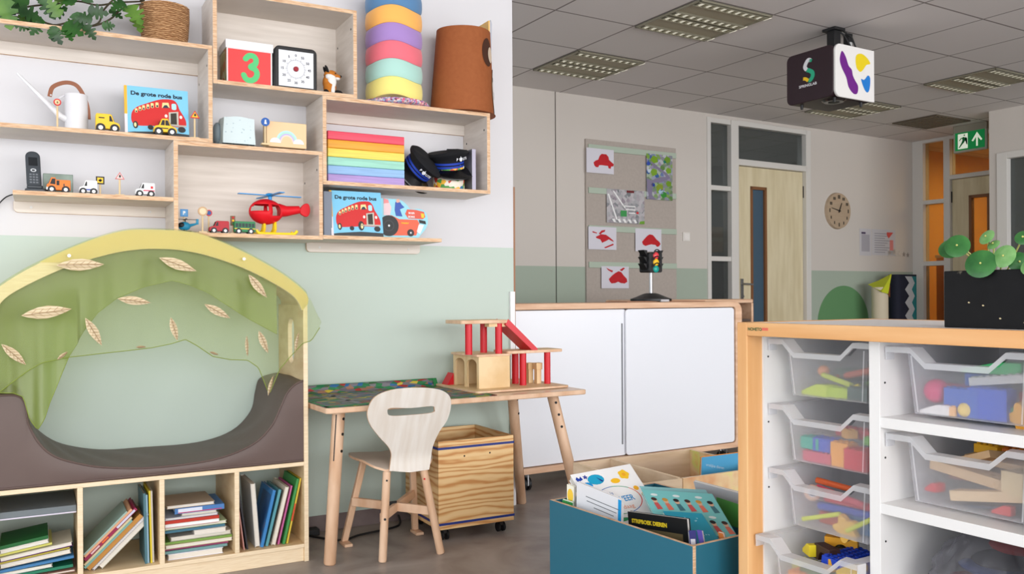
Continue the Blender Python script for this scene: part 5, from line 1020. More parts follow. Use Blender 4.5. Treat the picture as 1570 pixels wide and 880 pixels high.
# sheer green drape over the arch
SH1 = sheer('green_organza', (200, 210, 140), .15, .7, tint=(246, 249, 234)); SH2 = sheer('green_organza_folded', (152, 170, 76), .50, .7, tint=(206, 218, 146)); SHY = sheer('yellow_organza_sleeve', (236, 214, 120), .78, .7, tint=(244, 236, 180))
drape = thing('leafy_drape', (NC, YN-.02, zb_top+.3), 'sheer yellow-green drape with sewn leaves hanging over the arch of the reading nook', 'drape')
def interp(P, x):
    if x <= P[0][0]: return P[0][1]
    for a, b in zip(P, P[1:]):
        if x <= b[0]: return a[1]+(b[1]-a[1])*(x-a[0])/max(b[0]-a[0], 1e-9)
    return P[-1][1]
YD = YN-.016
hemA = [(-60, 640), (0, 600), (41, 569), (64, 556), (105, 547), (178, 539), (232, 533), (260, 527), (283, 520), (300, 529), (325, 546), (352, 551), (379, 552), (395, 563), (411, 604), (427, 566), (445, 545), (462, 526), (478, 521), (491, 502)]
hA = sorted([(X(a, b, YD), Zp(a, b, YD)) for a, b in hemA])
topA = sorted([(a, b+.006) for a, b in oA]+[(NX1+.012, Zp(476, 458, YD)), (X(491, 502, YD)+.001, Zp(489, 490, YD))])
xa0, xa1 = X(-40, 500, YD), X(491, 500, YD)
m = MB()
def dA(u, v):
    x = xa0+(xa1-xa0)*u; zt = interp(topA, x); zh = min(interp(hA, x), zt-.003); fold = .004*sin(x*38)+.004*sin(x*17+2); vv = v**1.0
    over = 1 if x > NX1+.004 else 0
    return (x+.006*sin(v*5)*over, YD-.004+fold*vv-.012*vv+.02*over*(1-v), zt+(zh-zt)*v)
m.grid(150, 16, dA, SH1); A_ = m.build('front_drape', drape, kind='raw', angle=180)
m = MB(); m.tube([dA(i/150, 1) for i in range(151)], .0016, mat('olive_hem', (130, 146, 60), .8), 5); m.build('hem', A_)
m = MB(); m.grid(100, 2, lambda u, v: (lambda x: (x, YD-.003+v*.30, interp(topA, x)+.002))(xa0+(NX1+.012-xa0)*u), SH1); m.build('top_drape', drape, kind='raw', angle=180)
YD2 = YN+.035
hemB = [(-60, 604), (0, 600), (20, 600), (36, 606), (46, 640), (58, 656), (68, 640), (76, 615), (105, 545), (130, 505), (150, 480), (178, 458), (220, 440), (264, 430), (290, 437), (318, 448), (366, 480), (400, 499), (424, 512)]
hB = sorted([(X(a, b, YD2), Zp(a, b, YD2)) for a, b in hemB]); xb0, xb1 = X(-40, 500, YD2), X(424, 500, YD2)
topB = sorted([(a, b-.012) for a, b in oA])
def dB(u, v):
    x = xb0+(xb1-xb0)*u; zt = interp(topB, x)-.01; zh = min(interp(hB, x), zt-.01); y = YD2+.008*sin(x*34+1)*v+.003*sin(x*71)*v
    z = zt+(zh-zt)*v
    if x < .13: y = y*(1-v)+(YN-.022+.006*sin(x*90))*v if z < .98 else y-(y-YN+.022)*max(0, min(1, (1.10-z)/.12))*v
    return (x, y, z)
m = MB(); m.grid(150, 18, dB, SH2); B_ = m.build('inner_drape', drape, kind='raw', angle=180)
m = MB(); m.tube([dB(i/150, 1) for i in range(151)], .0014, mat('olive_hem', (130, 146, 60), .8), 5); m.build('hem', B_)
LT = mat('tan_leaf_fabric', (216, 196, 160), .8, kind='wave', s=30, dist=3, cols=[(200, 178, 140), (226, 208, 176)]); LV = mat('leaf_stitching', (160, 130, 96), .8)
for i, (cx, cy, L_, ang) in enumerate([(385,207,175,2),(855,205,160,-20),(1240,308,130,-52),(222,436,180,8),(645,380,130,-8),(450,528,130,-62),(1045,430,125,-30),(838,515,105,-75),(65,638,120,-45),(1268,577,110,-68),(1430,580,90,80),(1190,597,95,-88),(1303,790,95,75),(300,645,50,40),(678,603,40,0),(1030,633,40,-20)]):
    px, py = cx/3.14, cy/3.14+340; l_ = L_/3.14/FPX*3.4/2*1.04; Yl = YD-.036; c = on_y(px, py, Yl); a = R(ang); m = MB()
    wd = .30 if i not in (10, 11, 12) else .17
    pts = [(-1, 0), (-.7, .5), (-.3, .9), (.1, .98), (.5, .7), (.8, .3), (1.05, .0), (.8, -.35), (.4, -.75), (0, -.95), (-.4, -.8), (-.75, -.4)]
    g = lambda u, v, d=0: (c.x+l_*(u*cos(a)-v*wd*sin(a)), Yl-d+.008*abs(v), c.z+l_*(u*sin(a)+v*wd*cos(a)))
    m.add([g(0, 0, .002)]+[g(u, v) for u, v in pts], [(0, k+1, (k+1) % 12+1) for k in range(12)], LT)
    m.tube([g(-.9, .02, .002), g(0, 0, .0035), g(.95, 0, .002)], .0011, LV, 5)
    for k in range(-2, 3): m.tube([g(k*.3, 0, .003), g(k*.3+.22, .6, .001)], .0007, LV, 4); m.tube([g(k*.3, 0, .003), g(k*.3+.22, -.6, .001)], .0007, LV, 4)
    m.build('leaf_applique', drape, kind='raw')
m = MB(); k0 = max(i for i, p_ in enumerate(oA) if p_[0] < X(62, 400, YN)); na = len(oA)-1-k0
m.grid(na, 6, lambda u, v: (lambda a, b: (a[0]+(b[0]-a[0])*v, YN-.006, a[1]+.003+(b[1]-a[1]-.002)*v))(oA[k0+round(u*na)], iA[k0+round(u*na)]), SHY); m.build('arch_sleeve', drape, kind='raw', angle=180)
for q in ((106, 392), (374, 397)): p = on_y(q[0], q[1], YN-.022); m = MB(); m.cyl(p, p+Vector((0, -.004, 0)), .006, mt=WHITE, n=14); m.build('snap_button', drape)

# ---- books in the cubbies
ORD = ['leftmost', 'second from the left', 'third from the left', 'fourth from the left', 'fifth from the left', 'sixth from the left', 'seventh from the left', 'eighth from the left', 'ninth from the left', 'tenth from the left']
ORB = ['lowest', 'second from the bottom', 'third from the bottom', 'fourth from the bottom', 'fifth from the bottom', 'sixth from the bottom', 'seventh from the bottom', 'eighth from the bottom', 'ninth from the bottom', 'tenth from the bottom', 'eleventh from the bottom', 'twelfth from the bottom']
def book(T, th, dp, ht, cov, label, group, spine=True, cov2=None, art=None, name='picture_book', cat='book'):
    """thickness along x, depth along y, height along z; spine (or page edge) at y=0"""
    C_ = col(*cov); c = .0016; P_ = M_PAGE
    m = MB(T); m.box(0, c, 0, dp, 0, ht, C_); m.box(th-c, th, 0, dp, 0, ht, col(*cov2) if cov2 else C_)
    if spine: m.box(c, th-c, 0, c, 0, ht, C_); m.box(c, th-c, c, dp-.003, .003, ht-.003, P_)
    else: m.box(c, th-c, .003, dp-c, .003, ht-.003, P_); m.box(c, th-c, dp-c, dp, 0, ht, C_)
    if art: art(m, th, dp, ht)
    return m.build(name, label=label, cat=cat, group=group, kind=None, origin=tuple(T @ Vector((th/2, dp/2, 0))))
TY = lambda x, y, z, ry=0, rz=0, rx=0: Matrix.Translation((x, y, z)) @ Matrix.Rotation(ry, 4, 'Y') @ Matrix.Rotation(rz, 4, 'Z') @ Matrix.Rotation(rx, 4, 'X')
zf = .0723; GR = 'children books in the cubbies of the reading nook'
# right cubby: books leaning; px of the foot and lean angle
R4 = [(-.5, 372, -7, .004, .22, (206, 150, 140), 'salmon thin', 1, 0), (0, 376, -8, .006, .235, (40, 38, 46), 'black thin', 1, .0), (1, 385, -4, .018, .255, (206, 204, 198), 'thick pale grey', 0, .01), (2, 399, 13, .012, .225, (52, 124, 186), 'blue', 1, .0),
      (3, 407, 14, .011, .225, (84, 150, 160), 'blue-grey', 1, .005), (4, 416, 14, .015, .235, (214, 202, 182), 'thick cream', 0, .0), (5, 426, 13.5, .007, .235, (196, 96, 150), 'pink', 1, .008), (6, 433, 13, .010, .262, (60, 140, 70), 'green', 1, .0), (7, 439, 12.5, .007, .262, (214, 186, 60), 'yellow and red', 1, .004)]
for i, (k, px, ang, th, ht, cc, nm, sp, dy) in enumerate(R4):
    x = X(px, 832, YN+.03); a = R(ang); x += (.0 if ang > 0 else th)
    def art(m, th_, dp_, ht_, nm=nm):
        if nm == 'blue': m.box(-.0006, 0, .01, .15, .01, ht_-.02, mat('blue_art_cover', (40, 80, 130), .4, kind='noise', s=9, cols=[(24, 60, 110), (50, 100, 150), (176, 110, 70)], pos=[.3, .52, .7]))
        if nm == 'thick cream': m.box(-.0006, 0, .01, .15, .01, ht_-.02, col(150, 140, 126))
        if nm == 'yellow and red': m.box(.001, th_-.001, -.0005, 0, .09, .16, RED)
    book(TY(x, YN+.028+dy, zf+(th*sin(a) if a > 0 else 0)+.0005, a), th, .20, min(ht, .262), cc, '%s picture book, %s in the rightmost cubby of the nook' % (nm, ORD[i]), GR, bool(sp), art=art)
# second cubby: a leaning row and three upright books
R2_ = [(128, 838, 47, .006, .20, (150, 178, 170), 'pale teal thin', 1), (130, 842, 47, .008, .22, (226, 170, 130), 'peach', 1), (133, 848, 46.5, .012, .24, (150, 30, 76), 'crimson lettered', 1), (137, 852, 46, .007, .22, (206, 190, 150), 'cream-edged', 1), (142, 852, 45, .009, .22, (120, 170, 160), 'mint', 1), (132, 862, 44, .016, .25, (186, 130, 56), 'ochre', 1), (137, 866, 44, .008, .26, (196, 194, 204), 'white and grey', 0), (152, 863, 44, .018, .22, (186, 180, 158), 'thick grey-beige', 0)]
x = .1475; zz = zf
base = [(.020, .0), (.034, .0)]
pos = 0.0; an = R(46); ux, uz = cos(an), -sin(an)       # thickness direction after rotation
xs0 = X(152, 866, YN+.03)+.010; th_tot = 0
for i in range(len(R2_)-1, -1, -1):
    px, py, ang, th, ht, cc, nm, sp = R2_[i]; a = R(46)
    th_tot += th+.0006
    x0 = xs0-th_tot*ux; z0 = zf+.0008+th_tot*(-uz)
    # slide each book down along its height so that its foot meets the cubby floor or side
    sl = min((z0-zf-.001-(th*sin(a)))/cos(a), (x0-.1425)/sin(a)); sl = max(sl, 0)
    x0 -= sl*sin(a); z0 -= sl*cos(a)
    def art(m, th_, dp_, ht_, nm=nm):
        if nm.startswith('crimson'): m.box(.002, th_-.002, -.0006, 0, ht_*.62, ht_*.97, col(206, 206, 226)); m.box(.003, th_-.003, -.0006, 0, ht_*.12, ht_*.28, col(220, 190, 190)); m.box(.003, th_-.003, -.0006, 0, ht_*.33, ht_*.45, col(226, 110, 40))
    book(TY(x0, YN+.035+.004*(i % 3), z0, a), th, .19, ht, cc, '%s book leaning in the second visible cubby, %s of the slanted row' % (nm, ['top', 'second', 'third', 'fourth', 'fifth', 'sixth', 'seventh', 'lowest'][i]), GR, bool(sp), art=art)
for i, (px, ht, cc, th, nm) in enumerate(((222.5, .262, (70, 110, 120), .008, 'dark teal'), (226, .255, (150, 186, 206), .006, 'light blue'), (230.5, .27, (214, 190, 40), .006, 'yellow'), (233.5, .268, (206, 200, 190), .006, 'pale beige'))):
    book(TY(X(px, 845, YN+.03)-th/2+.004, YN+.03+.005*(i % 2), zf+.0005, R(-1.2)), th, .20, ht, cc, '%s upright book, %s of the four beside the slanted row' % (nm, ['leftmost', 'second', 'third', 'rightmost'][i]), GR)
# third cubby: flat stack
ST = [(257, 342, .022, (226, 226, 238), 'thick white', 0, 0), (253, 349, .010, (110, 150, 150), 'grey-teal', 1, 1), (252, 350, .010, (150, 60, 100), 'plum-edged', 1, -.5), (251, 356, .014, (206, 196, 160), 'cream magazine', 0, 1.5), (252, 355, .008, (120, 156, 70), 'green-covered', 1, -1), (262, 356, .016, (196, 188, 178), 'grey comic', 0, 1), (297, 347, .018, (222, 216, 210), 'short white', 0, -1), (250, 343, .009, (60, 110, 130), 'dark blue', 1, 2), (252, 348, .012, (196, 214, 170), 'pale green edged', 0, 1), (250, 333, .026, (190, 56, 34), 'thick red and white', 0, 0), (252, 334, .008, (200, 206, 220), 'silver-edged', 0, 1.2), (279, 334, .013, (226, 216, 190), 'small cream', 0, -.5), (268, 344, .020, (70, 120, 180), 'blue and white', 1, 0), (256, 330, .012, (176, 160, 140), 'beige magazine', 0, 1)]
z = zf+.0005
for i, (pa, pb, th, cc, nm, sp, tw) in enumerate(ST):
    x0 = X(pa, 800, YN+.03); x1 = X(pb, 800, YN+.03); w = x1-x0; x0 = max(x0, .4175); w = min(w, .664-x0)
    T = Matrix.Translation((x0+w/2, YN+.03+.008*((i*7) % 3), z)) @ Matrix.Rotation(R(tw), 4, 'Z') @ Matrix.Translation((-w/2, 0, 0)) @ Matrix(((0, 0, 1, 0), (0, 1, 0, 0), (-1, 0, 0, th), (0, 0, 0, 1)))
    if z+th > .383: break
    def art(m, th_, dp_, ht_, nm=nm):
        if nm == 'blue and white': m.box(.002, th_-.003, -.0006, 0, .012, ht_*.55, col(214, 220, 234)); m.box(th_-.005, th_-.002, -.0008, 0, .012, ht_*.95, col(190, 50, 90))
        if nm == 'thick red and white': m.box(0, th_*.45, -.0006, .0025, .0, ht_, col(186, 46, 24)); m.box(th_*.52, th_*.95, -.0004, .0025, 0, ht_, WHITE)
    book(T, th, .20, w, cc, '%s book lying flat, %s in the stacked pile' % (nm, ['lowest', 'second from the bottom', 'third from the bottom', 'fourth from the bottom', 'fifth from the bottom', 'sixth from the bottom', 'seventh from the bottom', 'eighth from the bottom', 'ninth from the bottom', 'tenth from the bottom', 'eleventh from the bottom', 'twelfth from the bottom', 'thirteenth from the bottom', 'topmost'][i]), GR, bool(sp), art=art); z += th+.0004
# left cubby: slanting pile under a flat grey folder
LF = [(-.13, .112, .008, (150, 110, 96), 'brown', 0, 3), (-.13, .105, .010, (30, 120, 90), 'dark green', 1, 4.5), (-.13, .040, .012, (186, 196, 190), 'pale patterned', 0, 6), (-.13, .108, .009, (60, 120, 170), 'blue', 1, 8), (-.13, .100, .016, (200, 190, 172), 'thick cream', 0, 10), (-.13, .095, .006, (176, 160, 60), 'yellow-edged', 1, 10.5), (-.13, .105, .015, (206, 200, 180), 'cream and purple', 0, 11), (-.13, .04, .008, (200, 196, 100), 'lime', 1, 11.5), (-.13, .03, .014, (226, 224, 214), 'white-edged', 0, 12), (-.13, .028, .012, (20, 96, 40), 'green', 1, 12)]
z = zf+.002
for i, (xa, xb, th, cc, nm, sp, tl) in enumerate(LF):
    w = xb-xa-.008; a = R(-tl*.62); T = Matrix.Translation((xa+.012, YN+.03+.006*((i*5) % 3), z)) @ Matrix.Rotation(a, 4, 'Y') @ Matrix(((0, 0, 1, 0), (0, 1, 0, 0), (-1, 0, 0, th), (0, 0, 0, 1)))
    book(T, th, .20, w, cc, '%s book, %s of the slanting pile in the leftmost cubby' % (nm, ORB[i]), GR, bool(sp), cov2=(96, 30, 110) if 'purple' in nm else None); z += th+.0022
m = MB(); m.box(-.134, .1195, YN+.02, YN+.30, .295, .300, col(214, 208, 222)); m.box(-.134, .1195, YN+.022, YN+.30, .3002, .322, col(110, 118, 122)); m.build('document_tray', label='flat grey folder with white rim above the slanting book pile', cat='folder', bevel=.001)
for xx in (-.166, .1195): m = MB()
m = MB(); m.text('WM', lambda u, v: (.39+u, YN+.0095, .008+v), .022, col(60, 60, 60)); m.build('maker_mark', nook, kind='raw')

# ---------------------------------------------------------------- table, play mat and wooden garage
TZ = .632; c1 = on_bz(501, 627, TZ); c2 = on_bz(900, 597, TZ); tx0, tx1 = c1.x, c2.x; ty0 = (c1.y+c2.y)/2; ty1 = YW*cos(B)-XW*sin(B)-.004
t = thing('play_table', bf((tx0+tx1)/2, (ty0+ty1)/2, 0), 'children beech table with splayed round legs, standing between nook and cabinet', 'table', rot=B)
TT = mat('beech_table_top', (226, 198, 168), .3, spec=.5, kind='noise', s=2.5, d=5, scale=(1.2, 10, 1), cols=[(216, 186, 154), (234, 210, 184)], pos=[.35, .65])
m = MB(MB_); m.prism(rrect(tx0, tx1, ty0, ty1, .02, 5), 'z', TZ-.022, TZ, TT, M_BEECH); m.build('table_top', t, bevel=.004)
def leg(name, par, top, bot, r0, r1, mt_=M_BEECH, bolts=(), slot=None, world=True, bc=BLK):
    m = MB(); top, bot = Vector(top), Vector(bot); d = (bot-top).normalized()
    m.tube([top, bot-d*.006, bot], [r0, r1, r1*.8], mt_, 24); o = m.build(name, par, angle=50)
    toc = (EYE-top); toc.z = 0; toc.normalize(); side = Vector((-toc.y, toc.x, 0))
    for (f_, s_, rr_) in bolts:
        p = top.lerp(bot, f_); r_ = r0+(r1-r0)*f_; q = p+(toc*cos(s_)+side*sin(s_))*(r_-.001); n_ = (toc*cos(s_)+side*sin(s_)); m = MB(); m.cyl(q, q+n_*.003, rr_, mt=bc, n=12); m.build('bolt', o)
    if slot:
        m = MB(); nn = (toc*cos(slot[0])+side*sin(slot[0])); m.tube([top.lerp(bot, slot[1])+nn*(r0-.0015), top.lerp(bot, slot[2])+nn*(r0+(r1-r0)*slot[2]-.0015)], .003, BLK, 6); m.build('slot', o)
    return o
def lg(pt, pb, zt_): return on_z(pt[0], pt[1], zt_), pb
ft = on_z(505.5, 866, 0); q = bf(tx0+.10, ty0+.14, TZ-.024); leg('leg', t, (q.x-.0, q.y, q.z), ft, .026, .024, bolts=((.06, .9, .006), (.16, .9, .006), (.27, .9, .006)), slot=(-.35, .03, .33))
q = bf(tx0+.05, ty1-.10, TZ-.024); ft = on_z(462, 800, 0); leg('leg', t, q, (max(q.x-.07, 1.0), min(ft.y, 3.80), 0), .026, .024, bolts=((.08, -.2, .006), (.2, -.2, .006)))
ft = on_z(797, 770, 0); q = on_y(785, 616, 3.70); q.z = TZ-.024; leg('leg', t, q, (ft.x, ft.y-.02, 0), .026, .024, bolts=((.08, 1.1, .006), (.2, 1.1, .006)), slot=(.0, .03, .18))
a = on_y(846, 612, bf(tx1-.12, ty0+.16, 0).y); b_ = on_y(880, 752, a.y-.10); d_ = Vector((b_.x, a.y-.10, b_.z))-Vector((a.x, a.y, a.z)); a.z = TZ-.024; leg('leg', t, a, a+d_*(a.z/(-d_.z)), .026, .025, bolts=((.07, .35, .006), (.16, .35, .006), (.25, .35, .006)))
MATC = mat('road_play_mat', (90, 110, 90), .6, kind='vor', s=52, scale=(.6, 1.3, 1.6), cols=[(40, 120, 70), (116, 112, 118), (60, 96, 60), (120, 118, 124), (44, 100, 150), (110, 108, 112), (196, 176, 60), (30, 110, 70), (150, 110, 90), (50, 130, 80), (104, 100, 110), (160, 50, 50), (96, 130, 176)], const=True)
MATE = mat('mat_green_border', (40, 130, 72), .6)
mr0 = on_bz(756, 606, TZ+.002); mx1 = mr0.x-.02; mx0 = tx0+.006; my0 = ty0+.022
def matp(u, v):
    x = mx0+(mx1-mx0)*u; L_ = ty1-my0-.012; s_ = v*(L_+.032); y = my0+min(s_, L_-.012); z = TZ+.0012
    if s_ > L_-.012: k = s_-(L_-.012); y = my0+L_-.012+min(k, .012); z += max(0, k-.008)
    return (x+(.04*(1-v) if u > .5 else 0)*(u-.5)*2, y, z)
m = MB(MB_); m.grid(30, 24, matp, MATC); o = m.build('road_play_mat', label='colourful printed road play mat spread over the left part of the table', cat='play mat', kind='raw'); so = o.modifiers.new('thick', 'SOLIDIFY'); so.thickness = .001; so.offset = 1
m = MB(MB_); off = Vector((0, -.0008, .0016))
for (u0, u1, v0, v1) in ((0, 1, 0, .06), (0, .02, 0, 1), (.97, 1, 0, 1), (0, 1, .97, 1)): m.grid(24, 12, lambda u, v: tuple(Vector(matp(u0+(u1-u0)*u, v0+(v1-v0)*v))+off), MATE)
m.build('green_border', o, kind='raw')
random.seed(5)
for nm, c_, n_f in (('grey_roads', (122, 120, 126), 0),):
    m = MB(MB_)
    for (u, v, w_, h_) in ((.05, .3, .9, .05), (.05, .62, .9, .06), (.2, .1, .03, .8), (.5, .1, .03, .8), (.78, .1, .03, .8)): m.grid(10, 10, lambda a, b: tuple(Vector(matp(u+w_*a, v+h_*b))+off*1.1), col(*c_))
    m.build(nm, o, kind='raw')
# garage
GW = mat('light_garage_wood', (226, 194, 146), .5, kind='noise', s=4, d=5, scale=(2, 8, 2), cols=[(218, 184, 134), (234, 206, 162)], pos=[.35, .65]); GRD = mat('red_lacquer', (206, 30, 44), .35)
g = thing('toy_parking_garage', bf(0, 0, 0)+bf((tx0+tx1)/2+.35, ty0+.25, TZ), 'wooden toy parking garage with red columns and ramps on the table', 'toy garage', rot=B)
pz = TZ+.012; a = on_bz(740, 599, pz); b_ = on_bz(864, 589, pz); gx0, gx1, gy0 = a.x-.01, b_.x, a.y-.02; gy1 = ty1-.02
m = MB(MB_); m.prism(rrect(gx0-.03, gx1, gy0, gy1, .02), 'z', TZ+.0022, pz, GW, M_BEECH); m.build('base_plate', g, bevel=.002)
n0 = on_bz(734.4, 596.5, pz); yb = n0.y; xr = on_by(781.7, 592, yb).x; zt = on_by(734.4, 544, yb).z; n0x = n0.x; yl = on_bx(695, 570, n0x).y; yl = min(yl, gy1-.01)
m = MB(MB_); m.box(n0x, xr, yb, yb+.012, pz, zt-.010, GW); m.box(xr-.012, xr, yb, yl, pz, zt-.010, GW); m.box(n0x, xr, yl-.012, yl, pz, zt-.010, GW)
ym_ = (yb+yl)/2; m.box(n0x+.06, xr, ym_-.005, ym_+.005, pz, zt-.012, GW); m.build('garage_walls', g, bevel=.001)
h = zt-.010-pz; prof = [(yb+.012, pz)]
prof = [(yb+.012, zt-.010), (yl-.012, zt-.010), (yl-.012, pz)]
for (ya_, yb2) in ((yl-.020, ym_+.012), (ym_-.012, yb+.020)):
    cy_ = (ya_+yb2)/2; ra = abs(ya_-yb2)/2; prof += [(ya_, pz)]+[(cy_+ra*cos(t_), zt-.048+.024*sin(t_)) for t_ in [pi*k/10 for k in range(11)]]+[(yb2, pz)]
prof += [(yb+.012, pz)]
m = MB(MB_); m.prism(prof, 'x', n0x, n0x+.010, GW); m.build('arched_front', g)
m = MB(MB_); m.prism(rrect(n0x-.012, xr+.004, yb-.004, yl+.004, .006), 'z', zt-.010, zt, GW, M_BEECH); m.build('garage_roof', g, bevel=.002)
def column(px, py0, py1, y, rr_=.0165, par=g):
    p0 = on_by(px, py1, y); p1 = on_by(px, py0, y); m = MB(MB_); m.cyl(p0, p1, rr_, mt=GRD, n=20); m.build('column', par, bevel=.001); return p0, p1
zd = on_by(741, 496, yb+.03).z; ydk = yb+.04
for px, y_ in ((718.5, ydk), (764.5, ydk-.01), (741.5, ydk+.09)):
    p0 = on_by(px, 520, y_); m = MB(MB_); m.cyl((p0.x, y_, zt), (p0.x, y_, zd), .0165, mt=GRD, n=20); m.build('column', g)
dx0, dx1 = on_by(705, 492, ydk-.02).x, on_by(778, 493, ydk-.02).x
m = MB(MB_); m.prism(rrect(dx0, dx1, ydk-.035, ydk+.13, .012), 'z', zd, zd+.016, GW, M_BEECH); m.build('upper_deck', g, bevel=.002)
m = MB(MB_); m.box(dx0+.15, dx1-.006, ydk-.02, ydk+.02, zd-.016, zd, GW); m.build('deck_hook', g)
# lower deck to the right
zl = on_by(800, 541, yb+.05).z; lx0, lx1 = xr-.004, on_by(856, 540, yb+.05).x
m = MB(MB_); m.prism(rrect(lx0, lx1, yb+.01, yb+.15, .012), 'z', zl-.0, zl+.014, GW, M_BEECH); m.build('lower_deck', g, bevel=.002)
for px, y_, rr_ in ((801.6, yb+.04, .0165), (839, yb+.035, .0155), (790, yb+.12, .0165)):
    p0 = on_by(px, 560, y_); m = MB(MB_); m.cyl((p0.x, y_, pz), (p0.x, y_, zl), rr_, mt=GRD, n=20); m.build('column', g)
# ramp from the upper deck to the lower one
p0 = on_by(776, 492, ydk-.01); p1 = on_by(820, 537, ydk-.01)
m = MB(MB_); a0 = (p0.x-.006, zd+.014); a1 = (p1.x, zl+.014); b1 = (p1.x-.07, zl+.014); b0 = (p0.x-.03, zd-.026)
m.prism([a0, a1, (a1[0]-.03, a1[1]), (a0[0]-.012, zd-.006)], 'y', ydk-.035, ydk+.075, GRD); m.prism([(a0[0]+.004, a0[1]+.004), (a1[0], a1[1]+.006), a1, a0], 'y', ydk-.035, ydk-.027, GRD); m.prism([(a0[0]+.004, a0[1]+.004), (a1[0], a1[1]+.006), a1, a0], 'y', ydk+.067, ydk+.075, GRD); m.build('ramp', g)
p0 = on_by(696, 570, gy1-.03); p1 = on_by(680, 588, gy1-.03)
m = MB(MB_); m.prism([(p1.x-.01, pz), (n0x-.002, pz), (n0x-.002, p0.z)], 'y', gy1-.09, gy1-.03, GRD); m.build('ramp', g)
for px, y_ in ((812, yb+.11), (824.5, yb+.07)):
    p = on_by(px, 570, y_); m = MB(MB_); w = .016; hh = on_by(px, 556, y_).z-pz
    m.box(p.x-w*.8, p.x+w*.8, y_-w*.8, y_+w*.8, pz, pz+hh*.68, GW); m.box(p.x-w*1.05, p.x+w*1.05, y_-w, y_+w, pz+hh*.68, pz+hh, GW); m.box(p.x-w*.86, p.x+w*.86, y_-w*.85, y_+w*.85, pz+hh*.9, pz+hh*.99, M_BEECH)
    m.build('wooden_pump', label='small wooden toy fuel pump under the garage deck, %s one' % ('left' if px < 820 else 'right'), cat='toy block', group='wooden pumps on the garage base', bevel=.0015)

# ---------------------------------------------------------------- chair
CY = 3.318; zs_ = .352
ch = thing('child_chair', (1.325, 3.46, 0), 'small bentwood child chair with white rounded back and beech legs, under the table edge', 'chair')
def C(px, py):
    Y = CY
    for _ in range(4): z = Zp(px, py, Y); Y = CY-.135*max(0, (z-.40))/.28
    return (X(px, py, Y), z)
out = [C(*q) for q in ((627, 594.5), (600, 598), (576, 609), (565, 630), (568, 650), (582, 670), (596, 686), (600, 700), (597, 722), (628, 724), (658, 720), (661, 702), (664, 684), (674, 662), (686, 645), (692, 625), (690, 608), (676, 598), (652, 594.5))]
out = spline(out[:9], 4)[:-1]+[out[8], out[9], out[10]]+spline(out[10:]+[out[0]], 4)[1:-1]
sl = [C(*q) for q in ((599, 625.5), (630, 625.5), (662, 622.5), (666, 627), (663, 632.5), (630, 636), (600, 637.5), (594.5, 632))]
yb_ = lambda u, v: CY-.135*max(0, (v-.40))/.28-.010*cos((u-1.325)/.17*pi/2)+.006
ply = mat('white_oiled_ply', (234, 226, 216), .4, kind='noise', s=3, d=4, scale=(10, 2, .8), cols=[(228, 218, 206), (240, 234, 226)], pos=[.35, .65]); SEATG = mat('seat_ply', (200, 186, 172), .5)
sl = spline(sl, 3, True)
m = MB(); m.plate(out, [sl], .025, lambda u, v: (u, yb_(u, v), v), lambda u, v: (u, yb_(u, v)+.010, v), ply, M_BEECH); m.build('backrest', ch, bevel=.001)
sx = lambda v: v
zlo = C(628, 722)[1]; so_ = spline([(1.235, CY+.012), (1.20, CY+.04), (1.175, CY+.09), (1.158, CY+.18), (1.165, CY+.27), (1.20, CY+.305), (1.325, CY+.315), (1.45, CY+.305), (1.485, CY+.27), (1.492, CY+.18), (1.475, CY+.09), (1.45, CY+.04), (1.415, CY+.012)], 4)
zse = lambda u, v: zlo+.004+.030*min(1, max(0, (v-CY-.012)/.09))**.7-.012*max(0, 1-abs(u-1.325)/.15)*(1 if v > CY+.1 else (v-CY)/.1)
m = MB(); m.plate(so_, [], .03, lambda u, v: (u, v, zse(u, v)+.010), lambda u, v: (u, v, zse(u, v)), SEATG, M_BEECH); m.build('seat', ch, bevel=.001)
for (tx, ty, fx, fy, bl) in ((1.245, CY+.022, *on_z(586.5, 862, 0)[:2], 1), (1.405, CY+.022, *on_z(676, 849, 0)[:2], 1)):
    leg('leg', ch, (tx, ty, zlo+.002), (fx, fy, 0), .0165, .0165, bolts=((.09, .1, .004), (.52, .1, .005)) if fx < 1.3 else ((.12, -.2, .004),), bc=BLK if fx < 1.3 else RED)
for (tx, ty, fx, fy) in ((1.215, CY+.22, 1.155, 3.62), (1.435, CY+.22, 1.49, 3.64)):
    m = MB(); d = (fx-tx)
    vs = []
    for (z, k) in ((zlo+.02, 0), (0.012, 1)):
        x_, y_ = tx+d*k, ty+(fy-ty)*k; vs += [(x_-.014, y_-.012, z), (x_+.014, y_-.012, z), (x_+.014, y_+.012, z), (x_-.014, y_+.012, z)]
    m.add(vs, [(0,1,2,3), (7,6,5,4), (0,4,5,1), (1,5,6,2), (2,6,7,3), (3,7,4,0)], M_BEECH); m.build('leg', ch, bevel=.004)
    m = MB(); m.box(fx-.018, fx+.018, fy-.06, fy+.016, 0, .012, M_BEECH); m.build('foot_runner', ch, bevel=.002)
zc_ = .19
for (x0, y0, x1, y1) in ((1.175, 3.57, 1.445, 3.32), (1.475, 3.60, 1.215, 3.32)):
    m = MB(); a, b = Vector((x0, y0, zc_)), Vector((x1, y1, zc_-.02)); d = (b-a).normalized(); nn = Vector((-d.y, d.x, 0))*.009
    if x0 > x1: a.z += .002
    m.add([a-nn-Vector((0,0,.018)), b-nn-Vector((0,0,.018)), b+nn-Vector((0,0,.018)), a+nn-Vector((0,0,.018)), a-nn+Vector((0,0,.018)), b-nn+Vector((0,0,.018)), b+nn+Vector((0,0,.018)), a+nn+Vector((0,0,.018))], [(0,3,2,1), (4,5,6,7), (0,1,5,4), (2,3,7,6), (0,4,7,3), (1,2,6,5)], M_BEECH); m.build('cross_stretcher', ch, bevel=.002)
m = MB(); m.box(1.28, 1.32, 3.424, 3.43, .185, .205, BLK); m.build('stretcher_clip', ch)

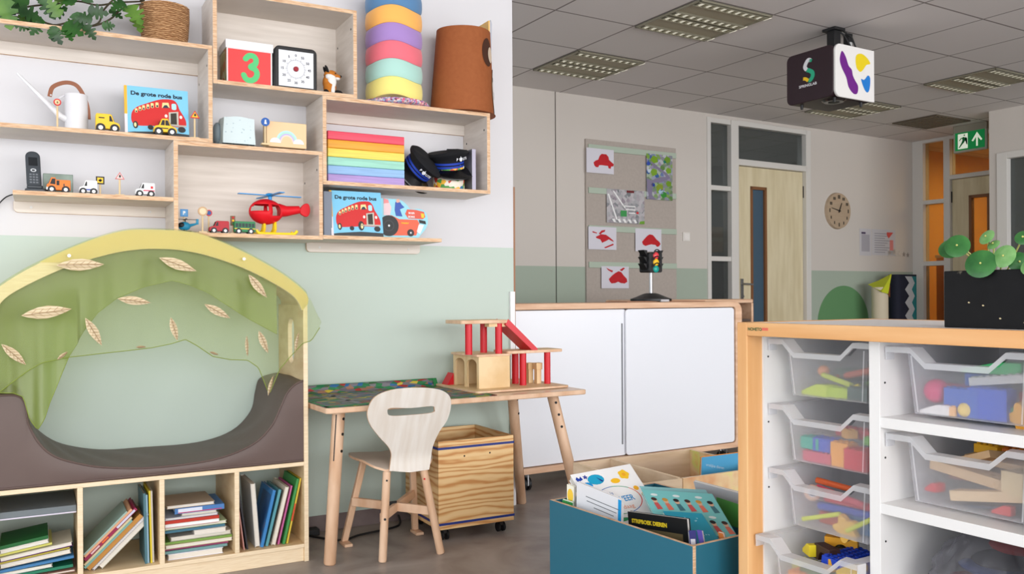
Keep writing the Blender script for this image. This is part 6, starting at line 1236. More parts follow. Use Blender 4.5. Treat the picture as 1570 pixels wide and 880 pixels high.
# ---------------------------------------------------------------- plywood crate on casters
kx0, kx1, ky0, ky1 = 1.509, 1.878, 3.42, 3.80; kz0, kz1 = .055, .437
t = thing('plywood_crate', ((kx0+kx1)/2, (ky0+ky1)/2, 0), 'open pine plywood crate with two blue bands on casters under the table', 'crate'); e = .015
m = MB(); m.box(kx0, kx1, ky0, ky0+e, kz0, kz1, M_PINE); m.build('front_panel', t, bevel=.001)
m = MB(); m.box(kx0, kx1, ky1-e, ky1, kz0, kz1, M_PINE); m.build('back_panel', t, bevel=.001)
DP = mat('shaded_pine_ply', (176, 130, 80), .6, kind='wave', s=5, dist=12, scale=(.6, .6, 2.4), cols=[(120, 84, 50), (176, 130, 84), (196, 150, 100)])
for xx in (kx0, kx1-e): m = MB(); m.box(xx, xx+e, ky0+e, ky1-e, kz0, kz1, M_PINE); m.build('side_panel', t, bevel=.001)
m = MB(); m.box(kx0+e, kx1-e, ky0+e, ky1-e, kz0, kz0+.02, M_PINE); m.build('bottom', t)
BB = mat('blue_tape', (40, 56, 130), .5)
for z in (on_y(730, 683, ky0).z, on_y(730, 797, ky0).z):
    m = MB(); g_ = .0025
    for q in ((kx0-g_, kx1+g_, ky0-g_, ky0), (kx0-g_, kx1+g_, ky1, ky1+g_), (kx0-g_, kx0, ky0, ky1), (kx1, kx1+g_, ky0, ky1)): m.box(*q, z-.005, z+.005, BB)
    m.build('blue_band', t)
for q in ((712, 699), (751, 694)): p = on_y(*q, ky0); m = MB(); m.cyl((p.x, ky0-.001, p.z), (p.x, ky0+.001, p.z), .004, mt=col(70, 46, 30), n=10); m.build('hole', t)
for xx in (kx0+.045, kx1-.045):
    for yy in (ky0+.045, ky1-.045):
        m = MB(); 
        for s_ in (-.012, .012): m.cyl((xx+s_-.005, yy, .021), (xx+s_+.005, yy, .021), .021, mt=BLK, n=18)
        m.box(xx-.009, xx+.009, yy-.012, yy+.012, .03, .052, M_DARK); m.box(xx-.02, xx+.02, yy-.02, yy+.02, .051, kz0, M_DARK); m.build('caster', t)
# cables on the floor
m = MB(); m.tube(spline([(1.05, 3.80, .006), (1.15, 3.66, .006), (1.25, 3.70, .006), (1.42, 3.74, .006), (1.48, 3.80, .006), (1.49, 3.845, .03)], 8), .005, BLK, 8); m.build('floor_cable', label='black cable running along the floor behind the child chair', cat='cable')
m = MB(); m.box(1.02, 1.10, 3.80, 3.85, .0, .03, BLK); m.build('socket_strip', label='small black socket block on the floor by the skirting', cat='socket strip', bevel=.004)

# ---------------------------------------------------------------- storage unit with clear trays
UX, UX1, UY1, UY0 = 1.668, 2.20, 1.626, .55; UZ = .990; UF = .034; EP = .034; CX_ = 1.722
t = thing('tray_storage_unit', bf((UX+UX1)/2, (UY0+UY1)/2, 0), 'beech-framed white storage unit with clear plastic trays in the right foreground', 'storage unit', rot=B)
m = MB(MB_); m.box(UX, UX1, UY1-EP, UY1, 0, UZ, M_ORANGE); m.build('end_panel', t, bevel=.002)
m = MB(MB_); m.box(UX, UX1, UY0, UY0+EP, 0, UZ, M_ORANGE); m.build('end_panel', t, bevel=.002)
OT = mat('orange_beech_top', (232, 176, 116), .4, kind='noise', s=2.5, d=5, scale=(8, .8, 8), cols=[(224, 164, 104), (238, 188, 132)], pos=[.35, .65])
m = MB(MB_); m.box(UX, UX+.018, UY0+EP, UY1-EP, UZ-UF, UZ, OT); m.box(UX1-.018, UX1, UY0+EP, UY1-EP, UZ-UF, UZ, OT); m.build('top_edge', t, bevel=.001)
m = MB(MB_); m.box(UX+.018, UX1-.018, UY0+EP, UY1-EP, UZ-UF+.004, UZ-.001, M_PLASTW); m.build('white_top', t)
m = MB(MB_); m.box(UX1-.03, UX1-.02, UY0+EP, UY1-EP, .06, UZ-UF, mat('white_back', (206, 202, 200), .5)); m.build('back_panel', t)
y1a, y1b = UY1-EP-.0005, 1.272; y2a, y2b = 1.244, .90
for name, a, b in (('divider', 1.244, 1.272), ('divider', .872, .90)): m = MB(MB_); m.box(CX_, UX1-.03, a, b, .05, UZ-UF, M_PLASTW); m.build(name, t, bevel=.0008)
m = MB(MB_); m.box(CX_, UX1-.03, y1a-.004, y1a, .05, UZ-UF, M_PLASTW); m.build('side_lining', t)
for zz in (.759, .565, .355): m = MB(MB_); m.box(CX_+.002, UX1-.03, y2b, y2a, zz, zz+.024, M_PLASTW); m.build('shelf', t, bevel=.0008)
m = MB(MB_); m.box(CX_, UX1-.03, UY0+EP, y1a, .05, .075, M_PLASTW); m.box(CX_+.01, CX_+.03, UY0+EP, y1a, 0, .05, M_ORANGE); m.build('bottom_board', t)
for zz in (.90, .73, .56, .42):
    m = MB(MB_); m.cyl((CX_+.018, y1a-.0042, zz), (CX_+.018, y1a-.0052, zz), .0025, mt=BLK, n=8); m.build('peg_hole', t)
for zz in (.86, .69, .50, .42):
    m = MB(MB_); m.cyl((CX_+.018, y2a-.0002, zz), (CX_+.018, y2a-.001, zz), .0025, mt=BLK, n=8); m.build('peg_hole', t)
m = MB(MB_); m.text('NOHETO', lambda u, v: (UX-.0006, UY1-.038-u, UZ-.020+v), .011, col(40, 90, 50), bold=.0003); m.box(UX-.0005, UX, UY1-.105, UY1-.085, UZ-.019, UZ-.012, col(226, 110, 90)); m.build('maker_label', t, kind='raw')
TR = sheer('clear_tray_plastic', (250, 250, 253), .27, .3, tint=(248, 249, 252)); TRF = sheer('tray_rim_plastic', (246, 247, 250), .66, .3, tint=(250, 250, 252))
XF0 = CX_+.012; TD = .40
def tray(ya, yb, zr, hh, label, out=0.0, group='clear plastic trays in the white storage unit'):
    """ya > yb: far and near side; zr: rim height"""
    x0 = XF0-out; yc = (ya+yb)/2; W2 = (ya-yb)/2-.006
    tt = thing('clear_tray', bf(x0+TD/2, yc, zr-hh), label, 'tray', group, rot=B)
    s_ = .030; bx0 = x0+.035; bx1 = x0+TD; w0 = W2-s_; w1 = w0-.012; zb = zr-hh
    dip = [(W2, zr), (.105, zr), (.070, zr-.032), (-.070, zr-.032), (-.105, zr), (-W2, zr)]
    # front wall with a lowered middle, two sides, back, bottom
    m = MB(MB_)
    fw = [(w0, zr-.002), (.105, zr-.002), (.070, zr-.034), (-.070, zr-.034), (-.105, zr-.002), (-w0, zr-.002), (-w1, zb), (w1, zb)]
    m.poly(fw, lambda u, v: (bx0+.010*(zr-v)/hh, yc+u, v), TR)
    for s in (-1, 1):
        m.add([(bx0, yc+s*w0, zr), (bx1, yc+s*w0, zr), (bx1-.01, yc+s*w1, zb), (bx0+.010, yc+s*w1, zb)], [(0, 1, 2, 3)], TR)
        m.add([(bx0-.002, yc+s*w0*.93, zr-.02), (bx0-.002, yc+s*w0*.90, zr-.02), (bx0+.006, yc+s*w1*.90, zb+.004), (bx0+.006, yc+s*w1*.93, zb+.004)], [(0, 1, 2, 3)], TRF)
    m.add([(bx1, yc+w0, zr), (bx1, yc-w0, zr), (bx1-.01, yc-w1, zb), (bx1-.01, yc+w1, zb)], [(0, 1, 2, 3)], TR)
    m.add([(bx0+.010, yc+w1, zb), (bx1-.01, yc+w1, zb), (bx1-.01, yc-w1, zb), (bx0+.010, yc-w1, zb)], [(0, 1, 2, 3)], TRF)
    m.build('tray_body', tt, kind='raw')
    m = MB(MB_)
    lo = [(u, v-.013) for u, v in dip]
    for i in range(5):
        (u0, v0), (u1, v1) = dip[i], dip[i+1]; (p0, q0), (p1, q1) = lo[i], lo[i+1]
        m.add([(x0, yc+u0, v0), (x0, yc+u1, v1), (x0, yc+p1, q1), (x0, yc+p0, q0)], [(0, 1, 2, 3)], TRF)
        m.add([(x0, yc+u0, v0), (x0, yc+u1, v1), (bx0, yc+u1*.93, v1), (bx0, yc+u0*.93, v0)], [(0, 1, 2, 3)], TRF)
    for s in (-1, 1): m.add([(bx0, yc+s*w0, zr), (bx1, yc+s*w0, zr), (bx1, yc+s*W2, zr), (x0, yc+s*W2, zr)], [(0, 1, 2, 3)], TRF); m.box(x0+.002, x0+.03, yc+s*W2-.002, yc+s*W2+.001, zr-.03, zr, TRF)
    m.build('rim', tt, kind='raw'); return (bx0+.015, bx1-.02, yc-w1, yc+w1, zb+.002)
def T3(c, rx, ry, rz): return MB_ @ Matrix.Translation(c) @ Euler((rx, ry, rz)).to_matrix().to_4x4()
def lump(kind, c, rot, dim, rgb, label, cat, group):
    T = T3(c, *rot); m = MB(T); M_ = col(*rgb); a, b, h = dim
    if kind == 'brick':
        m.box(-a/2, a/2, -b/2, b/2, 0, h, M_); nx, ny = max(1, round(a/.016)), max(1, round(b/.016))
        for i in range(nx):
            for j in range(ny): x, y = -a/2+a*(i+.5)/nx, -b/2+b*(j+.5)/ny; m.cyl((x, y, h), (x, y, h+.003), .005, mt=M_, n=10)
    elif kind == 'stick': m.tube([(-a/2, 0, b), (a/2, 0, b)], b, M_, 10)
    elif kind == 'plank': m.box(-a/2, a/2, -b/2, b/2, 0, h, mat('plank_%d_%d_%d' % rgb, rgb, .6, kind='noise', s=5, scale=(1, 8, 8), cols=[tuple(int(v*.92) for v in rgb), rgb]))
    elif kind == 'ball': m.ell((0, 0, a/2), a/2, M_, 20, 14)
    elif kind == 'flower': m.prism([(a/2*(1+.22*cos(5*k_))*cos(k_), a/2*(1+.22*cos(5*k_))*sin(k_)) for k_ in [2*pi*i/40 for i in range(40)]], 'z', 0, h, M_)
    elif kind == 'wedge': m.prism([(-a/2, 0), (a/2, 0), (a/2, h*.3), (-a*.1, h), (-a/2, h)], 'y', -b/2, b/2, M_)
    elif kind == 'arch': m.prism([(-a/2, 0), (-a/4, 0)]+[(-a/4*cos(k_), h*.6*sin(k_)) for k_ in [pi*i/8 for i in range(1, 8)]]+[(a/4, 0), (a/2, 0), (a/2, h), (-a/2, h)], 'y', -b/2, b/2, M_)
    return m.build({'brick': 'toy_brick', 'stick': 'toy_stick', 'plank': 'wooden_board', 'ball': 'toy_ball', 'flower': 'toy_gear', 'wedge': 'toy_wedge', 'arch': 'toy_arch'}[kind], label=label, cat=cat, group=group, bevel=.001 if kind in ('brick', 'plank', 'wedge', 'arch') else 0, origin=tuple(MB_ @ Vector(c)))
def fill(bd_, items, where, group):
    """items: kind, v (0 far..1 near), depth from the front, height, size, colour, words"""
    x0, x1, ya, yb, z0 = bd_
    for (kind, v, d, z, dim, rgb, rot, words, cat) in items:
        c = (x0+d, yb-(yb-ya)*v, z0+z); lump(kind, c, tuple(R(q) for q in rot), dim, rgb, words+' '+where, cat, group)
LC = (y1a-.004, y1b); RC = (y2a, y2b)
b1 = tray(*LC, .947, .145, 'clear tray at the top of the left column, holding lime green pieces')
fill(b1, [('wedge', .25, .03, 0, (.09, .04, .03), (196, 216, 70), (0, 0, 80), 'lime green chunky piece lying front left', 'toy piece'), ('brick', .52, .03, 0, (.08, .03, .025), (186, 210, 60), (0, 0, 95), 'lime green flat brick at the front centre', 'toy brick'),
          ('stick', .45, .04, .035, (.10, .007, 0), (206, 220, 90), (0, -10, 80), 'lime green rod on top of the front bricks', 'toy stick'), ('brick', .82, .03, 0, (.06, .035, .03), (70, 96, 90), (0, 0, 85), 'dark green brick front right', 'toy brick'),
          ('stick', .70, .08, .055, (.15, .009, 0), (206, 110, 90), (0, 14, 95), 'long salmon rod slanting up to the right', 'toy stick'), ('ball', .20, .06, .045, (.03, .03, .03), (226, 150, 110), (0, 0, 0), 'small orange ball near the left side', 'toy ball'),
          ('wedge', .35, .10, .035, (.07, .05, .035), (90, 116, 110), (0, 0, 60), 'grey-green wedge in the middle', 'toy piece'), ('stick', .65, .03, .012, (.07, .006, 0), (226, 206, 60), (0, 30, 100), 'small yellow rod at the front right', 'toy stick'), ('brick', .62, .12, 0, (.10, .08, .04), (70, 90, 96), (0, 0, 100), 'large slate green block at the back', 'toy brick'), ('wedge', .9, .07, .034, (.06, .03, .02), (110, 150, 80), (0, 0, 80), 'moss green wedge by the right side', 'toy piece')],
     'in the top left tray', 'green pieces in the top left tray')
b2 = tray(*LC, .779, .145, 'clear tray second from the top in the left column, full of mixed bricks')
fill(b2, [('brick', .18, .03, .03, (.06, .04, .03), (50, 176, 150), (0, 0, 85), 'turquoise brick by the left side', 'toy brick'), ('brick', .36, .03, .028, (.06, .04, .035), (50, 84, 190), (0, 0, 95), 'blue brick left of centre', 'toy brick'), ('brick', .30, .03, 0, (.09, .05, .026), (206, 90, 110), (0, 0, 90), 'rose brick on the bottom at the left', 'toy brick'),
          ('brick', .60, .025, .0, (.05, .04, .06), (240, 166, 70), (0, 0, 90), 'tall orange brick at the front centre', 'toy brick'), ('brick', .82, .025, 0, (.06, .05, .05), (206, 40, 60), (0, 0, 90), 'red brick front right', 'toy brick'), ('brick', .60, .10, .062, (.14, .04, .022), (216, 70, 90), (0, 0, 88), 'long pinkish red brick lying on top', 'toy brick'),
          ('brick', .80, .11, .03, (.06, .05, .05), (70, 70, 150), (0, 0, 80), 'violet blue brick at the back right', 'toy brick'), ('brick', .10, .09, 0, (.05, .05, .05), (226, 186, 60), (0, 0, 70), 'yellow brick at the back left', 'toy brick'), ('brick', .55, .06, .065, (.03, .03, .02), (246, 190, 110), (0, 0, 60), 'tiny peach brick on the tall orange one', 'toy brick'), ('brick', .90, .05, .058, (.04, .03, .02), (120, 190, 90), (0, 0, 90), 'small green brick on the red one', 'toy brick')],
     'in the second left tray', 'bricks in the second left tray')
b3 = tray(*LC, .613, .145, 'clear tray third from the top in the left column, with sticks and an eyeball')
EB = b3; fill(b3, [('stick', .45, .05, .075, (.15, .008, 0), (226, 90, 110), (0, -6, 85), 'long pink rod lying uppermost', 'toy stick'), ('stick', .55, .06, .058, (.14, .010, 0), (206, 60, 80), (0, 0, 92), 'thick red rod under the pink one', 'toy stick'), ('stick', .50, .06, .036, (.16, .011, 0), (60, 90, 190), (0, 2, 90), 'long blue rod across the middle', 'toy stick'),
          ('stick', .30, .022, .022, (.12, .006, 0), (214, 226, 60), (0, 18, 90), 'lime yellow rod slanting down at the front left', 'toy stick'), ('stick', .85, .022, .03, (.10, .006, 0), (214, 226, 60), (0, 32, 90), 'lime yellow rod standing slanted at the front right', 'toy stick'), ('flower', .62, .022, .010, (.062, .06, .014), (240, 190, 90), (80, 0, 90), 'large yellow gear leaning at the front', 'toy gear'),
          ('stick', .22, .09, .09, (.10, .008, 0), (236, 110, 60), (0, -4, 95), 'orange rod near the top left', 'toy stick'), ('brick', .80, .08, 0, (.10, .06, .04), (60, 120, 170), (0, 0, 90), 'blue block at the back right', 'toy brick'), ('brick', .35, .10, 0, (.10, .08, .03), (200, 80, 70), (0, 0, 88), 'brick red block at the back', 'toy brick')],
     'in the third left tray', 'pieces in the third left tray')
te = thing('toy_eyeball', MB_ @ Vector((b3[0]+.025, b3[3]-.035, b3[4]+.062)), 'round toy eyeball with dark pupil in the third left tray', 'toy ball')
c = Vector((b3[0]+.025, b3[3]-.035, b3[4]+.082)); d = (MB_.inverted() @ EYE-c).normalized(); m = MB(MB_); m.ell(c, .021, col(236, 200, 180), 24, 16); m.build('ball', te)
m = MB(MB_); m.cyl(c+d*.0195, c+d*.0205, .011, mt=col(220, 224, 230), n=20); m.cyl(c+d*.0205, c+d*.0212, .008, mt=col(60, 66, 90), n=20); m.build('iris', te)
b4 = tray(*LC, .446, .145, 'clear tray at the bottom of the left column, pulled forward with blue and yellow bricks', out=.05)
fill(b4, [('brick', .70, .10, .085, (.12, .14, .022), (24, 66, 190), (0, -8, 95), 'large blue studded brick plate', 'toy brick'), ('arch', .38, .07, .085, (.07, .03, .04), (60, 36, 32), (0, 0, 70), 'dark brown toy arch', 'toy piece'), ('wedge', .15, .08, .09, (.05, .04, .03), (236, 214, 40), (0, 0, 60), 'bright yellow wedge at the left', 'toy piece'),
          ('arch', .33, .14, .095, (.08, .03, .04), (240, 170, 40), (0, 0, 120), 'golden yellow arch behind the brown one', 'toy piece'), ('brick', .55, .05, .075, (.05, .04, .03), (240, 180, 50), (0, 14, 60), 'orange-yellow brick at the front', 'toy brick'), ('wedge', .85, .03, .085, (.06, .04, .03), (240, 200, 50), (0, 0, 90), 'warm yellow wedge front right', 'toy piece'),
          ('brick', .20, .02, .0, (.05, .04, .06), (230, 150, 90), (0, 0, 90), 'orange block low at the left front', 'toy brick'), ('brick', .5, .10, .0, (.14, .16, .07), (110, 130, 90), (0, 0, 90), 'large olive block at the bottom', 'toy brick'), ('brick', .15, .19, .06, (.08, .06, .03), (90, 80, 40), (0, 0, 70), 'dark olive brick at the back', 'toy brick'), ('brick', .12, .06, .0, (.05, .05, .075), (200, 200, 120), (0, 0, 90), 'pale yellow block standing at the left', 'toy brick')],
     'in the bottom left tray', 'bricks in the bottom left tray')
b5 = tray(*RC, .943, .150, 'clear wide tray at the top of the right column, holding blue and red bricks')
fill(b5, [('ball', .10, .04, .02, (.055, .05, .05), (216, 60, 110), (0, 0, 0), 'magenta ball by the left side', 'toy ball'), ('brick', .22, .07, .03, (.08, .06, .03), (206, 60, 100), (0, 0, 90), 'crimson brick behind the magenta ball', 'toy brick'), ('brick', .40, .04, 0, (.08, .06, .06), (50, 96, 190), (0, 0, 85), 'blue block left of centre', 'toy brick'), ('brick', .62, .03, 0, (.085, .04, .065), (46, 86, 196), (0, 0, 90), 'big blue block front right of centre', 'toy brick'),
          ('brick', .45, .09, .06, (.07, .06, .03), (60, 110, 200), (0, 0, 70), 'lighter blue block on top at the middle', 'toy brick'), ('wedge', .58, .06, .095, (.12, .05, .025), (60, 190, 110), (0, 0, 100), 'green wedge lying on top', 'toy piece'), ('brick', .70, .05, .075, (.15, .03, .018), (226, 222, 218), (0, 8, 85), 'long white brick slanting across the top', 'toy brick'),
          ('wedge', .17, .015, .0, (.07, .03, .022), (232, 226, 222), (0, 0, 90), 'small white wedge front left', 'toy piece'), ('brick', .30, .012, 0, (.03, .02, .02), (246, 190, 130), (0, 0, 90), 'tiny peach brick front left', 'toy brick'), ('ball', .43, .014, .0, (.032, .03, .03), (240, 206, 110), (0, 0, 0), 'pale yellow ball at the front', 'toy ball'), ('flower', .90, .02, .01, (.055, .05, .02), (246, 180, 70), (80, 0, 90), 'orange gear at the front right', 'toy gear'),
          ('brick', .82, .05, .0, (.05, .05, .03), (60, 150, 90), (0, 0, 90), 'green brick low at the right', 'toy brick'), ('brick', .92, .08, .03, (.06, .05, .03), (206, 60, 70), (0, 0, 80), 'red brick at the right side', 'toy brick'), ('ball', .92, .10, .085, (.035, .03, .03), (236, 100, 60), (0, 0, 0), 'orange-red ball high at the right', 'toy ball')],
     'in the top right tray', 'bricks in the top right tray')
b6 = tray(*RC, .747, .150, 'clear wide tray below the top one in the right column, holding wooden boards')
WD = (224, 188, 144)
fill(b6, [('plank', .50, .10, .0, (.24, .12, .006), (70, 84, 110), (0, 10, 90), 'dark blue-grey flat board at the bottom', 'board'), ('plank', .42, .06, .055, (.20, .05, .022), WD, (0, -6, 86), 'broad pale wooden beam across the middle', 'wooden block'), ('plank', .68, .03, .026, (.19, .04, .022), (228, 196, 154), (0, 9, 92), 'pale wooden beam slanting down to the right', 'wooden block'),
          ('plank', .30, .08, .082, (.16, .05, .016), (216, 178, 134), (8, 20, 80), 'tan wooden slat rising to the left', 'wooden block'), ('plank', .62, .11, .085, (.18, .06, .014), (206, 170, 128), (0, -4, 96), 'brown wooden slat near the top', 'wooden block'), ('plank', .85, .04, .045, (.05, .06, .05), (230, 204, 160), (0, 0, 80), 'small square wooden block at the right', 'wooden block'),
          ('wedge', .10, .03, .02, (.03, .03, .02), (206, 50, 60), (0, 0, 80), 'small red wedge at the left end', 'toy piece'), ('wedge', .75, .015, .004, (.04, .02, .02), (206, 60, 60), (0, 0, 90), 'red wedge low at the right front', 'toy piece'), ('plank', .30, .13, .04, (.12, .06, .03), (170, 110, 96), (0, 0, 95), 'reddish brown block behind the beams', 'wooden block'), ('wedge', .68, .13, .05, (.05, .04, .04), (160, 80, 96), (0, 0, 70), 'plum coloured wedge at the back', 'toy piece'),
          ('brick', .38, .14, .104, (.06, .05, .02), (240, 180, 30), (0, 0, 80), 'yellow brick seen through the rim notch', 'toy brick'), ('brick', .60, .15, .102, (.06, .05, .02), (220, 120, 30), (0, 0, 100), 'orange brick seen through the rim notch', 'toy brick')],
     'in the second right tray', 'wooden pieces in the second right tray')
# plastic bag with tools of dark red and blue cloth on the shelf below
BG = sheer('thin_plastic_bag', (200, 200, 206), .24, .12, tint=(214, 214, 218)); zb = .3792; cy = 1.065; cx = CX_+.145
tb_ = thing('plastic_bag', MB_ @ Vector((cx, cy, zb)), 'crumpled clear plastic bag with red and blue contents on the lower right shelf', 'bag', rot=B)
def bagf(u, v, k=1.0):
    a = 2*pi*u; e = sin(pi*min(v, 1)*.5); r0 = (1-v**2.4)**.5 if v < 1 else 0
    w = 1+.05*sin(7*a+v*9)+.05*sin(13*a-v*14)+.03*sin(23*a+v*5)
    return (cx+.125*k*r0*cos(a)*w*.95, cy+.142*k*r0*sin(a)*w*(.95), zb+.001+.165*k*v+.006*sin(9*a)*v*(1-v))
m = MB(MB_); m.grid(60, 16, bagf, BG); m.build('film', tb_, kind='raw', angle=25)
random.seed(3)
for i, (c_, lab) in enumerate((((30, 44, 80), 'dark navy folded cloth at the bottom of the plastic bag'), ((150, 44, 56), 'dark red folded cloth in the middle of the plastic bag'), ((60, 90, 160), 'blue strap lying on the red cloth in the plastic bag'), ((26, 34, 50), 'black-blue cloth on top inside the plastic bag'), ((206, 40, 40), 'bright red tag inside the plastic bag'))):
    m = MB(T3((cx-.02+.01*i, cy+.02-.015*i, zb+.006+.030*i), R(random.uniform(-6, 6)), R(random.uniform(-6, 6)), R(70+20*i))); w = .105-.010*i
    m.ell((0, 0, .014), (w, w*.66, .017), mat('cloth_%d' % i, c_, .8, kind='noise', s=20, cols=[tuple(int(v*.6) for v in c_), c_]), 20, 8); m.build('folded_cloth', label=lab, cat='cloth', group='cloth pieces inside the plastic bag')

# black planter with a pancake plant on top
px0 = 1.745; y1 = 1.104; pzt = 1.109; M_PL = mat('scuffed_black_planter', (16, 16, 18), .6, spec=.2, kind='noise', s=38, d=3, cols=[(15, 15, 17), (19, 19, 21), (110, 104, 92)], pos=[.3, .74, .80])
t = thing('black_planter', bf(px0+.07, y1-.20, UZ), 'long black rectangular planter box standing on the storage unit', 'planter', rot=B)
m = MB(MB_); 
for q in ((px0, px0+.008, y1-.42, y1), (px0+.132, px0+.14, y1-.42, y1), (px0+.008, px0+.132, y1-.008, y1), (px0+.008, px0+.132, y1-.42, y1-.412)): m.box(*q, UZ-.0008, pzt, M_PL)
m.box(px0+.008, px0+.132, y1-.412, y1-.008, UZ-.0008, UZ+.01, M_PL); m.build('box', t, bevel=.002)
m = MB(MB_); m.box(px0+.008, px0+.132, y1-.412, y1-.008, UZ+.01, pzt-.012, mat('potting_soil', (52, 40, 32), .95, kind='noise', s=60, cols=[(30, 22, 18), (70, 54, 42)])); m.build('soil', t)
m = MB(MB_)
for (yy, zz, s_) in ((.20, .03, .006), (.21, .022, .004), (.17, .012, .005), (.055, .052, .003), (.085, .046, .003), (.26, .06, .004), (.12, .02, .003)):
    m.prism([(y1-yy-s_, UZ+zz), (y1-yy, UZ+zz+s_*.7), (y1-yy+s_*.8, UZ+zz+s_*.2), (y1-yy, UZ+zz-s_*.5)], 'x', px0-.0006, px0+.001, col(206, 190, 150))
m.build('dried_flecks', t)
tp = thing('pancake_plant', MB_ @ Vector((px0+.07, y1-.12, pzt-.012)), 'green plant with round coin leaves growing in the black planter', 'plant', rot=B)
LG = mat('coin_leaf', (70, 146, 70), .3, kind='noise', s=26, cols=[(30, 86, 38), (60, 120, 58)], pos=[.3, .7]); LG2 = mat('pale_coin_leaf', (120, 180, 90), .3, kind='noise', s=26, cols=[(66, 136, 54), (140, 184, 120)], pos=[.3, .7]); PS = col(190, 190, 110)
Fp = lambda px, py, dx: on_bx(px, py, px0+dx)
for (px, py, r_, dx, sx, tx, tz, mt_, root) in ((1467, 376, 17.5, .0, .86, 0, .1, LG, (1505, 412)), (1458, 379, 18, .02, .7, 0, .5, LG, (1508, 412)), (1503, 403.5, 20, -.012, 1, 0, .0, LG, (1515, 414)), (1511, 362, 12, .03, .8, .5, .3, LG2, (1512, 412)), (1522, 373, 9, .04, .7, .4, .6, LG2, (1516, 412)), (1538, 392, 16, .0, .95, .3, .0, LG2, (1530, 414)), (1563, 401, 14, .02, 1.2, -.6, .0, LG, (1535, 414)), (1568, 363, 11, .01, .9, 0, .2, LG, (1540, 412)), (1590, 384, 16, .03, 1, .2, .1, LG, (1550, 412)), (1578, 408, 12, -.01, 1, .2, .1, LG2, (1552, 414))):
    c = Fp(px, py, dx); d = (c-to_b(EYE)).length; rr_ = r_*d/FPX; rt = Fp(root[0], root[1], .05); rt.z = pzt-.014
    nrm = Vector((-1, -.25+tx, .35+tz)).normalized(); a_ = nrm.orthogonal().normalized(); b__ = nrm.cross(a_)
    m = MB(MB_); n = 26; vs = [c+nrm*-.002]+[c+(a_*cos(2*pi*i/n)+b__*sin(2*pi*i/n)*(1 if sx > .9 else .93))*rr_*.55+nrm*.0 for i in range(n)]+[c+(a_*cos(2*pi*i/n)+b__*sin(2*pi*i/n)*(1 if sx > .9 else .93))*rr_-nrm*.004 for i in range(n)]
    m.add(vs, [(0, 1+i, 1+(i+1) % n) for i in range(n)]+[(1+i, n+1+i, n+1+(i+1) % n, 1+(i+1) % n) for i in range(n)], mt_)
    m.ell(c+nrm*.0005, (.0022, .0022, .0022), PS, 8, 6); lf = m.build('leaf', tp, kind='raw', angle=60)
    mid = (c+rt)/2+Vector((.01, 0, .012)); m = MB(MB_); m.tube(spline([tuple(rt), tuple(mid), tuple(c-nrm*.003)], 5), .0016, PS, 6); m.build('leaf_stem', tp)

# ---------------------------------------------------------------- teal book box
ca = on_z(1062, 838, .40); cb = on_z(842.5, 766, .40); L_ = (cb-ca).length; ang = math.atan2(-(cb-ca).x, (cb-ca).y); MT = Matrix.Translation((ca.x, ca.y, 0)) @ Matrix.Rotation(ang, 4, 'Z'); Wd = .46
TEAL = mat('teal_laminate', (40, 106, 128), .4); 
t = thing('teal_book_box', MT @ Vector((Wd/2, L_/2, 0)), 'teal plywood book box full of picture books in front of the storage unit', 'book box', rot=ang); WM[t.name] = Matrix.Translation(MT @ Vector((Wd/2, L_/2, 0))) @ Matrix.Rotation(ang, 4, 'Z')
e = .012
for nm, q in (('side_panel', (0, e, 0, L_)), ('side_panel', (Wd-e, Wd, 0, L_)), ('end_panel', (e, Wd-e, 0, e)), ('end_panel', (e, Wd-e, L_-e, L_))):
    m = MB(MT); m.box(*q, .02, .40, TEAL, zp=M_PEDGE, yn=M_PEDGE if nm == 'side_panel' else TEAL, yp=M_PEDGE if nm == 'side_panel' else TEAL); m.build(nm, t, bevel=.0008)
m = MB(MT); m.box(e, Wd-e, e, L_-e, .03, .042, M_BIRCH); m.build('bottom', t)
for x in (.03, Wd-.05):
    for y in (.03, L_-.05): m = MB(MT); m.box(x, x+.02, y, y+.02, 0, .03, BLK); m.build('foot', t)
def slab(c0, c1, c2, th, mats, label, art=None, extend=0, name='picture_book'):
    """c0 top left, c1 top right, c2 bottom right of the cover: (px, py, z) each; the far end runs on into the box"""
    P = [on_z(*c) for c in (c0, c1, c2)]; u = P[1]-P[0]; v = P[2]-P[1]; v = v*(1+extend); n = u.cross(v).normalized()
    if n.dot(EYE-P[0]) < 0: n = -n
    O = P[0]; f = lambda a, b, d=0: O+u*a+v*b+n*d
    m = MB(); c_ = .0018
    def blk(a0, a1, b0, b1, d0, d1, mt_): m.add([f(a0, b0, d0), f(a1, b0, d0), f(a1, b1, d0), f(a0, b1, d0), f(a0, b0, d1), f(a1, b0, d1), f(a1, b1, d1), f(a0, b1, d1)], [(0,1,2,3), (7,6,5,4), (0,4,5,1), (1,5,6,2), (2,6,7,3), (3,7,4,0)], mt_)
    blk(0, 1, 0, 1, -c_, 0, mats[0]); blk(0, 1, 0, 1, -th, -th+c_, mats[0]); blk(.01, .985, .01, .99, -th+c_, -c_, mats[1]); 
    if len(mats) > 2: blk(-.004, .012, 0, 1, -th, 0, mats[2])
    o = m.build(name, label=label, cat='book', group='picture books in the teal box', bevel=.0006)
    if art: m = MB(); art(m, lambda a, b, d=.0006: tuple(f(a, b, d))); m.build('cover_print', o, kind='raw')
    return o
PG = col(232, 230, 226)
def blob(m, f, cx, cy, rx, ry, c_, d=.0006, n=14, k=0): m.poly([(cx+rx*cos(2*pi*i/n)*(1+k*cos(5*2*pi*i/n)), cy+ry*sin(2*pi*i/n)*(1+k*cos(5*2*pi*i/n))) for i in range(n)], lambda a, b: f(a, b, d), col(*c_))
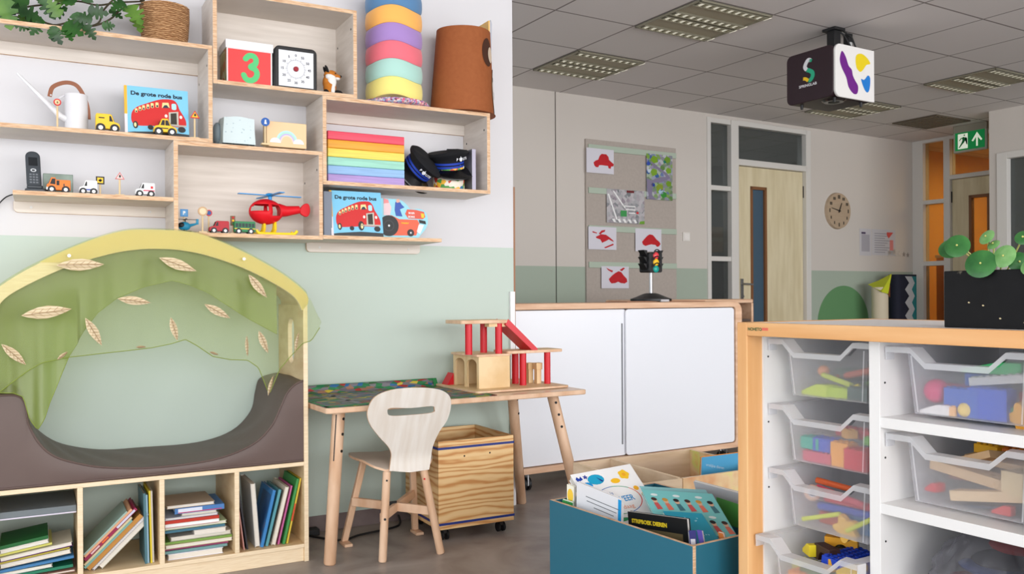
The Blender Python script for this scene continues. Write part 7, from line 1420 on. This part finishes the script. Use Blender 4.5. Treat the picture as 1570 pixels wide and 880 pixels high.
def art_weather(m, f):
    blob(m, f, .34, .16, .13, .09, (20, 160, 200)); blob(m, f, .17, .24, .08, .06, (20, 150, 216)); blob(m, f, .80, .16, .08, .08, (244, 196, 40), k=.1, n=30); blob(m, f, .80, .16, .03, .03, (240, 170, 40), .001); blob(m, f, .62, .24, .075, .045, (246, 190, 30))
    m.poly([(.04, .10), (.07, .06), (.10, .10), (.13, .06), (.15, .12), (.10, .14), (.06, .15)], lambda a, b: f(a, b, .0006), col(20, 60, 160)); blob(m, f, .20, .09, .03, .03, (60, 70, 150), k=.3, n=30); m.poly([(.36, .12), (.44, .20), (.42, .22), (.40, .20)], lambda a, b: f(a, b, .001), col(20, 40, 130))
    P = [(.50+.36*cos(a), .56+.24*sin(a)) for a in [2*pi*i/40 for i in range(40)]]
    cs = [(220, 90, 80), (70, 120, 190), (60, 160, 110), (226, 110, 80)]
    for i in range(40): a, b = P[i], P[(i+1) % 40]; m.poly([a, b, (.5+(b[0]-.5)*.96, .56+(b[1]-.56)*.96), (.5+(a[0]-.5)*.96, .56+(a[1]-.56)*.96)], lambda a, b: f(a, b, .0006), col(*cs[(i//5) % 4]))
    m.text('hoe is', lambda u, v: f(.26+u, .46-v*.9), .09, col(60, 110, 170)); m.text('MIJN', lambda u, v: f(.22+u*.8, .60-v), .13, col(60, 70, 90), bold=.003); m.text('WEER', lambda u, v: f(.47+u*.8, .60-v), .13, col(60, 150, 210), bold=.003); m.text('vandaag', lambda u, v: f(.36+u, .72-v*.9), .10, col(230, 150, 110))
    blob(m, f, .16, .84, .06, .06, (60, 160, 60)); blob(m, f, .40, .88, .10, .03, (40, 150, 90)); blob(m, f, .12, .94, .10, .05, (226, 90, 30)); blob(m, f, .86, .42, .04, .04, (246, 180, 40)); blob(m, f, .92, .55, .04, .04, (246, 190, 40)); blob(m, f, .88, .83, .03, .03, (246, 160, 40)); blob(m, f, .78, .92, .08, .02, (230, 150, 140))
slab((874, 728, .475), (966, 711, .50), (1009, 778, .385), .03, (WHITE, PG), 'large white book with colourful weather drawings lying aslant at the back of the teal box', art_weather, extend=.25)
def art_back(m, f):
    for k, (a, b) in enumerate(((.22, .96), (.24, .9), (.40, .84))): m.poly([(a, .26+.10*k), (b, .26+.10*k), (b, .28+.10*k), (a, .28+.10*k)], lambda a_, b_: f(a_, b_), col(110, 114, 120))
    blob(m, f, .36, .80, .07, .13, (30, 60, 160)); blob(m, f, .44, .88, .06, .10, (226, 110, 140), .001); blob(m, f, .18, .84, .05, .10, (200, 196, 214)); m.poly([(.93, .02), (1, .02), (1, .98), (.93, .98)], lambda a_, b_: f(a_, b_), col(20, 150, 214))
slab((884, 738, .467), (953, 766, .437), (952.5, 800, .369), .012, (col(226, 226, 230), PG), 'white book showing its back cover with grey lines and a blue edge strip', art_back, extend=.9)
slab((869, 742, .451), (880, 746, .446), (880, 775, .385), .012, (col(236, 232, 214), PG), 'narrow white and yellow book at the far left corner of the teal box', lambda m, f: blob(m, f, .5, .3, .4, .2, (240, 196, 60)), extend=.8)
slab((862, 766, .404), (878, 771, .398), (878, 780, .378), .01, (GRN, PG), 'small green book peeping over the far left corner of the teal box')
def art_fig(m, f):
    random.seed(9)
    for r_, row in enumerate((.16, .62)):
        for k in range(6):
            cx_ = .12+.155*k+(.04 if r_ else 0); sk = ((120, 60, 50), (236, 190, 160), (60, 40, 40))[k % 3]
            blob(m, f, cx_, row+.10, .035, .06, (214, 170, 140), .0006); blob(m, f, cx_-.004, row+.07, .04, .04, ((60, 36, 30), (190, 140, 60), (30, 26, 30))[(k+r_) % 3], .0010); m.poly([(cx_-.03, row+.16), (cx_+.03, row+.15), (cx_+.06, row+.30), (cx_-.02, row+.32)], lambda a, b: f(a, b, .0008), col(*((190, 80, 80), (60, 110, 120), (206, 110, 90))[(k*2+r_) % 3]))
            if k % 2 == 0: blob(m, f, cx_+.03, row-.04, .05, .03, (214, 226, 226))
TB = col(116, 190, 190)
slab((983, 750, .455), (1092, 757, .455), (1128, 818, .375), .018, (TB, PG), 'large pale turquoise book covered with little figures, right side of the teal box', art_fig, extend=.1)
slab((980, 745, .452), (1082, 751, .452), (1100, 780, .40), .008, (col(130, 186, 190), PG), 'thin blue-green book directly behind the turquoise book with figures', extend=.6)
def art_teal(m, f):
    random.seed(4)
    for k in range(16): a, b = random.uniform(.1, .85), random.uniform(.1, .8); m.poly([(a, b), (a+.05, b+.01), (a+.03, b+.04)], lambda x, y: f(x, y), col(150, 200, 214))
slab((1016, 783, .42), (1076, 787, .425), (1104, 829, .37), .012, (col(30, 140, 164), PG), 'medium teal book in front of the turquoise one with figures', art_teal, extend=.2)
def art_comic(m, f):
    m.poly([(.04, .06), (.96, .06), (.96, .30), (.04, .30)], lambda a, b: f(a, b, .0005), col(20, 20, 22)); m.text('STRIPBOEK DIEREN', lambda u, v: f(.07+u*.74, .24-v*1.3), .095, col(236, 206, 40), bold=.005)
    m.poly([(.05, .34), (.92, .34), (.92, 1), (.05, 1)], lambda a, b: f(a, b, .0005), col(110, 96, 66))
    for (cx_, cy_, rx, ry, c_) in ((.22, .6, .12, .16, (220, 214, 190)), (.28, .7, .07, .1, (240, 236, 226)), (.52, .62, .10, .12, (150, 170, 60)), (.55, .72, .08, .06, (30, 30, 26)), (.62, .78, .07, .07, (226, 226, 214)), (.80, .70, .09, .14, (140, 84, 50)), (.40, .52, .05, .06, (190, 200, 80)), (.70, .55, .05, .05, (200, 190, 90)), (.12, .85, .08, .08, (150, 170, 90))): blob(m, f, cx_, cy_, rx, ry, c_, .0009)
slab((962, 784, .405), (1053, 796, .441), (1056, 834, .372), .012, (BLK, PG), 'black comic album with yellow title leaning at the front of the teal box', art_comic, extend=.9)
slab((1056, 813, .418), (1067, 813, .418), (1069, 838, .38), .014, (col(40, 40, 110), PG), 'small dark blue book with a pale patch near the front corner', lambda m, f: m.poly([(.15, .3), (.8, .3), (.8, .9), (.15, .9)], lambda a, b: f(a, b), col(206, 206, 216)), extend=.8)
slab((1068, 812, .42), (1076, 813, .42), (1080, 835, .385), .014, (col(66, 46, 140), PG), 'small violet book tucked against the near corner of the teal box', extend=.8)
slab((1100, 816, .41), (1108, 818, .41), (1112, 832, .385), .008, (col(206, 120, 60), PG), 'tiny orange booklet at the right rim of the teal box', extend=.8)
slab((1063, 738, .46), (1135, 757, .44), (1140, 776, .40), .012, (col(196, 198, 204), PG), 'grey-white book standing behind the turquoise book with figures', extend=.9)
slab((1098, 762, .43), (1140, 776, .425), (1142, 796, .39), .010, (col(60, 130, 50), PG), 'dark green book between the grey and the turquoise books', extend=.9)

# ---------------------------------------------------------------- birch book box behind
bx0, bx1, by0, by1 = 1.862, 2.46, 2.445, 2.90
t = thing('birch_book_box', ((bx0+bx1)/2, (by0+by1)/2, 0), 'birch plywood book box standing behind the teal box', 'book box'); e = .012
for nm, q in (('front_panel', (bx0, 2.037, by0, by0+e)), ('front_panel', (2.043, bx1, by0+.004, by0+e+.004)), ('side_panel', (bx0, bx0+e, by0+e, by1)), ('side_panel', (bx1-e, bx1, by0+e+.004, by1)), ('back_panel', (bx0+e, bx1-e, by1-e, by1)), ('divider', (2.034, 2.046, by0+e+.006, by1-e))):
    m = MB(); z1 = .40 if nm != 'side_panel' else .40
    m.box(*q, .02, z1, mat('birch_box_panel', (222, 198, 168), .5, kind='noise', s=3, d=5, scale=(1, 3, 9), cols=[(212, 186, 154), (232, 210, 184)], pos=[.35, .65]) if q[0] < 2.04 else mat('scenic_print_panel', (216, 180, 140), .5, kind='noise', s=7, d=3, cols=[(206, 130, 80), (226, 196, 150), (214, 214, 120), (226, 150, 110)], pos=[.3, .48, .58, .7]), zp=M_BIRCHE); m.build(nm, t, bevel=.0008)
m = MB(); m.box(bx0+e, bx1-e, by0+e+.006, by1-e, .02, .032, M_BIRCH); m.build('bottom', t)
for x in (bx0+.03, bx1-.05):
    for y in (by0+.03, by1-.05): m = MB(); m.box(x, x+.02, y, y+.02, 0, .02, BLK); m.build('foot', t)
P = on_y(1064, 697, 2.62)
m = MB(TY(P.x, 2.60, .034, 0, R(0), R(4))); hh = P.z-.036; m.box(0, .26, 0, .0018, 0, hh, mat('sky_blue_cover', (76, 160, 206), .4)); m.box(.003, .257, .0018, .010, .003, hh-.003, M_PAGE); m.box(0, .26, .010, .0118, 0, hh, col(236, 150, 60)); m.text('vrolijke dieren', lambda u, v: (.02+u, -.0005, hh-.035+v-.25*u), .016, col(190, 214, 230))
m.build('picture_book', label='sky blue book with orange back rising from the birch box', cat='book', kind=None)
m = MB(TY(2.06, 2.50, .034, 0, 0, R(-2))); m.box(0, .24, 0, .010, 0, .33, col(120, 100, 110)); m.box(.002, .238, .002, .008, .33, .334, M_PAGE); m.build('picture_book', label='dusky grey-violet book low behind the printed panel of the birch box', cat='book')
